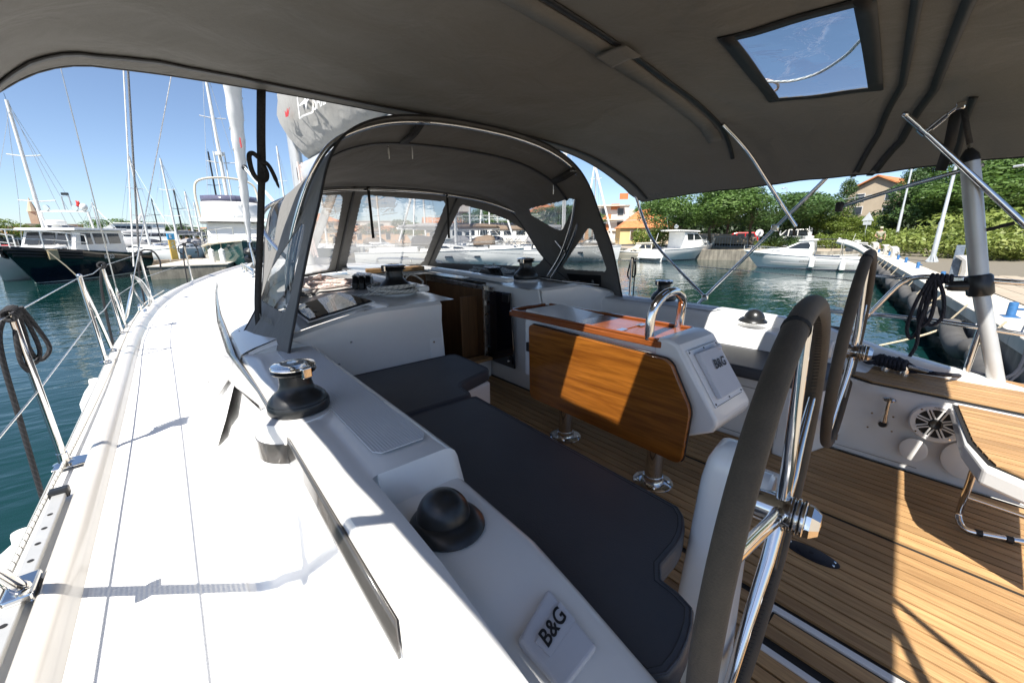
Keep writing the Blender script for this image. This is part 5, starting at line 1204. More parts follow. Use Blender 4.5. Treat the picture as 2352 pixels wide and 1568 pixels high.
# fat aluminium pole with black joint
pol = empty('davit_pole', 'thick grey aluminium pole with a black clamp standing on the stern', 'pole', PX(2290, 885, 2.9))
b0, j0, t0 = PX(2290, 885, 2.9), PX(2250, 655, 2.9), PX(2228, 372, 2.9)
put('lower_tube', MB().tube([b0, j0], .029, 24), ALUM, pol); put('upper_tube', MB().tube([j0, t0], .033, 24), ALUM, pol)
d_ = (t0-j0).normalized(); put('clamp', MB().tube([j0-d_*.05, j0-d_*.04, j0+d_*.04, j0+d_*.05], [.038, .046, .046, .038], 24), BLACK, pol)
put('clamp_arm', MB().tube([j0, j0+V((-.02, .085, -.01)), j0+V((-.022, .10, -.01))], [.03, .024, .021], 16), BLACK, pol)
put('clamp_bolt', MB().lathe([(.016, 0), (.014, .008)], j0+V((-.022, .101, -.01)), (-.2, 1, 0), 10), STEEL, pol)
put('top_cap', MB().tube([t0, t0+d_*.03, t0+d_*.06], [.034, .031, .012], 20), BLACK, pol); put('lift_wire', MB().tube([t0+d_*.05, PX(2222, 325, 3.0)], .007, 8), WIRE, pol)
put('foot', MB().box(b0-d_*.02, (.05, .05, .06)), STEEL, pol, bevel=.006)
# black rope bundle on the stern rail and on the mooring cleat
m = MB(); T = R(2160, 640); wraps(m, T, R(2200, 641)-R(2120, 636), 5, .008, .019, .016)
hang_loops(m, T+V((-.02, .02, 0)), 3, .30, .06, (0, 1, 0), .008)
m.tube(catmull([T, T+V((-.03, .03, -.2)), PX(2105, 790, 2.88), PX(2088, 820, 2.87), PX(2075, 838, 2.86)], 8), .008, 8)
tag_rope('rope', m, ROPEN, 'thick dark rope hung in bights on the starboard stern rail')
cl = empty('mooring_cleat', 'large chrome two-horned cleat on the starboard quarter holding a dark rope', 'cleat', (2.8, .23, 1.5))
a, b = PZ(1985, 818, 1.555), PZ(2143, 856, 1.55); put('horn', MB().tube([a, a.lerp(b, .5), b], [.009, .012, .010], 12), STEEL, cl)
put('post', MB().lathe([(.02, 0), (.014, .06)], a.lerp(b, .36)-V((0, 0, .06)), seg=12), STEEL, cl); put('post', MB().lathe([(.02, 0), (.014, .06)], a.lerp(b, .64)-V((0, 0, .06)), seg=12), STEEL, cl)
m = MB(); wraps(m, a.lerp(b, .42), b-a, 7, .010, .024, .018); hang_loops(m, a.lerp(b, .4)+V((0, 0, .02)), 2, .05, .16, (0, 1, 0), .010)
tag_rope('rope', m, ROPEN, 'dark rope wound round the starboard mooring cleat')
for k, (v0, v1) in enumerate(((846, 838), (862, 852))):
    tag_rope('mooring_line', MB().tube(catmull([PZ(2090, v0-12, 1.53), PZ(2200, v0, 1.53), V((4.3, -.25, 1.30-.05*k)), V((9.3, -.5-.25*k, 1.0))], 8), .010, 8), ROPEN, ('upper', 'lower')[k]+' of two dark mooring lines led from the cleat to the quay')
# ================================================================ water, land
wm = NT('harbour_water'); wm.set(Roughness=.04, IOR=1.33); wm.b.inputs['Specular IOR Level'].default_value = .5
v = wm.coord('Object', (1, 1, 1)); 
wm.col(wm.ramp(wm.noise(wm.coord('Object', (.05, .05, 1)), 1, 3), [(.3, (.003, .022, .022)), (.7, (.005, .036, .032))]))
wv1 = wm.noise(wm.coord('Object', (.9, 2.0, 1), (0, 0, rad(-35))), 1.1, 2, .5, .4); wv2 = wm.noise(wm.coord('Object', (1, 2.4, 1), (0, 0, rad(-25))), 3.4, 2, .5, .3); wv3 = wm.noise(wm.coord('Object', (1, 1.6, 1)), .35, 2)
hgt = wm.math('ADD', wm.math('ADD', wm.math('MULTIPLY', wv1, .55), wm.math('MULTIPLY', wv2, .16)), wm.math('MULTIPLY', wv3, .7))
wm.bump(hgt, 1.0, .045)
tag(obj('water', MB().prism([(-900, -60, -.5), (600, -60, -.5), (600, 900, -.5), (-900, 900, -.5)], (0, 0, .5)), wm.m, None, 0), kind='structure')
def quay_y(x): return -.44+.2038*(x-8.4)
CONC = NT('old_concrete'); CONC.set(Roughness=.9); _v = CONC.coord()
_n = CONC.noise(_v, 1.2, 6, .65); _n2 = CONC.noise(CONC.coord('Object', (3, 3, .5)), 1.5, 4, .6)
CONC.col(CONC.mix(CONC.ramp(_n2, [(.35, .7), (.65, 0)]), CONC.ramp(_n, [(.25, (.16, .145, .115)), (.75, (.36, .33, .27))]), (.075, .07, .06))); CONC.bump(CONC.noise(_v, 14, 5, .7), .4, .03); CONC = CONC.m
PAVE = NT('quay_paving'); PAVE.set(Roughness=.9); _v = PAVE.coord()
PAVE.col(PAVE.ramp(PAVE.math('ADD', PAVE.math('MULTIPLY', PAVE.noise(_v, .35, 4, .6), .6), PAVE.math('MULTIPLY', PAVE.noise(_v, 9, 3), .4)), [(.3, (.27, .22, .16)), (.7, (.43, .37, .285))])); PAVE.bump(PAVE.noise(_v, 30, 3), .3, .01); PAVE = PAVE.m
COPE = plain('coping_stone', (.55, .51, .44), .85, 0, .16, 2.2, .3, 16)
GRASS_G = plain('park_ground', (.10, .095, .045), .95, 0, .35, .6, .3, 8)
land = [(-70, quay_y(-70)), (40.3, quay_y(40.3)), (39.2, 13), (37.5, 19), (40, 32), (38, 60), (24, 92), (-8, 118), (-60, 128), (-500, 150), (-500, 900), (700, 900), (700, -300), (-70, -300)]
tag(obj('quay_ground', MB().prism([(x, y, -1) for x, y in land], (0, 0, 1.88)), PAVE, None, 0), kind='structure')
# quay wall face and coping stones
dq = V((1, .2038, 0)).normalized(); nq = V((-dq.y, dq.x, 0))   # nq points to the water
q0 = V((5.0, quay_y(5.0), 0)); LQ = 36.2
wall = obj('quay_wall', MB().prism([q0+nq*.003+V((0, 0, -1)), q0+dq*LQ+nq*.003+V((0, 0, -1)), q0+dq*LQ+nq*.06+V((0, 0, -1)), q0+nq*.06+V((0, 0, -1))], (0, 0, 1.74)), CONC); tag(wall, kind='structure')
cm = None
for k in range(30):
    a = q0+dq*(k*1.2+.006); b = q0+dq*((k+1)*1.2-.006); jz = random.uniform(-.006, .006)
    obj('coping_stone', MB().prism([a-nq*.75+V((0, 0, .72)), b-nq*.75+V((0, 0, .72)), b+nq*.085+V((0, 0, .72)), a+nq*.085+V((0, 0, .72))], (0, 0, .19+jz)), COPE, wall, 0, bevel=.012)
pav = obj('quay_pavement', MB().prism([q0-nq*.77+V((0, 0, .86)), q0+dq*LQ-nq*.77+V((0, 0, .86)), q0+dq*LQ-nq*9+V((0, 0, .86)), q0-nq*9+V((0, 0, .86))], (0, 0, .027)), plain('joint_sand', (.16, .14, .105), .95), None, 0); tag(pav, kind='structure')
slab_m = MB().box((0, 0, 0), (.585, .385, .02)).mesh('paving_slab'); slab_m.materials.append(PAVE)
for i in range(22):
    for j in range(13):
        o = bpy.data.objects.new('paving_slab', slab_m); C.objects.link(o); o.parent = pav
        p = q0+dq*(1.4+i*.6+(j % 2)*.3)-nq*(.99+j*.4); o.location = (p.x, p.y, .898+random.uniform(-.003, .003)); o.rotation_euler = (random.uniform(-.004, .004), random.uniform(-.004, .004), math.atan2(dq.y, dq.x))
# far quay wall, road and kerb behind it
fw = [V((40.3, quay_y(40.3), 0)), V((39.2, 13, 0)), V((37.5, 19, 0)), V((40, 32, 0)), V((38, 60, 0)), V((24, 92, 0)), V((-8, 118, 0)), V((-60, 128, 0)), V((-220, 140, 0))]
for a, b in zip(fw, fw[1:]):
    d = (b-a).normalized(); n = V((-d.y, d.x, 0)); n = n if n.dot(V((0, 30, 0))-a) > 0 else -n
    tag(obj('far_quay_wall', MB().prism([a+n*.004+V((0, 0, -1)), b+n*.004+V((0, 0, -1)), b+n*.07+V((0, 0, -1)), a+n*.07+V((0, 0, -1))], (0, 0, 1.89)), CONC, None, 0), kind='structure')
ASPH = plain('asphalt', (.055, .053, .05), .9, 0, .25, 4, .3, 60)
tag(obj('road', MB().prism([(46, 40, .885), (60, 40, .885), (78, -30, .885), (58, -30, .885)], (0, 0, .004)), ASPH, None, 0), kind='structure')
tag(obj('park_ground', MB().prism([(59, 30, .884), (160, 60, .884), (160, -60, .884), (76, -60, .884)], (0, 0, .003)), GRASS_G, None, 0), kind='structure')
# ---------------------------------------------------------------- boats
NAVY = plain('navy_hull', (.006, .012, .022), .10, 0, .3, 1.5, coat=.5); GREENH = plain('green_hull', (.02, .065, .065), .12, 0, .2, 2, coat=.5)
WHITEB = plain('boat_white', (.72, .72, .70), .25, 0, .06, 1.2); CREAM = plain('boat_cream', (.62, .56, .45), .3, 0, .06, 1.2)
GLASSB = plain('boat_window', (.02, .025, .03), .06, 0, .2, 2); BLUEC = plain('blue_canvas', (.03, .07, .20), .8); NAVYC = plain('navy_canvas', (.02, .024, .04), .8); TANC = plain('tan_canvas', (.36, .29, .21), .85, 0, .15, 3); BROWNC = plain('brown_canvas', (.17, .125, .09), .85, 0, .15, 3)
BOOT = plain('boot_stripe', (.35, .42, .38), .4); GREYC = plain('grey_cover', (.25, .25, .26), .8); DARKC = plain('charcoal_canvas', (.03, .03, .032), .8); SPAR = plain('white_spar', (.66, .66, .65), .35); SPARK = plain('black_spar', (.02, .02, .022), .3)
def hb_t(t, tw):
    if t < .45: k = t/.45; return lerp(tw, 1, k*k*(3-2*k))
    return max(0, 1-((t-.45)/.55)**2.3)
def boat_hull(par, L, B, zs, zb, mat, tw=.85, rake=.1, flare=.18, deckmat=None, boot=None, wl_b=.75):
    n = 22; rows = []; deck = []
    for i in range(n+1):
        t = i/n; hbm = B/2*hb_t(t, tw); sz = lerp(zs, zb, t**1.7); x = (t-.5)*L
        r = []
        for f, w_ in ((1, 1), (.93, 1), (.6, 1-flare*.35*t), (.25, 1-flare*(.5+.9*t)), (0.02, lerp(.92, .62, t)-flare*.3), (-.28/max(.3, sz), .55)):
            z = sz*f; r.append(V((x-rake*L*(1-max(0, f))*t**4, hbm*w_, z)))
        rows.append(r); deck.append([V((x, hbm*.985*a, sz-.05)) for a in (1, .5, 0, -.5, -1)])
    m = MB().grid(rows); m.grid([[V((p.x, -p.y, p.z)) for p in r] for r in rows], flip=True)
    tr_ = rows[0]; m.add([p for p in tr_]+[V((p.x, -p.y, p.z)) for p in tr_], [[0, 1, 2, 3, 4, 5, 11, 10, 9, 8, 7, 6]])
    obj('hull', m, mat, par, 50); obj('deck', MB().grid(deck), deckmat or WHITEB, par, 50)
    if boot:
        obj('boot_stripe', MB().grid([[r[4]+V((0, .012, .11)), r[4]+V((0, .016, .0))] for r in rows]).grid([[V((r[4].x, -r[4].y-.012, r[4].z+.11)), V((r[4].x, -r[4].y-.016, r[4].z))] for r in rows], flip=True), boot, par, 50)
    ed = [r[0]+V((0, .01, 0)) for r in rows]
    obj('rub_rail', MB().tube(ed+[V((p.x, -p.y, p.z)) for p in ed[::-1]], .03, 6), mat if mat is NAVY else WHITEB, par)
    return lambda t: (rows[int(round(t*n))][0].y, rows[int(round(t*n))][0].z)
def cabin(par, prof, w0, w1, mat, name='cabin', bevel=.04):
    zs_ = [z for x, z in prof]; a, b = min(zs_), max(zs_)
    hw = lambda z: lerp(w0, w1, (z-a)/max(.01, b-a))
    L_ = [V((x, hw(z), z)) for x, z in prof]; R_ = [V((x, -hw(z), z)) for x, z in prof]; n = len(prof)
    m = MB().add(L_+R_, [list(range(n))[::-1], list(range(n, 2*n))]+[(i, (i+1) % n, n+(i+1) % n, n+i) for i in range(n)])
    o = obj(name, m, mat, par, 0, bevel=bevel)
    return hw
def side_panes(par, polys, hw, mat=None, both=True, name='window', off=.012):
    for P in polys:
        for s in ((1, -1) if both else (1,)):
            pts = [V((x, s*(hw(z)+off), z)) for x, z in P]
            obj(name, MB().prism(pts, (0, -s*.02, 0)), mat or GLASSB, par, 0)
def railing(par, pts, h, r=.016, mat=None, posts=None):
    m = MB(); top = [V(p)+V((0, 0, h)) for p in pts]; m.tube(top, r, 6); m.tube([V(p)+V((0, 0, h*.5)) for p in pts], r*.7, 5)
    for p in pts: m.tube([V(p), V(p)+V((0, 0, h))], r, 6)
    return obj('railing', m, mat or STEEL, par)
def boat_fender(par, x, y, z, ball=False, r=.13, h=.6):
    if ball: obj('fender', MB().sphere((x, y, z), r*1.6, 14, 10), FEND, par)
    else: obj('fender', MB().lathe([(.02, -h/2), (r, -h/2+.1), (r, h/2-.1), (.03, h/2), (.02, h/2+.05)], (x, y, z), seg=14), FEND, par)
    obj('fender_rope', MB().tube([(x, y, z+h/2), (x, y*.97, z+h/2+.5)], .008, 4), ROPET, par)
def boat_at(name, label, cat, p, hv, group=None):
    t = empty(name, label, cat, (p[0], p[1], 0), group, math.atan2(hv[1], hv[0])); return t
def spar_rig(par, x, H, mat, r=.11, spreads=(.35, .65), z0=1.0, boom=None, wires=True, sw=.9, chain=1.4, fur=None, furmat=None):
    obj('mast', MB().tube([(x, 0, z0), (x, 0, H)], [r, r*.75], 10), mat, par)
    m = MB()
    for s_ in spreads:
        z = lerp(z0, H, s_); m.tube([(x-.1, -sw*(1.15-s_*.4), z+.1), (x, 0, z), (x-.1, sw*(1.15-s_*.4), z+.1)], .035, 5)
    obj('spreaders', m, mat, par)
    if wires:
        m = MB()
        for s in (-1, 1):
            m.tube([(x-.1, s*chain, z0), (x-.1, s*sw, lerp(z0, H, spreads[0])), (x, s*.05, H)], .014, 4); m.tube([(x, s*.03, H*.98), (x-4.5, s*.3, z0+.2)], .012, 4)
        m.tube([(x, 0, H*.95), (x+4.6, 0, z0+.2)], .014, 4); obj('rigging', m, GALV, par)
    if boom: obj('boom', MB().tube([(x-.1, 0, z0+boom[0]), (x-boom[1], 0, z0+boom[0]+.1)], .09, 8), mat, par); obj('sail_cover', MB().tube([(x-.15, 0, z0+boom[0]+.22), (x-boom[1]*.5, 0, z0+boom[0]+.27), (x-boom[1]*.97, 0, z0+boom[0]+.2)], [.20, .22, .12], 8), boom[2], par)
    if fur: obj('furled_sail', MB().tube([(x+4.5, 0, z0+.4), (x+2.4, 0, lerp(z0, H, .48)), (x+.3, 0, H*.93)], [.06, .13, .05], 8), furmat or WHITEB, par)
    obj('masthead', MB().tube([(x, 0, H), (x+.05, 0, H+.35)], .012, 4), SPARK, par)
def sailboat(label, p, hv, L=11.5, hull=None, canvas=None, mast=None, H=15.5, bimini=None, fur=True, cover=None, group='moored sailing yachts', text_=None, r=.11):
    t = boat_at('moored_yacht', label, 'yacht', p, hv, group); hull = hull or WHITEB; mast = mast or SPAR
    e = boat_hull(t, L, L*.31, 1.15, 1.38, hull, .9, .02, .1, boot=BOOT)
    hw = cabin(t, [(-L*.12, 1.15), (L*.24, 1.25), (L*.20, 1.42), (L*.05, 1.72), (-L*.12, 1.78)], L*.105, L*.085, WHITEB)
    side_panes(t, [[(-L*.09, 1.42), (L*.06, 1.42), (L*.04, 1.58), (-L*.09, 1.62)], [(L*.08, 1.38), (L*.15, 1.38), (L*.13, 1.48), (L*.08, 1.53)]], hw)
    cabin(t, [(-L*.42, 1.1), (-L*.13, 1.1), (-L*.13, 1.55), (-L*.42, 1.45)], L*.125, L*.115, WHITEB, 'coaming')
    for s in (1, -1):
        for x in (-.2, .06, .22): 
            yb, zb = e(.5+x); obj('hull_window', MB().box((x*L, s*(yb-.005*0), .82), (.55, .05, .12)), GLASSB, t, 0)
    cv = canvas or GREYC
    hood_ = []
    for k in range(7):
        a = math.pi*k/6; hood_.append(a)
    rows = [[V((xx, L*.105*math.cos(a)*(1 if k else .97), 1.6+h*math.sin(a)**.6)) for a in hood_] for k, (xx, h) in enumerate(((-L*.02, .15), (-L*.06, .62), (-L*.14, .78), (-L*.17, .72)))]
    obj('sprayhood', MB().grid(rows), cv, t, 60, solid=.02)
    if bimini:
        rows = [[V((xx, L*.12*math.cos(a), 2.75+.35*math.sin(a)**.7)) for a in hood_] for xx in (-L*.45, -L*.33, -L*.20)]; obj('bimini', MB().grid(rows), bimini, t, 60, solid=.02)
        m = MB()
        for s in (-1, 1):
            for xx in (-.44, -.22): m.tube([(-L*.33, s*L*.13, 1.3), (xx*L, s*L*.12, 2.76)], .02, 5)
        obj('bimini_frame', m, STEEL, t)
    P = [(-L*.48, L*.13, 1.1), (-L*.25, L*.15, 1.15), (0, L*.15, 1.2), (L*.2, L*.125, 1.25), (L*.36, L*.07, 1.32), (L*.48, .05, 1.36)]
    railing(t, P, .6, .012); railing(t, [(x, -y, z) for x, y, z in P], .6, .012)
    spar_rig(t, L*.08, H, mast, r, boom=(1.3, L*.36, cover or cv), chain=L*.14, z0=1.5, fur=fur)
    return t
def at0(u, v): p = PZ(u, v, 0); return (p.x, p.y)
def cam_side(u, ang=0):
    az = YAW+math.atan((u-UC)/945)+ang; return V((math.cos(az), -math.sin(az), 0)), V((math.sin(az), math.cos(az), 0))
# navy pilot boat, bow towards us
bx = at0(195, 648)
hv = V((-.42, -.91)); t = boat_at('pilot_boat', 'dark navy motor boat with white cabin and black rubber bow fendering', 'motor boat', (bx[0]-.5, bx[1]+3.6), hv)
boat_hull(t, 9.4, 3.5, 1.35, 1.95, NAVY, .88, .16, .3, boot=BOOT)
hw = cabin(t, [(-2.6, 1.3), (1.9, 1.4), (1.75, 1.95), (1.35, 2.75), (-2.6, 2.8)], 1.25, 1.15, WHITEB)
cabin(t, [(-2.9, 2.8), (1.75, 2.76), (1.7, 2.9), (-2.9, 2.94)], 1.35, 1.3, WHITEB, 'roof')
for y0 in (-.98, -.30, .38):
    pts = [V((1.80-.0, y0, 2.02)), V((1.80, y0+.60, 2.02)), V((1.43, y0+.57, 2.66)), V((1.43, y0+.03, 2.66))]; obj('front_window', MB().prism([p+V((.03, 0, 0)) for p in pts], (.02, 0, .01)), GLASSB, t, 0)
side_panes(t, [[(.35, 2.0), (1.3, 2.0), (1.1, 2.62), (.35, 2.62)], [(-.9, 2.0), (.15, 2.0), (.15, 2.62), (-.9, 2.62)], [(-2.2, 2.0), (-1.1, 2.0), (-1.1, 2.62), (-2.2, 2.62)]], hw)
cabin(t, [(1.7, 1.35), (3.1, 1.55), (2.9, 1.85), (1.8, 1.98)], 1.0, .85, WHITEB, 'fore_cabin')
side_panes(t, [[(2.0, 1.62), (2.3, 1.64), (2.3, 1.82), (2.0, 1.82)], [(2.5, 1.64), (2.75, 1.66), (2.7, 1.8), (2.5, 1.82)]], lambda z: .93)
for k in range(3):
    P = []
    for i in range(12):
        x = lerp(4.66-.10*k, 1.9, i/11); tt = x/9.4+.5; P.append(V((x-.05*k, 1.75*hb_t(tt, .88)*(1-.03*k)+.03, lerp(1.35, 1.95, tt**1.7)-.12-.15*k)))
    for s in (1, -1): obj('bow_fendering', MB().tube([V((p.x, s*p.y, p.z)) for p in P], .075, 7), RUBBER, t)
obj('fender_wrap', MB().box((3.25, 1.06, 1.50), (.42, .14, .52), -.5), plain('tan_leather', (.40, .32, .19), .7), t, 0, bevel=.03)
P = [(4.45, .25, 1.9), (3.6, 1.0, 1.85), (2.6, 1.45, 1.75), (1.5, 1.6, 1.65)]
railing(t, P, .85, .03, WHITEB); railing(t, [(x, -y, z) for x, y, z in P], .85, .03, WHITEB); obj('pulpit', MB().tube([(4.45, .25, 2.75), (4.65, 0, 2.78), (4.45, -.25, 2.75)], .03, 6), WHITEB, t)
m = MB(); m.tube(catmull([V((-.2, -1.1, 2.9)), V((-.1, -1.1, 3.7)), V((-.1, -.9, 3.85)), V((-.1, .9, 3.85)), V((-.1, 1.1, 3.7)), V((-.2, 1.1, 2.9))], 4), .05, 8); obj('radar_arch', m, WHITEB, t)
obj('radar', MB().lathe([(.40, 0), (.42, .05), (.42, .22), (.36, .27)], (.3, -.3, 3.08), seg=20), WHITEB, t); obj('radar_stand', MB().lathe([(.25, 0), (.18, .14)], (.3, -.3, 2.93), seg=12), WHITEB, t)
for y in (-.8, .55): obj('searchlight', MB().lathe([(.10, -.1), (.17, 0), (.17, .05)], (-.1, y, 4.05), (.9, -.2, 0), 16), STEEL, t); obj('light_stand', MB().tube([(-.1, y, 3.85), (-.1, y, 3.95)], .03, 6), STEEL, t)
obj('antenna_dome', MB().sphere((-.1, .95, 4.1), .18, 12, 8, (1, 1, 1.2)), WHITEB, t)
obj('signal_mast', MB().tube([(-.4, -.15, 3.85), (-.4, -.15, 4.7), (-.4, .2, 4.75), (-.4, .2, 3.85)], .035, 6), GALV, t); obj('camera_head', MB().box((-.4, .05, 4.85), (.12, .3, .14)), BLACK, t, 0)
obj('flag', MB().grid([[V((-.4, .45+.02*math.sin(i), 4.5-.08*i)) for i in range(5)], [V((-.4, .62+.03*math.sin(i*1.3), 4.46-.09*i)) for i in range(5)]]), RED, t, solid=.004)
text('registration', '86 ZD', .32, V((.2, 1.70, 1.25)), V((-1, .02, 0)), V((0, 0, 1)), LETTERW, t, lift=.05)
obj('anchor_line', MB().tube([(3.6, .95, 1.9), (3.3, 1.5, .9), (3.1, 2.0, -.1)], .03, 6), ROPET, t)
# pier with the yellow berth sign
pier = empty('concrete_pier', 'short weathered concrete pier beside the dark motor boat', 'pier', (2, 32, 0))
pa, pb = at0(347, 643), at0(470, 636)
pf = V((pa[0], pa[1], 0)); pr_ = V((pb[0]+1.2, pb[1]-.3, 0)); bk = V((.25, 1, 0))*9
put('body', MB().prism([pf+V((0, 0, -.6)), pr_+V((0, 0, -.6)), pr_+bk+V((0, 0, -.6)), pf+bk+V((0, 0, -.6))], (0, 0, 1.30)), CONC, pier, smooth=0, bevel=.05)
put('deck', MB().prism([pf+V((-.05, -.05, .702)), pr_+V((.05, -.05, .702)), pr_+bk+V((.05, 0, .702)), pf+bk+V((-.05, 0, .702))], (0, 0, .06)), COPE, pier, smooth=0)
sg = PZ(404, 596, .76); 
sign = empty('berth_sign', 'yellow berth pillar with a blue top marked E on the pier', 'sign', (sg.x, sg.y+.3, .76), None, .35)
YEL = plain('sign_yellow', (.62, .42, .10), .55); SBL = plain('sign_blue', (.03, .28, .55), .5)
obj('pillar', MB().prism([(-.22, 0, 0), (.22, 0, 0), (.20, 0, 1.45), (-.20, 0, 1.45)], (0, .12, 0)), YEL, sign, 0, bevel=.02); obj('top_panel', MB().prism([(-.22, -.02, 1.455), (.22, -.02, 1.455), (.22, -.02, 1.90), (-.22, -.02, 1.90)], (0, .16, 0)), SBL, sign, 0, bevel=.02)
text('lettering', 'E', .32, (-.05, -.021, 1.68), (1, 0, 0), (0, 0, 1), LETTERW, sign, lift=.006, weight=.03)
obj('wave_emblem', MB().tube([(.02+.09*math.sin(k*1.25), -.012, .75+k*.045) for k in range(14)], .012, 5), SBL, sign)
# long timber walkway behind with little harbour boats
wk = empty('timber_walkway', 'long low timber walkway running behind the pier', 'walkway', (5, 42, 0)); TIMB = wood('grey_timber', (.22, .17, .12), (.34, .27, .19), 8, .85, 1, 0, .15)
for k in range(40): put('plank', MB().box((-6+k*.8, 42.5+.1*k*.2, .62), (.76, 2.2, .07)), TIMB, wk, smooth=0)
put('side_beam', MB().prism([(-6.4, 41.3, .30), (26, 42.1, .30), (26, 42.1, .58), (-6.4, 41.3, .58)], (0, -.12, 0)), TIMB, wk, smooth=0)
for k in range(9): put('pile', MB().lathe([(.16, -1), (.16, .95), (.1, 1.0)], (-6+k*3.6, 41.0+.1*k, 0), seg=10), TIMB, wk)
# green trawler yacht, bow on
hv = V((-.06, -1.0)); cx = at0(572, 628); t = boat_at('trawler_yacht', 'green hulled trawler yacht with tall white flying bridge, bow towards us', 'motor yacht', (cx[0]+.2, cx[1]+5.4), hv)
boat_hull(t, 11.5, 4.3, 1.55, 2.1, GREENH, .92, .08, .22, deckmat=WHITEB)
obj('cap_rail', MB().tube([(5.7, 0, 2.12), (4.6, 1.0, 2.03), (3, 1.75, 1.92), (1, 2.1, 1.75), (-5.6, 2.0, 1.58)], .07, 8), CREAM, t); obj('cap_rail', MB().tube([(5.7, 0, 2.12), (4.6, -1.0, 2.03), (3, -1.75, 1.92), (1, -2.1, 1.75), (-5.6, -2.0, 1.58)], .07, 8), CREAM, t)
hw = cabin(t, [(-4, 1.6), (2.9, 1.8), (2.7, 2.4), (2.0, 3.35), (-4, 3.4)], 1.75, 1.6, WHITEB, bevel=.12)
side_panes(t, [[(.6, 2.4), (1.9, 2.4), (1.5, 3.05), (.6, 3.05)], [(-1.2, 2.4), (.4, 2.4), (.4, 3.05), (-1.2, 3.05)]], hw)
cabin(t, [(-4.8, 3.42), (2.9, 3.38), (2.7, 3.6), (-4.8, 3.66)], 2.0, 1.95, WHITEB, 'boat_deck', .08)
rows = []
for z, f in ((3.6, 1.05), (3.9, 1.0), (4.4, .97), (4.75, .96)):
    rows.append([V((2.1*f-1.1*abs(a)**2.2, 1.75*f*a*(1 if abs(a) < 1 else 1), z)) for a in [-1+k/10 for k in range(21)]]+[])
obj('flying_bridge', MB().grid(rows), WHITEB, t, 60, solid=.12)
obj('wind_screen', MB().grid([[p+V((0, 0, .0)) for p in rows[-1]], [p*1.0+V((-.12, 0, .42)) for p in rows[-1]]]), plain('smoked_acrylic', (.10, .10, .15), .1), t, 60, solid=.02)
obj('seats', MB().box((.2, -.2, 4.85), (.7, 2.4, .5)), GREYC, t, 0, bevel=.08)
obj('radar_arch', MB().tube(catmull([V((-.6, -1.9, 3.7)), V((-.7, -1.9, 5.6)), V((-.7, -1.5, 6.35)), V((-.7, 0, 6.6)), V((-.7, 1.5, 6.35)), V((-.7, 1.9, 5.6)), V((-.6, 1.9, 3.7))], 6), .075, 8), CREAM, t)
P = [(5.4, .35, 2.1), (4.4, 1.2, 2.0), (3.2, 1.75, 1.92), (1.8, 2.0, 1.82), (0, 2.1, 1.7)]
railing(t, P, .85, .022); railing(t, [(x, -y, z) for x, y, z in P], .85, .022)
for y, x in ((-1.0, 4.9), (-1.55, 4.2)): boat_fender(t, x, y-.12, 1.15, r=.17, h=.95)
spar_rig(t, -1.6, 14.2, SPAR, .13, (.4, .68), 3.4, wires=True); obj('radar', MB().lathe([(.3, 0), (.3, .2)], (-1.2, 0, 8.2), seg=14), WHITEB, t)
for y in (-.35, .3): obj('signal_mast', MB().tube([(-1.5, y, 3.6), (-1.55, y, 8.5)], .05, 6), SPAR, t)
# forest of masts on the left: yachts beyond the walkway (mast top pixel, base pixel, distance, colour)
MS = [((30, 232), 112, 40, SPAR, 'white-masted sailing yacht behind the bow of the dark motor boat', .11),
      ((305, 360), 343, 58, SPAR, 'distant yacht whose mast stands beside the flecked halyard', .11), ((357, 457), 371, 84, SPARK, 'far yacht with a short dark mast', .09),
      ((370, 364), 410, 60, SPAR, 'yacht with double spreaders right of the steel shroud', .11), ((402, 434), 425, 70, SPARK, 'yacht with a slanting black mast left of the trawler', .11),
      ((432, 440), 449, 72, SPAR, 'yacht with a thin white mast, third from the trawler', .13), ((450, 464), 464, 80, SPAR, 'yacht with a short white mast nearest the trawler', .12),
      ((484, 349), 517, 64, SPARK, 'yacht with a black mast and a flag behind the trawler bridge', .12), ((652, 337), 668, 75, SPAR, 'yacht whose mast shows between strap and sail bag', .16), ((700, 420), 716, 90, SPAR, 'distant yacht hidden behind the sprayhood side', .13), ((215, 465), 236, 66, SPAR, 'small yacht behind the cabin roof of the dark motor boat', .09)]
for (tp, bu, r, mt, lb, rr) in MS:
    q = PD(tp[0], tp[1], r); side, los = cam_side(bu)
    p = PD(bu, 560, r); hv_ = side*(1 if tp[0] % 2 else -1)*.5-los*.86; t = sailboat(lb, (p.x-hv_.x*.84, p.y-hv_.y*.84), hv_, 10.5, H=q.z, mast=mt, r=rr, canvas=NAVYC if mt is SPARK else GREYC, fur=False, group='yachts moored beyond the walkway')
# small harbour boats at far left and behind the pier
def dayboat(label, u, v, hvx, L, hull, roof, cab=True):
    p = at0(u, v); t = boat_at('small_boat', label, 'boat', p, hvx, 'small harbour boats'); boat_hull(t, L, L*.36, .7, 1.0, hull, .85, .08, .2)
    if cab:
        hw = cabin(t, [(-L*.15, .7), (L*.2, .8), (L*.12, 1.55), (-L*.15, 1.6)], L*.12, L*.10, WHITEB); side_panes(t, [[(-L*.12, 1.1), (L*.0, 1.1), (0, 1.45), (-L*.12, 1.45)], [(L*.03, 1.1), (L*.12, 1.1), (L*.08, 1.42), (L*.03, 1.45)]], hw)
        cabin(t, [(-L*.3, 1.62), (L*.16, 1.58), (L*.15, 1.68), (-L*.3, 1.72)], L*.13, L*.125, roof, 'roof')
    else: obj('cover', MB().grid([[V((x, y, .95+.35*(1-abs(x)/(L*.5))*(1-abs(y)/(L*.17)))) for y in (-L*.16, -L*.08, 0, L*.08, L*.16)] for x in (-L*.45, -L*.2, 0, L*.2, L*.4)]), roof, t, 60)
    return t
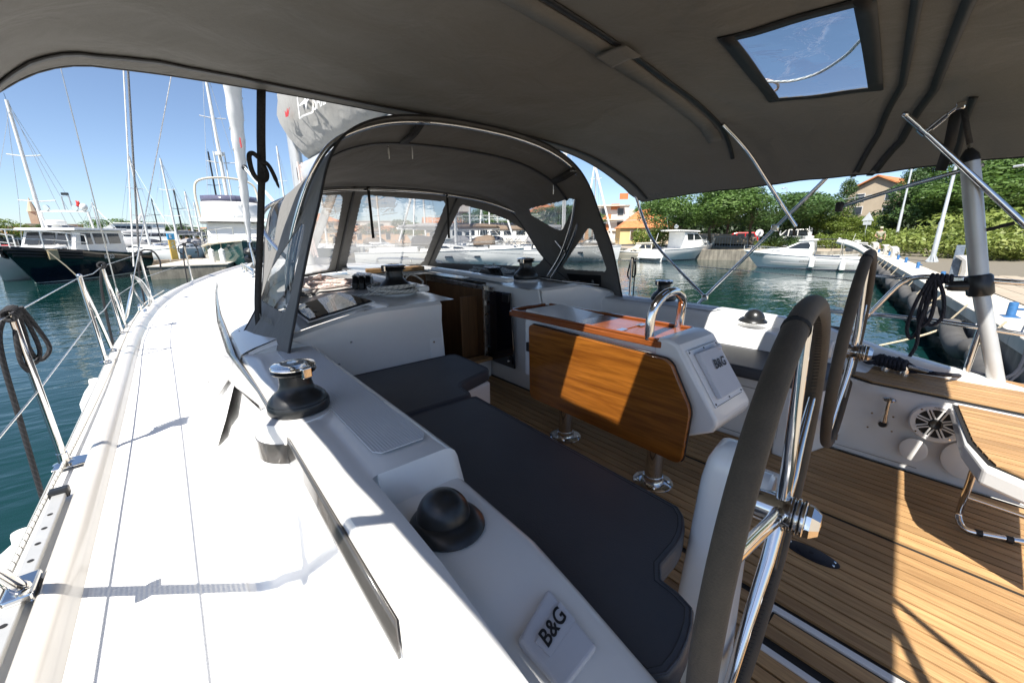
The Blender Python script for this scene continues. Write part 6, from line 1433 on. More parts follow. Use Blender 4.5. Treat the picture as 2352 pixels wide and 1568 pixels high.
dayboat('small white boat with a red stripe at the far left edge of the water', 12, 592, (.3, -1), 6, WHITEB, RED)
dayboat('open boat under a tan cover beyond the bow of the dark motor boat', 70, 590, (.8, -.6), 6, WHITEB, TANC, False)
dayboat('small blue boat with a pale cabin at the far left', 105, 588, (.6, -.8), 6.5, BLUEC, WHITEB)
dayboat('white cabin boat with blue covered windows behind the pier', 368, 590, (-.9, -.3), 8, WHITEB, BLUEC)
dayboat('wooden cabin boat beside the yellow berth sign', 436, 590, (-.5, -.9), 7.5, WHITEB, CREAM)
# white motor yacht far behind the dark boat
side, los = cam_side(240); p = PD(262, 560, 112); t = boat_at('motor_yacht', 'large white motor yacht far behind the dark motor boat', 'motor yacht', (p.x, p.y), -side)
boat_hull(t, 24, 5.5, 2.0, 2.8, WHITEB, .9, .1, .2)
hw = cabin(t, [(-10, 2.0), (6, 2.4), (3, 3.9), (-10, 3.9)], 2.2, 2.0, WHITEB); side_panes(t, [[(-8, 2.9), (2.5, 2.9), (1.5, 3.5), (-8, 3.5)]], hw)
hw = cabin(t, [(-8, 3.9), (2, 3.9), (-.5, 5.3), (-8, 5.3)], 1.9, 1.7, WHITEB, 'upper_deck'); side_panes(t, [[(-6, 4.3), (-.2, 4.3), (-.8, 4.9), (-6, 4.9)]], hw); cabin(t, [(-9, 5.35), (0, 5.3), (-1, 5.5), (-9, 5.6)], 2.0, 1.9, WHITEB, 'hard_top'); obj('radar_mast', MB().tube([(-4, 0, 5.5), (-5, 0, 7.2)], [.5, .15], 8), WHITEB, t)
# yachts seen through the sprayhood windows
def side_yacht(label, u, v, bowright, L, **k):
    p = PZ(u, v, 0); sd, los = cam_side(u); d = sd if bowright else -sd; c = V((p.x, p.y, 0))-d*(L*.5)*(1 if True else 1)
    if not bowright: c = V((p.x, p.y, 0))-d*(L*.5)
    return sailboat(label, (c.x, c.y), d, L, **k)
side_yacht('white sloop with plumb bow lying right behind the centre sprayhood window', 1204, 611, True, 12.5, canvas=NAVYC, cover=GREYC, H=16)
side_yacht('white yacht with brown bimini seen through the left sprayhood window', 905, 612, False, 12, canvas=BROWNC, bimini=BROWNC, cover=BROWNC, H=15)
side_yacht('white yacht with plumb bow just right of the sprayhood', 1425, 600, True, 12.5, canvas=GREYC, bimini=WHITEB, H=17)
for k, (u, r, lb, cvs, bm) in enumerate(((760, 46, 'yacht with tan bimini at the left of the centre window', TANC, TANC), (870, 52, 'yacht with furled sail in the middle of the centre window', BROWNC, BROWNC), (985, 50, 'yacht behind the right pillar of the windscreen', NAVYC, None), (1075, 44, 'yacht with grey sail cover in the right windscreen pane', GREYC, GREYC), (1130, 56, 'tall masted yacht at the right of the windscreen', NAVYC, NAVYC), (1290, 52, 'yacht behind the starboard hood leg', NAVYC, NAVYC), (1366, 62, 'yacht whose tall white mast stands right of the hood edge', GREYC, None))):
    sd, los = cam_side(u); p = PD(u, 575, r); sailboat(lb, (p.x, p.y), (sd*(.35 if k % 2 else -.3)-los), 11.5, canvas=cvs, bimini=bm, H=14.5+k % 3*1.2, fur=k % 2 == 0, cover=cvs, group='yachts seen through the windscreen')
# tour ship with white railings behind the yachts
sd, los = cam_side(1120); p = PD(1105, 570, 74); t = boat_at('excursion_ship', 'long excursion ship with white upper deck railings behind the moored yachts', 'ship', (p.x, p.y), -sd)
boat_hull(t, 26, 6, 1.8, 2.6, WHITEB, .9, .06, .15); hw = cabin(t, [(-11, 1.8), (7, 1.9), (6, 4.2), (-11, 4.2)], 2.6, 2.5, WHITEB); side_panes(t, [[(x, 2.5), (x+1.6, 2.5), (x+1.6, 3.6), (x, 3.6)] for x in (-10, -7.8, -5.6, -3.4, -1.2, 1.0, 3.2)], hw); cabin(t, [(-12.5, 4.2), (9, 4.2), (9, 4.55), (-12.5, 4.55)], 2.9, 2.9, NAVYC, 'upper_deck')
P = [(x, 2.85, 4.55) for x in (-12, -9, -6, -3, 0, 3, 6, 8.8)]; railing(t, P, 1.2, .045, WHITEB); railing(t, [(x, -y, z) for x, y, z in P], 1.2, .045, WHITEB)
# cabin cruisers at the far quay
def cruiser(label, u0, v0, u1, v1, L, hull=None, top='pilot', name='cabin_cruiser', reg=None, brand=None, canvas=None):
    """stern pixel u0 -> bow pixel u1 at the waterline"""
    a, b = PZ(u0, v0, 0), PZ(u1, v1, 0); d = (b-a); Lr = d.length; d.normalize(); c = (a+b)/2
    t = boat_at(name, label, 'cabin cruiser', (c.x, c.y), d, 'cabin cruisers at the far quay'); k = Lr/7.0; hull = hull or WHITEB
    boat_hull(t, Lr*1.06, Lr*.36, .85*k, 1.25*k, hull, .9, .14, .28, boot=NAVYC)
    if top == 'pilot':
        hw = cabin(t, [(-.7*k, .85*k), (3.0*k, 1.15*k), (1.9*k, 1.42*k), (.9*k, 1.5*k), (.05*k, 1.95*k), (-.75*k, 2.02*k), (-.85*k, 1.3*k)], .98*k, .74*k, hull, bevel=.05)
        side_panes(t, [[(-.55*k, 1.45*k), (.75*k, 1.47*k), (.02*k, 1.86*k), (-.45*k, 1.9*k), (-.6*k, 1.7*k)]], hw)
        cabin(t, [(-1.0*k, 2.02*k), (.15*k, 1.98*k), (.1*k, 2.1*k), (-1.0*k, 2.14*k)], .85*k, .8*k, hull, 'roof'); obj('awning', MB().box((-1.7*k, 0, 2.1*k), (1.5*k, 1.6*k, .06*k)), DARKC, t, 0, bevel=.02)
        for y in (-.75, .75): obj('awning_post', MB().tube([(-2.35*k, y*k, 1.0*k), (-2.3*k, y*k, 2.08*k)], .02, 5), STEEL, t)
        obj('radar', MB().lathe([(.28*k, 0), (.28*k, .14*k)], (-.35*k, 0, 2.2*k), seg=14), WHITEB, t); obj('radar_post', MB().tube([(-.35*k, 0, 2.1*k), (-.35*k, 0, 2.22*k)], .06, 6), WHITEB, t)
        obj('antenna', MB().tube([(-.5*k, .5*k, 2.1*k), (-.3*k, .5*k, 3.0*k)], .012, 4), WHITEB, t)
    else:
        hw = cabin(t, [(-.9*k, .85*k), (2.2*k, 1.15*k), (1.5*k, 1.5*k), (1.0*k, 1.55*k), (.5*k, 2.05*k), (-1.1*k, 2.12*k), (-.95*k, 1.5*k)], .95*k, .72*k, hull, bevel=.06)
        side_panes(t, [[(.0*k, 1.5*k), (.9*k, 1.55*k), (.45*k, 1.92*k), (.05*k, 1.95*k)], [(-.8*k, 1.5*k), (-.12*k, 1.5*k), (-.1*k, 1.94*k), (-.8*k, 1.95*k)]], hw)
        side_panes(t, [[(1.2*k, 1.15*k), (1.5*k, 1.17*k), (1.5*k, 1.27*k), (1.2*k, 1.27*k)], [(1.75*k, 1.17*k), (2.0*k, 1.19*k), (2.0*k, 1.27*k), (1.75*k, 1.27*k)]], hw)
        cabin(t, [(-1.9*k, 2.16*k), (.6*k, 2.08*k), (.5*k, 2.2*k), (-1.9*k, 2.26*k)], .9*k, .86*k, hull, 'roof')
        obj('antenna_dome', MB().sphere((-1.2*k, 0, 2.5*k), .17*k, 10, 8), WHITEB, t); obj('antenna', MB().tube([(-1.6*k, .4*k, 2.2*k), (-1.9*k, .4*k, 3.4*k)], .02, 4), WHITEB, t)
    if canvas: obj('cockpit_cover', MB().grid([[V((x*k, y*k, (1.0+.75*math.sin(math.pi*(i+.6)/5))*k*(1-.15*abs(y)))) for y in (-.95, -.5, 0, .5, .95)] for i, x in enumerate((-3.2, -2.6, -2, -1.4, -.8))]), canvas, t, 60, solid=.02)
    P = [(.6*k, 1.05*k, 1.0*k), (1.6*k, .95*k, 1.1*k), (2.5*k, .68*k, 1.18*k), (3.2*k, .35*k, 1.24*k), (3.75*k, .05*k, 1.27*k)]
    railing(t, P, .38*k, .014); railing(t, [(x, -y, z) for x, y, z in P], .38*k, .014)
    obj('swim_platform', MB().box((-3.9*k, 0, .25*k), (.8*k, 1.8*k, .08*k)), hull, t, 0, bevel=.02)
    return t, k
t, k = cruiser('white pilothouse cruiser with black awning lying nearest the quay', 1975, 622, 1712, 612, 7, reg='2932 ZD')
yy = .36*7*k/2
text('registration', '2932 ZD', .22*k, V((2.5*k, yy*.80, .95*k)), (-1, .22, .0), (0, -.1, 1), LETTER, t, lift=.06); text('lettering', 'QUICKSILVER', .16*k, V((-.6*k, yy*1.0, .60*k)), (-1, 0, 0), (0, 0, 1), LETTER, t, lift=.03, shear=.3)
obj('side_stripe', MB().tube([(-3.2*k, yy*.98, .42*k), (0, yy*1.005, .42*k), (1.6*k, yy*.93, .5*k)], .025, 5), GREYC, t)
boat_fender(t, -.9*k, yy+.12, .55*k, r=.15, h=.75); boat_fender(t, -2.6*k, yy+.1, .42*k, r=.15, h=.75)
t, k = cruiser('white fishing cruiser with round ball fenders and curved cabin window', 1500, 599, 1632, 592, 7, top='x'); 
for x, b in ((-.9, True), (2.0, True), (1.0, False)): boat_fender(t, x*k, -(yy*.95), .45*k, b)
t, k = cruiser('cream cabin boat with curtains moored beside the plumb-bowed yacht', 1530, 596, 1415, 598, 7, CREAM, top='x', canvas=NAVYC)
for x, b in ((-1.6, True), (0, False), (1.0, False)): boat_fender(t, x*k, yy*.9, .5*k, b)
t, k = cruiser('second white cruiser half hidden behind the nearest pilothouse cruiser', 1890, 604, 2045, 603, 7)
# tan covered boat and a grey inflatable
p = PZ(1590, 590, 0); sd, los = cam_side(1600); t = boat_at('covered_boat', 'navy boat under a long tan winter cover at the far quay', 'boat', (p.x+los.x*5+sd.x*1.2, p.y+los.y*5+sd.y*1.2), sd)
boat_hull(t, 10, 3, 1.0, 1.5, NAVY, .9, .1, .2); obj('cover', MB().grid([[V((x, y, 1.15+(1.35-abs(x)*.12)*(1-abs(y)/1.6)**.8+.05*math.sin(x*3+y))) for y in (-1.5, -1, -.5, 0, .5, 1, 1.5)] for x in (-4.8, -3.5, -2, -.5, 1, 2.5, 4, 5)]), TANC, t, 60)
p = PZ(1955, 610, 0); sd, los = cam_side(1955); t = boat_at('inflatable_dinghy', 'white inflatable dinghy tipped up on the stern of the pilothouse cruiser', 'dinghy', (p.x+.3, p.y-.2), sd)
for s in (-1, 1): obj('tube', MB().tube(catmull([V((-1.3, s*.5, 1.75)), V((-.2, s*.5, 1.35)), V((.9, s*.45, .55)), V((1.3, s*.1, .25))], 5), .2, 10), WHITEB, t)
obj('floor', MB().prism([(-1.2, -.5, 1.6), (-1.2, .5, 1.6), (1.0, .4, .45), (1.0, -.4, .45)], (0, 0, .05)), GREYC, t, 0)
# ================================================================ quay furniture
GZ = .885
BLUEB = plain('bollard_blue', (.035, .13, .30), .45, 0, .25, 12)
SLABC = plain('cast_concrete', (.50, .475, .43), .85, 0, .15, 3)
def bollard(label, p):
    t = empty('bollard', label, 'bollard', p, 'blue mooring bollards on the quay edge'); t.scale = (.6, .6, .6)
    obj('plate', MB().box((0, 0, .012), (.42, .3, .022), .2), BLUEB, t, 0, bevel=.004); obj('post', MB().lathe([(.095, .02), (.088, .05), (.088, .36), (.08, .39), (.03, .40)], (0, 0, 0), seg=20), BLUEB, t)
    obj('peg', MB().tube([(0, -.02, .22), (-.05, -.19, .23)], .03, 8), BLUEB, t)
for k, (u, v, lb) in enumerate(((2320, 727, 'nearest blue bollard with a rusty base plate, right of the grey pole'), (2218, 668, 'second blue bollard along the quay, behind the clamp of the grey pole'), (2163, 642, 'third blue bollard along the quay, left of the dark post'), (2107, 616, 'fourth blue bollard along the quay'), (2080, 603, 'fifth blue bollard along the quay'), (2062, 596, 'sixth blue bollard, in front of a concrete slab'), (2042, 587, 'seventh blue bollard along the quay'), (2029, 583, 'eighth blue bollard along the quay'), (2018, 580, 'ninth blue bollard along the quay'), (2008, 577, 'farthest blue bollard on the quay edge'))):
    p = PZ(u, v, .91); bollard(lb, (p.x, p.y, .905))
def slab(label, u, v, w_, h, rz):
    p = PZ(u, v, .91); t = empty('service_slab', label, 'concrete slab', (p.x, p.y, .905), 'curved concrete slabs on the quay', rz)
    prof = [(-.10, 0), (-.12, h*.5), (-.06, h*.85), (.12, h), (.24, h*.98), (.2, h*.93), (.04, h*.82), (0, h*.5), (.02, 0)]
    obj('body', MB().prism([(x, -w_/2, z) for x, z in prof], (0, w_, 0)), SLABC, t, 40, bevel=.01); obj('bracket', MB().tube([(-.11, -.1, h*.3), (-.2, 0, h*.5), (-.2, .08, h*.55)], .03, 6), GALV, t)
slab('large pale concrete slab beside the dark post on the near quay', 2222, 655, .55, .75, .9)
slab('pale concrete slab behind the sixth bollard', 2052, 592, .4, .62, .9); slab('smaller concrete slab in front of the man', 2034, 584, .4, .62, .9); slab('farthest concrete slab on the quay', 2008, 578, .4, .7, .9)
p = PZ(2183, 652, .91); pst = empty('mooring_post', 'weathered dark blue timber post on the near quay', 'post', (p.x, p.y, .9)); obj('timber', MB().prism([(-.11, -.09, 0), (.11, -.09, 0), (.13, -.09, .8), (.05, -.09, 1.0), (-.05, -.09, .98)], (0, .16, 0)), plain('weathered_blue_timber', (.12, .15, .19), .9, 0, .4, 12), pst, 0, bevel=.01)
# rubber fenders draped along the quay wall
FRUB = plain('grey_rubber', (.075, .073, .07), .8, 0, .3, 4, .3, 30)
ORD = ('nearest', 'second', 'third', 'fourth', 'fifth', 'sixth', 'seventh', 'eighth', 'ninth', 'tenth', 'eleventh', 'twelfth', 'thirteenth', 'fourteenth', 'farthest')
for k in range(15):
    s = 1.8+k*2.15; a = q0+dq*s+nq*.24; P = []
    for i in range(9):
        t_ = i/8; P.append(a+dq*(t_*2.1)+nq*(.03*math.sin(t_*3.1+k))+V((0, 0, .52-.20*math.sin(math.pi*t_)**.8+.05*(k % 3 == 1))))
    o = empty('rubber_fender', '%s grey rubber fender sausage along the quay wall, counted from the stern rail' % ORD[k], 'fender', (a.x, a.y, .3), 'rubber fenders along the quay wall')
    put('body', MB().tube(catmull(P, 3), [.09]+[.155+.012*(k % 2)]*(len(catmull(P, 3))-2)+[.09], 14), FRUB, o)
    put('lashing', MB().tube([P[0]+V((0, 0, .05)), P[0]-nq*.2+V((0, 0, .42))], .014, 5), ROPET, o)
for k, (u0, v0, u1, v1) in enumerate(((2290, 705, 1990, 800), (2140, 690, 2230, 660))):
    a = PZ(u0, v0, .92); b = PZ(u1, v1, 0.02); tag(obj('old_mooring_rope', MB().tube(catmull([a, a.lerp(b, .5)-V((0, 0, .1)), b], 5), .018, 6), ROPET), ('long tan rope slanting from the quay into the water', 'short tan rope across the quay edge')[k], 'rope')
tags = [(2140, 590), (2150, 735)]
pl = PX(2270, 735, 9.2); tg = obj('paper_tag', MB().prism([PD(2260, 728, 9.0), PD(2290, 722, 9.0), PD(2265, 752, 9.0), PD(2240, 752, 9.0)], (.0, .02, 0)), WHITEP, None, 0); tag(tg, 'white paper tag hanging on the quay fender behind the stern rail', 'tag')
# lamp posts
def lamp(label, u, v, vt, arm=1):
    p = PZ(u, v, .9); d = math.hypot(p.x, p.y); h = None
    lo, hi = .9, 20
    for _ in range(30):
        mid = (lo+hi)/2
        if proj((p.x, p.y, mid))[1] > vt: lo = mid
        else: hi = mid
    t = empty('lamp_post', label, 'lamp post', (p.x, p.y, .885), 'galvanised lamp posts'); H = hi-.885
    obj('pole', MB().tube([(0, 0, 0), (0, 0, H*.35), (0, 0, H*.36), (0, 0, H)], [.10, .095, .07, .05], 12), GALV, t); obj('base_plate', MB().lathe([(.22, 0), (.22, .03), (.11, .04)], (0, 0, 0), seg=8), GALV, t)
    for k in range(4): a = k*math.pi/2+.4; obj('gusset', MB().prism([(.09*math.cos(a), .09*math.sin(a), .04), (.24*math.cos(a), .24*math.sin(a), .04), (.09*math.cos(a), .09*math.sin(a), .34)], (-.02*math.sin(a), .02*math.cos(a), 0)), GALV, t, 0)
    obj('arm', MB().tube([(0, 0, H), (.2*arm, .2, H+.12), (.55*arm, .5, H+.15)], .04, 8), GALV, t); obj('lamp_head', MB().box((.8*arm, .72, H+.15), (.6, .24, .12), .7), WHITEP, t, 0, bevel=.03)
lamp('nearest lamp post, slanting up beside the grey pole', 2140, 601, 330); lamp('lamp post with round base behind the seventh bollard', 2052, 573, 300); lamp('lamp post left of the pole crossing, in front of dark trees', 1788, 561, 433); lamp('lamp post with white head above the pilothouse cruiser', 1859, 561, 437); lamp('slim lamp post between yellow house and trees', 1436, 556, 472); lamp('lamp post at the right edge among the trees', 2330, 590, 380)
# railing and hedge along the road
fr_ = empty('road_railing', 'blue grey metal railing along the road behind the far quay', 'railing', (48, 14, .9)); A = PZ(1720, 569, .95); B = PZ(2120, 566, .95); A = V((44, 21, .9)); B = V((60, 2, .9))
nb = 90
for k in range(nb+1):
    p = A.lerp(B, k/nb); 
    if k % 6 == 0: put('post', MB().tube([p, p+V((0, 0, 1.15))], .035, 6), GALV, fr_)
    else: put('bar', MB().tube([p+V((0, 0, .12)), p+V((0, 0, 1.08))], .013, 4), GALV, fr_)
for z in (.12, 1.1): put('rail', MB().tube([A+V((0, 0, z)), B+V((0, 0, z))], .03, 6), GALV, fr_)
kb = obj('road_wall', MB().prism([A+V((.05, .05, -.1)), B+V((.05, .05, -.1)), B+V((.4, .3, -.1)), A+V((.4, .3, -.1))], (0, 0, .25)), CONC, None, 0); tag(kb, kind='structure')
# road signs
def sign(label, u, v, vt, shape):
    p = PZ(u, v, .9); dd_ = math.hypot(p.x, p.y); z = .9+(v-vt)/945*dd_
    t = empty('road_sign', label, 'road sign', (p.x, p.y, .885), None, -YAW-math.atan((u-UC)/945)); obj('pole', MB().tube([(0, 0, 0), (0, 0, z-.9)], .04, 8), GALV, t); h = z-.9
    if shape == 'tri': obj('plate', MB().prism([(-.45, -.05, h-.8), (.45, -.05, h-.8), (0, -.05, h)], (0, .02, 0)), GALV, t, 0); obj('lower_plate', MB().box((0, -.04, h-1.02), (.6, .02, .3)), GALV, t, 0)
    else: obj('plate', MB().lathe([(.42, 0), (.42, .02)], (0, -.04, h-.4), (0, 1, 0), 8), WHITEP, t, 20)
sign('triangular road sign seen from behind beside the road railing', 1980, 569, 509, 'tri'); sign('octagonal road sign near the red car', 1740, 566, 533, 'oct')
# cars
def car(label, p, rz, L, mat, roof=1.62):
    t = empty('parked_car', label, 'car', p, 'cars parked along the road', rz); k = L/4.5
    prof = [(-2.2, .45), (-2.22, .85), (-2.1, 1.05), (-1.85, roof-.08), (-1.6, roof), (.2, roof-.02), (.55, roof-.1), (1.15, 1.08), (2.0, .92), (2.2, .75), (2.22, .42), (1.9, .3), (-2.0, .3)]
    hw = cabin(t, [(x*k, z) for x, z in prof], .92, .70, mat, 'body', .07)
    side_panes(t, [[(-1.75*k, 1.08), (-.75*k, 1.08), (-.75*k, roof-.14), (-1.6*k, roof-.14)], [(-.65*k, 1.08), (.2*k, 1.08), (.15*k, roof-.14), (-.65*k, roof-.14)], [(.3*k, 1.08), (1.0*k, 1.1), (.5*k, roof-.2), (.27*k, roof-.16)]], hw)
    for s in (-1, 1):
        for x in (-1.35, 1.4):
            w_ = obj('wheel', MB().lathe([(.30, -.1), (.33, -.06), (.33, .06), (.30, .1)], (x*k, s*.84, .33), (0, 1, 0), 20), RUBBER, t); obj('rim', MB().lathe([(.2, -.105), (.2, .105)], (x*k, s*.845, .33), (0, 1, 0), 14), ALU, w_)
        obj('tail_light', MB().box((-2.16*k, s*.72, 1.0), (.12, .2, .35)), RED, t, 0); obj('headlight', MB().box((2.12*k, s*.65, .78), (.2, .3, .16)), WHITEP, t, 0)
    obj('rear_window', MB().prism([(-2.02*k, -.62, 1.1), (-2.02*k, .62, 1.1), (-1.85*k, .6, 1.48), (-1.85*k, -.6, 1.48)], (-.06, 0, 0)), GLASSB, t, 0)
CARR = plain('red_car_paint', (.45, .012, .012), .2, 0, .05, 2, coat=.6); CARB = plain('black_car_paint', (.02, .024, .03), .15, 0, .1, 2, coat=.6); CARW = plain('white_van_paint', (.6, .6, .58), .25)
def carat(label, u, v, L, mat, turn=0, roof=1.62):
    p = PZ(u, v, .9); sd, los = cam_side(u); car(label, (p.x, p.y, .89), math.atan2(-sd.y, -sd.x)+turn, L, mat, roof)
carat('bright red estate car parked under the trees', 1692, 565, 4.4, CARR, .1); carat('black estate car parked behind the road railing', 2098, 557, 5.4, CARB, 0, 1.75); carat('second dark car behind the black estate car', 2122, 555.5, 5.0, CARB, .05, 1.7); carat('white van parked behind the steel tube', 1812, 561, 5.0, CARW, 0, 2.0)
# man standing on the quay
SKIN = plain('skin', (.50, .31, .22), .6); SHIRT = plain('olive_shirt', (.26, .27, .20), .85); SHORT = plain('dark_shorts', (.03, .033, .045), .85); HAT = plain('pale_cap', (.42, .40, .33), .85)
pm = PZ(2014, 576.5, .9); man = empty('person', 'man in olive shirt, dark shorts and pale cap standing on the quay', 'person', (pm.x, pm.y, .89), None, -YAW-.72)
def skin_mesh(name, pts, edges, mat, par, root=0):
    me = bpy.data.meshes.new(name); me.from_pydata([p[:3] for p in pts], edges, []); o = bpy.data.objects.new(name, me); C.objects.link(o); o.parent = par; me.materials.append(mat)
    o.modifiers.new('skin', 'SKIN'); m2 = o.modifiers.new('sub', 'SUBSURF'); m2.levels = 2; m2.render_levels = 2
    for i, p in enumerate(pts): me.skin_vertices[0].data[i].radius = (p[3], p[4] if len(p) > 4 else p[3])
    me.skin_vertices[0].data[root].use_root = True; return o
B_ = [(0, 0, .95, .15, .12), (0, .01, 1.2, .14, .11), (0, .02, 1.42, .15, .10), (0, 0, 1.52, .06), (0, -.01, 1.62, .075, .09), (0, -.01, 1.73, .07, .085),
      (-.10, 0, .90, .09), (-.11, .01, .50, .062), (-.12, .02, .10, .045), (-.12, -.10, .04, .04, .03), (.10, 0, .90, .09), (.12, -.02, .50, .062), (.13, 0, .10, .045), (.14, -.13, .04, .04, .03),
      (-.21, .01, 1.42, .06), (-.28, .02, 1.16, .045), (-.16, -.16, 1.06, .035), (-.11, -.22, 1.08, .03), (.21, .01, 1.42, .06), (.29, .05, 1.15, .045), (.27, -.02, .92, .035), (.27, -.04, .84, .03)]
skin_mesh('body', B_, [(0, 1), (1, 2), (2, 3), (3, 4), (4, 5), (0, 6), (6, 7), (7, 8), (8, 9), (0, 10), (10, 11), (11, 12), (12, 13), (2, 14), (14, 15), (15, 16), (16, 17), (2, 18), (18, 19), (19, 20), (20, 21)], SKIN, man)
skin_mesh('shirt', [(0, 0, .93, .18, .15), (0, .01, 1.2, .165, .135), (0, .02, 1.42, .165, .115), (-.21, .01, 1.42, .085), (-.255, .015, 1.27, .075), (.21, .01, 1.42, .085), (.255, .03, 1.27, .075)], [(0, 1), (1, 2), (2, 3), (3, 4), (2, 5), (5, 6)], SHIRT, man)
skin_mesh('shorts', [(0, 0, .93, .165, .14), (-.10, 0, .85, .11), (-.11, .01, .55, .10), (.10, 0, .85, .11), (.12, -.02, .55, .10)], [(0, 1), (1, 2), (0, 3), (3, 4)], SHORT, man)
obj('cap', MB().lathe([(.105, 0), (.10, .06), (.06, .10), (.005, .11)], (0, -.01, 1.72), seg=16), HAT, man); obj('cap_brim', MB().prism([(-.08, -.09, 1.72), (.08, -.09, 1.72), (.06, -.2, 1.71), (-.06, -.2, 1.71)], (0, 0, .012)), HAT, man, 0)
obj('nose', MB().sphere((0, -.105, 1.645), .016, 8, 6), SKIN, man)
# ================================================================ trees and planting
def leafmat(name, a, b, c):
    m = NT(name); m.set(Roughness=.55); v = m.coord(); n = m.noise(v, .8, 3, .6); n2 = m.noise(v, 9, 2)
    m.col(m.ramp(m.math('ADD', m.math('MULTIPLY', n, .6), m.math('MULTIPLY', n2, .4)), [(.3, a), (.5, b), (.72, c)]))
    t = m.n('BsdfTranslucent'); t.inputs[0].default_value = (*[x*1.3 for x in b], 1); mx = m.n('MixShader'); mx.inputs[0].default_value = .25
    m.l(m.b.outputs[0], mx.inputs[1]); m.l(t.outputs[0], mx.inputs[2]); m.l(mx.outputs[0], m.t.nodes['Material Output'].inputs[0]); return m.m
LEAF1 = leafmat('leaf_green', (.04, .085, .015), (.085, .155, .03), (.14, .22, .05)); LEAF2 = leafmat('leaf_dark', (.02, .048, .012), (.045, .09, .02), (.08, .135, .034)); LEAF3 = leafmat('leaf_yellow_green', (.06, .10, .012), (.13, .18, .025), (.20, .24, .04)); LEAF4 = leafmat('leaf_oleander', (.08, .13, .025), (.19, .24, .05), (.30, .31, .09))
LEAF6 = leafmat('leaf_mid_green', (.03, .075, .018), (.065, .13, .032), (.11, .18, .05)); LEAF5 = leafmat('painted_leaf_shade', (.010, .022, .007), (.02, .04, .011), (.035, .06, .018))  # LEAF5 is a near-black green that paints the shade beneath the crowns
BARK = plain('bark', (.10, .08, .058), .95, 0, .35, 6, .6, 20)
def crown_mesh(name, seed, lobes, n, leaf, shape='round', squash=.8):
    rg = random.Random(seed); L = []
    for k in range(lobes):
        if shape == 'round':
            a = rg.uniform(0, 6.283); u = rg.uniform(-.55, 1); r = math.sqrt(max(0, 1-u*u)); rad_ = rg.uniform(.52, .74)
            L.append((V((r*math.cos(a)*rad_, r*math.sin(a)*rad_, u*.68*squash)), rg.uniform(.20, .34)))
        elif shape == 'cone':
            h = rg.uniform(-.8, .95); r = .55*(1-(h+.8)/1.85)+.05; a = rg.uniform(0, 6.283); L.append((V((r*math.cos(a), r*math.sin(a), h)), rg.uniform(.16, .28)))
        else:
            a = rg.uniform(0, 6.283); r = rg.random()**.5; L.append((V((r*math.cos(a)*.8, r*math.sin(a)*.8, rg.uniform(-.2, .35)*(1-r*.5))), rg.uniform(.2, .34)))
    L.append((V((0, 0, -.1)), .42)); vs = []; fs = []
    wts = [l[1]**2 for l in L]
    for k in range(n):
        c, r = rg.choices(L, wts)[0]; d = V((rg.gauss(0, 1), rg.gauss(0, 1), rg.gauss(0, 1)+.25)).normalized(); p = c+d*r*(rg.random()**.22)*V((1, 1, .85)).length/1.65
        nn_ = (d+V((rg.gauss(0, .55), rg.gauss(0, .55), rg.gauss(0, .55)))).normalized(); a = nn_.orthogonal().normalized(); ang = rg.uniform(0, 6.283); b = nn_.cross(a); a, b = a*math.cos(ang)+b*math.sin(ang), b*math.cos(ang)-a*math.sin(ang)
        s = leaf*rg.uniform(.6, 1.3); i = len(vs); vs += [p-a*s, p-b*s*.45, p+a*s, p+b*s*.45]; fs.append((i, i+1, i+2, i+3))
    me = bpy.data.meshes.new(name); me.from_pydata([tuple(v) for v in vs], [], fs); return me
CR = [crown_mesh('crown', 1, 19, 10000, .032), crown_mesh('crown', 2, 16, 9500, .034), crown_mesh('crown', 3, 22, 10000, .031, squash=1.0), crown_mesh('crown', 4, 34, 6500, .034, 'cone'), crown_mesh('crown', 5, 16, 3000, .045), crown_mesh('crown', 6, 18, 2600, .05, 'bush')]
def trunk_mb(h, r, seed):
    rg = random.Random(seed); m = MB(); m.tube([(0, 0, 0), (rg.uniform(-.1, .1), rg.uniform(-.1, .1), h*.35), (rg.uniform(-.2, .2), 0, h*.6), (0, 0, h*.9)], [r*1.3, r, r*.8, r*.3], 9)
    for k in range(5):
        a = rg.uniform(0, 6.283); z = h*rg.uniform(.35, .6); e = V((math.cos(a), math.sin(a), .9))*h*.36; m.tube([(0, 0, z), V((0, 0, z))+e*.5+V((0, 0, .1)), V((0, 0, z))+e], [r*.6, r*.4, r*.15], 6)
    return m
TRK = [trunk_mb(1, .035, k).mesh('trunk') for k in range(3)]
for m_ in TRK: m_.materials.append(BARK)
meshes_mat = {}
def tree(label, u, v, vtop, r, mat, kind=0, dist=None, wid=1.0, low=.20, group='trees behind the far quay', name='tree', z0=.88):
    if dist: p = PD(u, v, dist)
    else: p = PZ(u, v, .9)
    d = math.hypot(p.x, p.y); lo, hi = 0, 60
    for _ in range(30):
        mid = (lo+hi)/2
        if proj((p.x, p.y, mid))[1] > vtop: lo = mid
        else: hi = mid
    H = hi-z0; t = empty(name, label, 'tree', (p.x, p.y, z0), group)
    key = (kind, mat.name)
    if key not in meshes_mat:
        me = CR[kind].copy(); me.materials.append(mat); meshes_mat[key] = me
    c = bpy.data.objects.new('crown', meshes_mat[key]); C.objects.link(c); c.parent = t; ch = H*(1-low); sz = ch/1.72 if kind != 3 else ch/1.9
    c.location = (0, 0, H*low+ch*.46); c.scale = (r*wid, r*wid, sz); c.rotation_euler = (0, 0, random.uniform(0, 6.28))
    k = bpy.data.objects.new('trunk', TRK[random.randrange(3)]); C.objects.link(k); k.parent = t; k.scale = (H*.55, H*.55, H*.8)
    return t
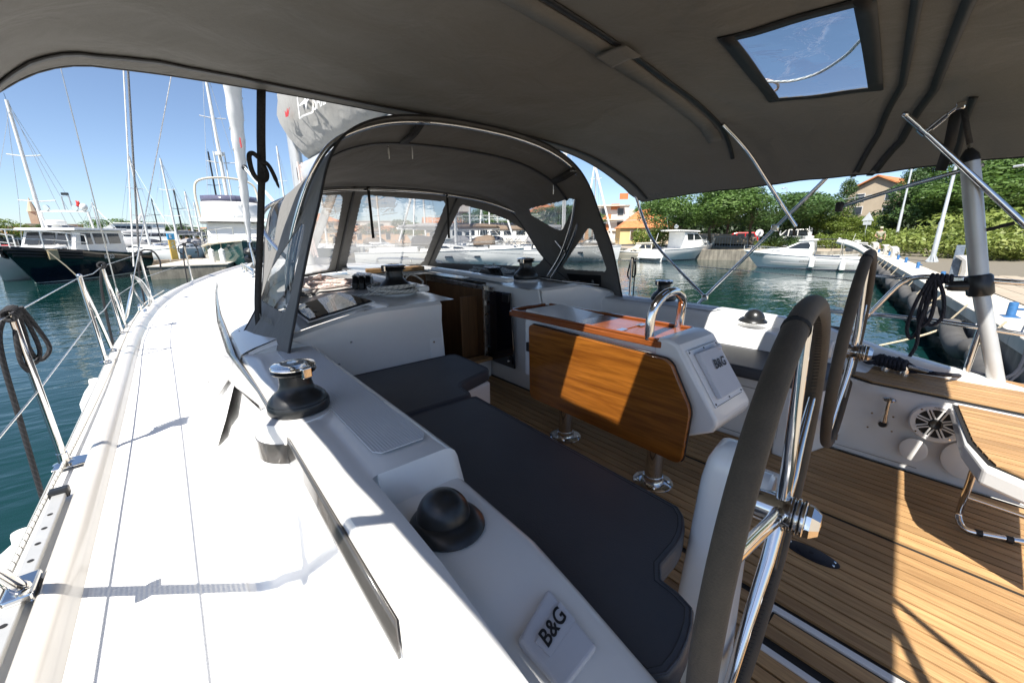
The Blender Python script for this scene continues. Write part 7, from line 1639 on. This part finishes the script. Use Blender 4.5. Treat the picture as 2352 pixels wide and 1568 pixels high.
TREES = [(1562, 572, 430, 4.8, LEAF1, 0, 'broad green tree beside the yellow house'), (1632, 571, 414, 5.8, LEAF1, 1, 'large green tree standing behind the tan covered boat'), (1722, 570, 408, 6.0, LEAF6, 0, 'large green tree above the red car'), (1668, 564, 425, 5.5, LEAF2, 2, 'dark tree filling the gap behind the two large green trees'),
         (1825, 566, 430, 5.0, LEAF6, 1, 'round green tree between the two lamp posts'), (1785, 563, 470, 5.0, LEAF2, 0, 'dark low tree behind the left lamp post'), (1872, 565, 447, 3.6, LEAF3, 4, 'yellow green tree behind the crossing steel tubes'), (1930, 566, 488, 3.2, LEAF3, 0, 'bright yellow green magnolia in front of the hillside house'), (1925, 560, 415, 3, LEAF2, 3, 'dark conifer left of the hillside house'),
         (1975, 563, 500, 4.0, LEAF2, 1, 'dark shrub tree below the hillside house'), (2062, 565, 395, 3.6, LEAF2, 3, 'tall dark cypress right of the hillside house'), (2025, 560, 485, 2.6, LEAF3, 1, 'light green tree beside the dark cypress'), (2100, 563, 372, 4.2, LEAF2, 3, 'tall dark conifer behind the lamp post'), (2165, 566, 382, 6.5, LEAF6, 0, 'big green tree left of the grey pole'), (2242, 568, 362, 6.5, LEAF1, 2, 'big green tree behind the grey pole'), (2320, 570, 348, 7.0, LEAF6, 1, 'big green tree right of the grey pole'), (2390, 572, 340, 8.5, LEAF1, 0, 'big green tree at the right edge of the picture'), (2275, 560, 330, 9, LEAF2, 2, 'dark tree rising behind the right-hand trees'), (2140, 557, 400, 6, LEAF2, 0, 'dark tree behind the black estate car')]
for (u, v, vt, r, mt, kd, lb) in TREES: tree(lb, u, v, vt, r, mt, kd)
for (u, v, dist, vt, r, mt, kd, lb) in ((8, 560, 110, 497, 5, LEAF3, 4, 'thin pale tree at the far left edge'), (128, 560, 125, 508, 6, LEAF2, 4, 'round dark tree behind the bow rail of the dark motor boat'), (262, 560, 120, 497, 5.5, LEAF1, 4, 'round tree right of the radar arch'), (303, 560, 122, 503, 5, LEAF1, 4, 'round tree between halyard and shroud'), (347, 560, 122, 504, 5.5, LEAF2, 4, 'round dark tree behind the slanting shroud'), (378, 560, 122, 515, 5, LEAF1, 4, 'low round tree among the distant masts'), (408, 560, 124, 510, 5.5, LEAF2, 4, 'low tree left of the berth sign'), (445, 560, 124, 517, 5.5, LEAF2, 4, 'low dark tree behind the berth sign'), (470, 560, 124, 520, 4, LEAF1, 4, 'small tree beside the trawler bridge'), (640, 560, 120, 515, 6, LEAF2, 4, 'tree right of the trawler'), (860, 560, 110, 507, 5, LEAF2, 4, 'small tree in the middle of the centre window'), (925, 560, 105, 500, 6, LEAF2, 4, 'dark tree at the right of the centre window'), (955, 560, 100, 507, 6, LEAF1, 4, 'green tree at the right edge of the centre window'), (1105, 560, 80, 480, 6.5, LEAF1, 2, 'tall green tree in the right window'), (1150, 560, 82, 498, 6.5, LEAF1, 0, 'green tree above the excursion ship'), (1200, 560, 80, 508, 5, LEAF2, 4, 'low tree behind the hood leg'), (1290, 560, 62, 462, 6.5, LEAF1, 1, 'green tree in the small upper hood window'), (1425, 560, 88, 525, 4, LEAF2, 4, 'small dark tree beside the unfinished building'), (1500, 560, 98, 448, 6, LEAF1, 1, 'green tree rising behind the yellow house')):
    tree(lb, u, v, vt, r, mt, kd, dist, group='trees along the distant shore')
def bush(label, u, v, r, h, mat, group='bushes by the road'):
    p = PZ(u, v, .9); t = empty('bush', label, 'bush', (p.x, p.y, .88), group)
    key = (5, mat.name)
    if key not in meshes_mat: me = CR[5].copy(); me.materials.append(mat); meshes_mat[key] = me
    c = bpy.data.objects.new('foliage', meshes_mat[key]); C.objects.link(c); c.parent = t; c.location = (0, 0, h*.35); c.scale = (r, r, h*1.1); c.rotation_euler = (0, 0, random.uniform(0, 6)); obj('stem', MB().tube([(0, 0, 0), (0, 0, h*.5)], [.08, .03], 6), BARK, t)
for (u, v, r, h, mt, lb) in ((2068, 577, 2.0, 1.6, LEAF3, 'clipped bright bush beside the lamp post'), (2030, 570, 2.0, 2.2, LEAF3, 'bright bush behind the man'), (1915, 570, 2.2, 1.8, LEAF3, 'bright bush behind the black awning'), (1950, 569, 2.0, 1.7, LEAF3, 'bright bush left of the triangular sign'), (2205, 590, 3.0, 2.0, LEAF4, 'low rosemary-like bush left of the grey pole'), (2160, 582, 2.5, 2.3, LEAF4, 'loose green bush behind the nearest lamp post'), (2270, 583, 4.0, 3.0, LEAF4, 'flowering oleander bush behind the grey pole'), (2330, 585, 4.0, 3.2, LEAF4, 'flowering oleander bush right of the grey pole'), (2395, 590, 4.0, 3.0, LEAF4, 'flowering oleander bush at the right edge'), (2300, 596, 2.4, 1.4, LEAF4, 'low scrub in front of the oleanders'), (2370, 598, 2.4, 1.5, LEAF4, 'low scrub at the right edge'), (1790, 571, 1.8, 1.6, LEAF2, 'dark bush near the octagonal sign'), (1765, 571, 1.4, 1.0, LEAF3, 'small bush beside the red car'), (1500, 570, 2.5, 2.6, LEAF3, 'bright vine bush in front of the yellow house')): bush(lb, u, v, r, h, mt)
for k, (u, dd_) in enumerate(((1560, 78), (1610, 78), (1660, 78), (1710, 78), (1760, 78), (1810, 80), (1865, 82), (1920, 84), (2100, 84), (2170, 82), (2250, 80), (2330, 80), (2400, 80))):  # added dark clumps, standing in for the shade under the crowns
    p = PD(u, 556, dd_); q = proj((p.x, p.y, .9)); bush('%s added dark clump standing in for shade behind the tree trunks, counted from the yellow house' % (ORD[k] if k else 'first'), q[0], q[1], 7, 5.5, LEAF5, 'dark clumps standing in for shade')
# ================================================================ buildings
ROOFT = NT('clay_roof'); ROOFT.set(Roughness=.85); _v = ROOFT.coord(); _w = ROOFT.n('TexWave'); _w.inputs['Scale'].default_value = 2.2; ROOFT.l(_v, _w.inputs[0]); ROOFT.col(ROOFT.ramp(ROOFT.noise(_v, 2.5, 5, .7), [(.25, (.32, .105, .035)), (.55, (.50, .19, .07)), (.8, (.58, .28, .12))])); ROOFT.bump(_w.outputs[0], .4, .05); ROOFT = ROOFT.m
ROOFG = plain('grey_roof', (.36, .32, .26), .85, 0, .2, 3)
def wallm(name, c): return plain(name, c, .9, 0, .12, .7, .2, 20)
WY, WW, WB, WP, WT, WO = wallm('yellow_plaster', (.62, .47, .22)), wallm('white_plaster', (.62, .58, .52)), wallm('beige_plaster', (.46, .38, .28)), wallm('pink_plaster', (.60, .36, .34)), wallm('tan_stone', (.40, .33, .24)), wallm('apricot_plaster', (.58, .38, .24))
BRICK = plain('hollow_brick', (.48, .18, .07), .9, 0, .25, 5); SHUT = plain('brown_shutter', (.10, .055, .04), .7); PANE = plain('dark_pane', (.03, .035, .045), .1); FRAMEW = plain('window_frame', (.62, .62, .60), .6)
def house(label, u, dist, v_eave, v_ridge, w_, dp, wall, roof='hip', rz=0, wins=(3, 2), shutter=False, roofm=None, base_v=None, cat='house', chim=True, zb=.88, extra=0):
    p = PD(u, 555, dist); side, los = cam_side(u); ang = math.atan2(side.y, side.x)+rz
    ze = CZ+(544-.0087*(u-UC)-v_eave)/math.hypot(FPX, 240)*dist*math.cos(math.atan((u-UC)/945)) ; zr_ = CZ+(544-.0087*(u-UC)-v_ridge)/math.hypot(FPX, 240)*dist*math.cos(math.atan((u-UC)/945))
    def fitz(vv):
        lo, hi = -5, 80
        for _ in range(30):
            mid = (lo+hi)/2
            if proj((p.x, p.y, mid))[1] > vv: lo = mid
            else: hi = mid
        return hi
    ze, zr_ = fitz(v_eave), fitz(v_ridge)
    t = empty('building', label, cat, (p.x, p.y, zb), 'buildings round the harbour', ang); h = ze-zb; rh = max(.1, zr_-ze)
    obj('wall', MB().box((0, dp/2, h/2), (w_, dp, h)), wall, t, 0)
    if roof == 'hip':
        e = .4; a, b = -w_/2-e, w_/2+e; c, d = -e, dp+e; q = min(w_, dp)*.45; R = MB().add([(a, c, h), (b, c, h), (b, d, h), (a, d, h), (a+q, dp/2, h+rh), (b-q, dp/2, h+rh)], [(0, 1, 5, 4), (1, 2, 5), (2, 3, 4, 5), (3, 0, 4), (3, 2, 1, 0)]); r_ = obj('roof', R, roofm or ROOFT, t, 0)
    elif roof == 'gable_front':
        e = .5; R = MB().prism([(-w_/2-e, -e, h-.1), (0, -e, h+rh), (w_/2+e, -e, h-.1), (w_/2+e, -e, h+.1), (0, -e, h+rh+.22), (-w_/2-e, -e, h+.1)], (0, dp+2*e, 0)); r_ = obj('roof', R, roofm or ROOFT, t, 0); obj('gable', MB().prism([(-w_/2, 0, h), (w_/2, 0, h), (0, 0, h+rh)], (0, dp, 0)), wall, t, 0)
    elif roof == 'gable':
        e = .4; R = MB().prism([(-w_/2-e, -e, h), (-w_/2-e, dp/2, h+rh), (-w_/2-e, dp+e, h)], (w_+2*e, 0, 0)); r_ = obj('roof', R, roofm or ROOFT, t, 0)
    else: r_ = obj('roof', MB().box((0, dp/2, h+.12), (w_+.3, dp+.3, .24)), roofm or ROOFG, t, 0)
    if chim and roof != 'flat': obj('chimney', MB().box((w_*.2, dp*.5, h+rh*.8), (.6, .6, 1.1)), wall, r_, 0)
    nc, nr = wins
    for j in range(nr):
        for i in range(nc):
            x = (i+.5)/nc*w_-w_/2; z = h*(j+.55)/nr; ww, wh = min(1.1, w_/nc*.5), min(1.5, h/nr*.55)
            f = obj('window', MB().box((x, -.03, z), (ww+.16, .06, wh+.16)), FRAMEW, t, 0); obj('shutter' if shutter else 'pane', MB().box((x, -.075, z), (ww, .04, wh)), SHUT if shutter else PANE, f, 0)
    return t
house('yellow house with hipped clay roof and brown shutters', 1487, 72, 523, 476, 9.0, 9, WY, 'hip', .15, (2, 1), True)
t = house('unfinished white building with bare brick bands left of the yellow house', 1402, 84, 474, 470, 6.5, 9, WW, 'flat', .1, (2, 3))
for k in range(4): obj('brick_patch', MB().box((random.uniform(-2.6, 2.6), -.02, 3+k*1.9), (1.6, .08, 1.1)), BRICK, t, 0)
for z in (4.4, 7.0): obj('balcony_slab', MB().box((-.5, -.5, z), (5.5, 1.0, .18)), WW, t, 0)
house('white house with grey gable roof behind the yellow house', 1447, 96, 498, 478, 8, 9, WW, 'gable', -.1, (2, 2), roofm=ROOFG); house('long white house with grey roof lower on the slope', 1455, 84, 530, 508, 9, 8, WW, 'gable', 0, (3, 1), roofm=ROOFG)
house('tall stone coloured house with orange roof on the wooded slope', 1988, 86, 438, 405, 7.5, 12, WT, 'gable_front', -.35, (2, 4)); house('pink house with clay roof behind the trees', 1758, 80, 505, 488, 8, 8, WP, 'hip', .1, (2, 1))
house('house with clay roof in the small upper hood window', 1260, 78, 488, 466, 8, 9, WT, 'hip', .2, (2, 2)); house('pale apartment block beside the clay roofed house in the upper hood window', 1305, 95, 478, 474, 9, 9, WO, 'flat', 0, (3, 3))
house('apricot house in the right sprayhood window', 1022, 92, 512, 497, 8, 8, WO, 'gable', .1, (3, 1)); t = house('stone water tower with white top rising in the right window', 1062, 104, 484, 480, 3.4, 3.4, WT, 'flat', .3, (1, 1), cat='tower'); obj('tower_top', MB().box((0, 1.7, CZ+(544-476)/945*104*.99-.9), (4.4, 4.4, 2.6)), WW, t, 0); obj('cap', MB().box((0, 1.7, CZ+(544-476)/945*104*.99+.5), (5.2, 5.2, .3)), ROOFG, t, 0)
house('low house with orange roof behind the brown bimini', 860, 118, 531, 518, 26, 9, WO, 'gable', 0, (7, 1)); house('white block on the skyline of the centre window', 880, 140, 509, 507, 18, 9, WW, 'flat', 0, (5, 2)); house('orange roofed house in the left window pane', 742, 112, 508, 488, 9, 9, WO, 'hip', .1, (2, 2)); house('white house at the left of the centre window', 790, 125, 528, 517, 12, 8, WW, 'gable', 0, (4, 1))
house('beige stepped apartment block on the far left shore', 100, 128, 522, 520, 10, 8, WB, 'flat', .1, (4, 2)); house('taller beige block behind the white mast at far left', 140, 132, 517, 515, 8, 8, WB, 'flat', .1, (3, 2)); house('long grey stone building along the far left waterfront', 78, 122, 540, 538, 22, 6, plain('dark_stone', (.20, .175, .15), .9, 0, .2, 2), 'flat', .1, (8, 1)); house('orange roofed house at the far left edge', 35, 140, 532, 520, 14, 8, WW, 'gable', .1, (4, 1)); house('long house with orange roof behind the radar arch', 205, 126, 536, 524, 22, 8, WW, 'gable', .05, (7, 1)); house('orange roofed house behind the round trees', 320, 132, 535, 526, 20, 8, WB, 'gable', 0, (6, 1)); house('orange roofed house right of the slanting shroud', 390, 138, 537, 529, 18, 8, WW, 'gable', 0, (6, 1)); house('house with orange roof behind the trawler bridge', 475, 130, 533, 522, 9, 8, WO, 'hip', 0, (3, 1)); house('row of orange roofed houses between trawler and sprayhood', 640, 130, 535, 524, 18, 8, WW, 'gable', 0, (6, 1))
p = PD(95, 555, 150); t = empty('church_spire', 'thin pointed church spire on the far left skyline', 'spire', (p.x, p.y, .88)); obj('shaft', MB().box((0, 0, 4), (1.3, 1.3, 8)), WB, t, 0); obj('point', MB().lathe([(.9, 8), (.02, 11.2)], (0, 0, 0), seg=8), WB, t, 20)
# wooded rise behind everything
HILL = leafmat('far_wood', (.010, .022, .008), (.018, .034, .012), (.03, .05, .018))
rows = []
for k in range(60):
    a = -25+k*3.0; r = 190; aa = rad(a); h = 3.0+1.5*math.sin(k*.7)+1.8*math.sin(k*1.9+1)+1.2*math.sin(k*4.3)
    if a > 62: h += (a-62)*.12
    c_, s_ = math.sin(aa), math.cos(aa); rows.append([V((c_*r, s_*r, .5)), V((c_*(r+6), s_*(r+6), h*.7)), V((c_*(r+18), s_*(r+18), h)), V((c_*(r+60), s_*(r+60), h*.8))])
hl = MB().grid(rows, flip=True); tag(obj('wooded_hill', hl, HILL, None, 60), kind='structure')
# overhead cable from the trees to the lamp post
tag(obj('overhead_cable', MB().tube(catmull([PD(1340, 515, 60), PD(1560, 497, 58), PD(1800, 478, 58), PD(2050, 440, 56)], 8), .03, 5), GALV), 'pale cable sagging across in front of the large trees', 'cable')
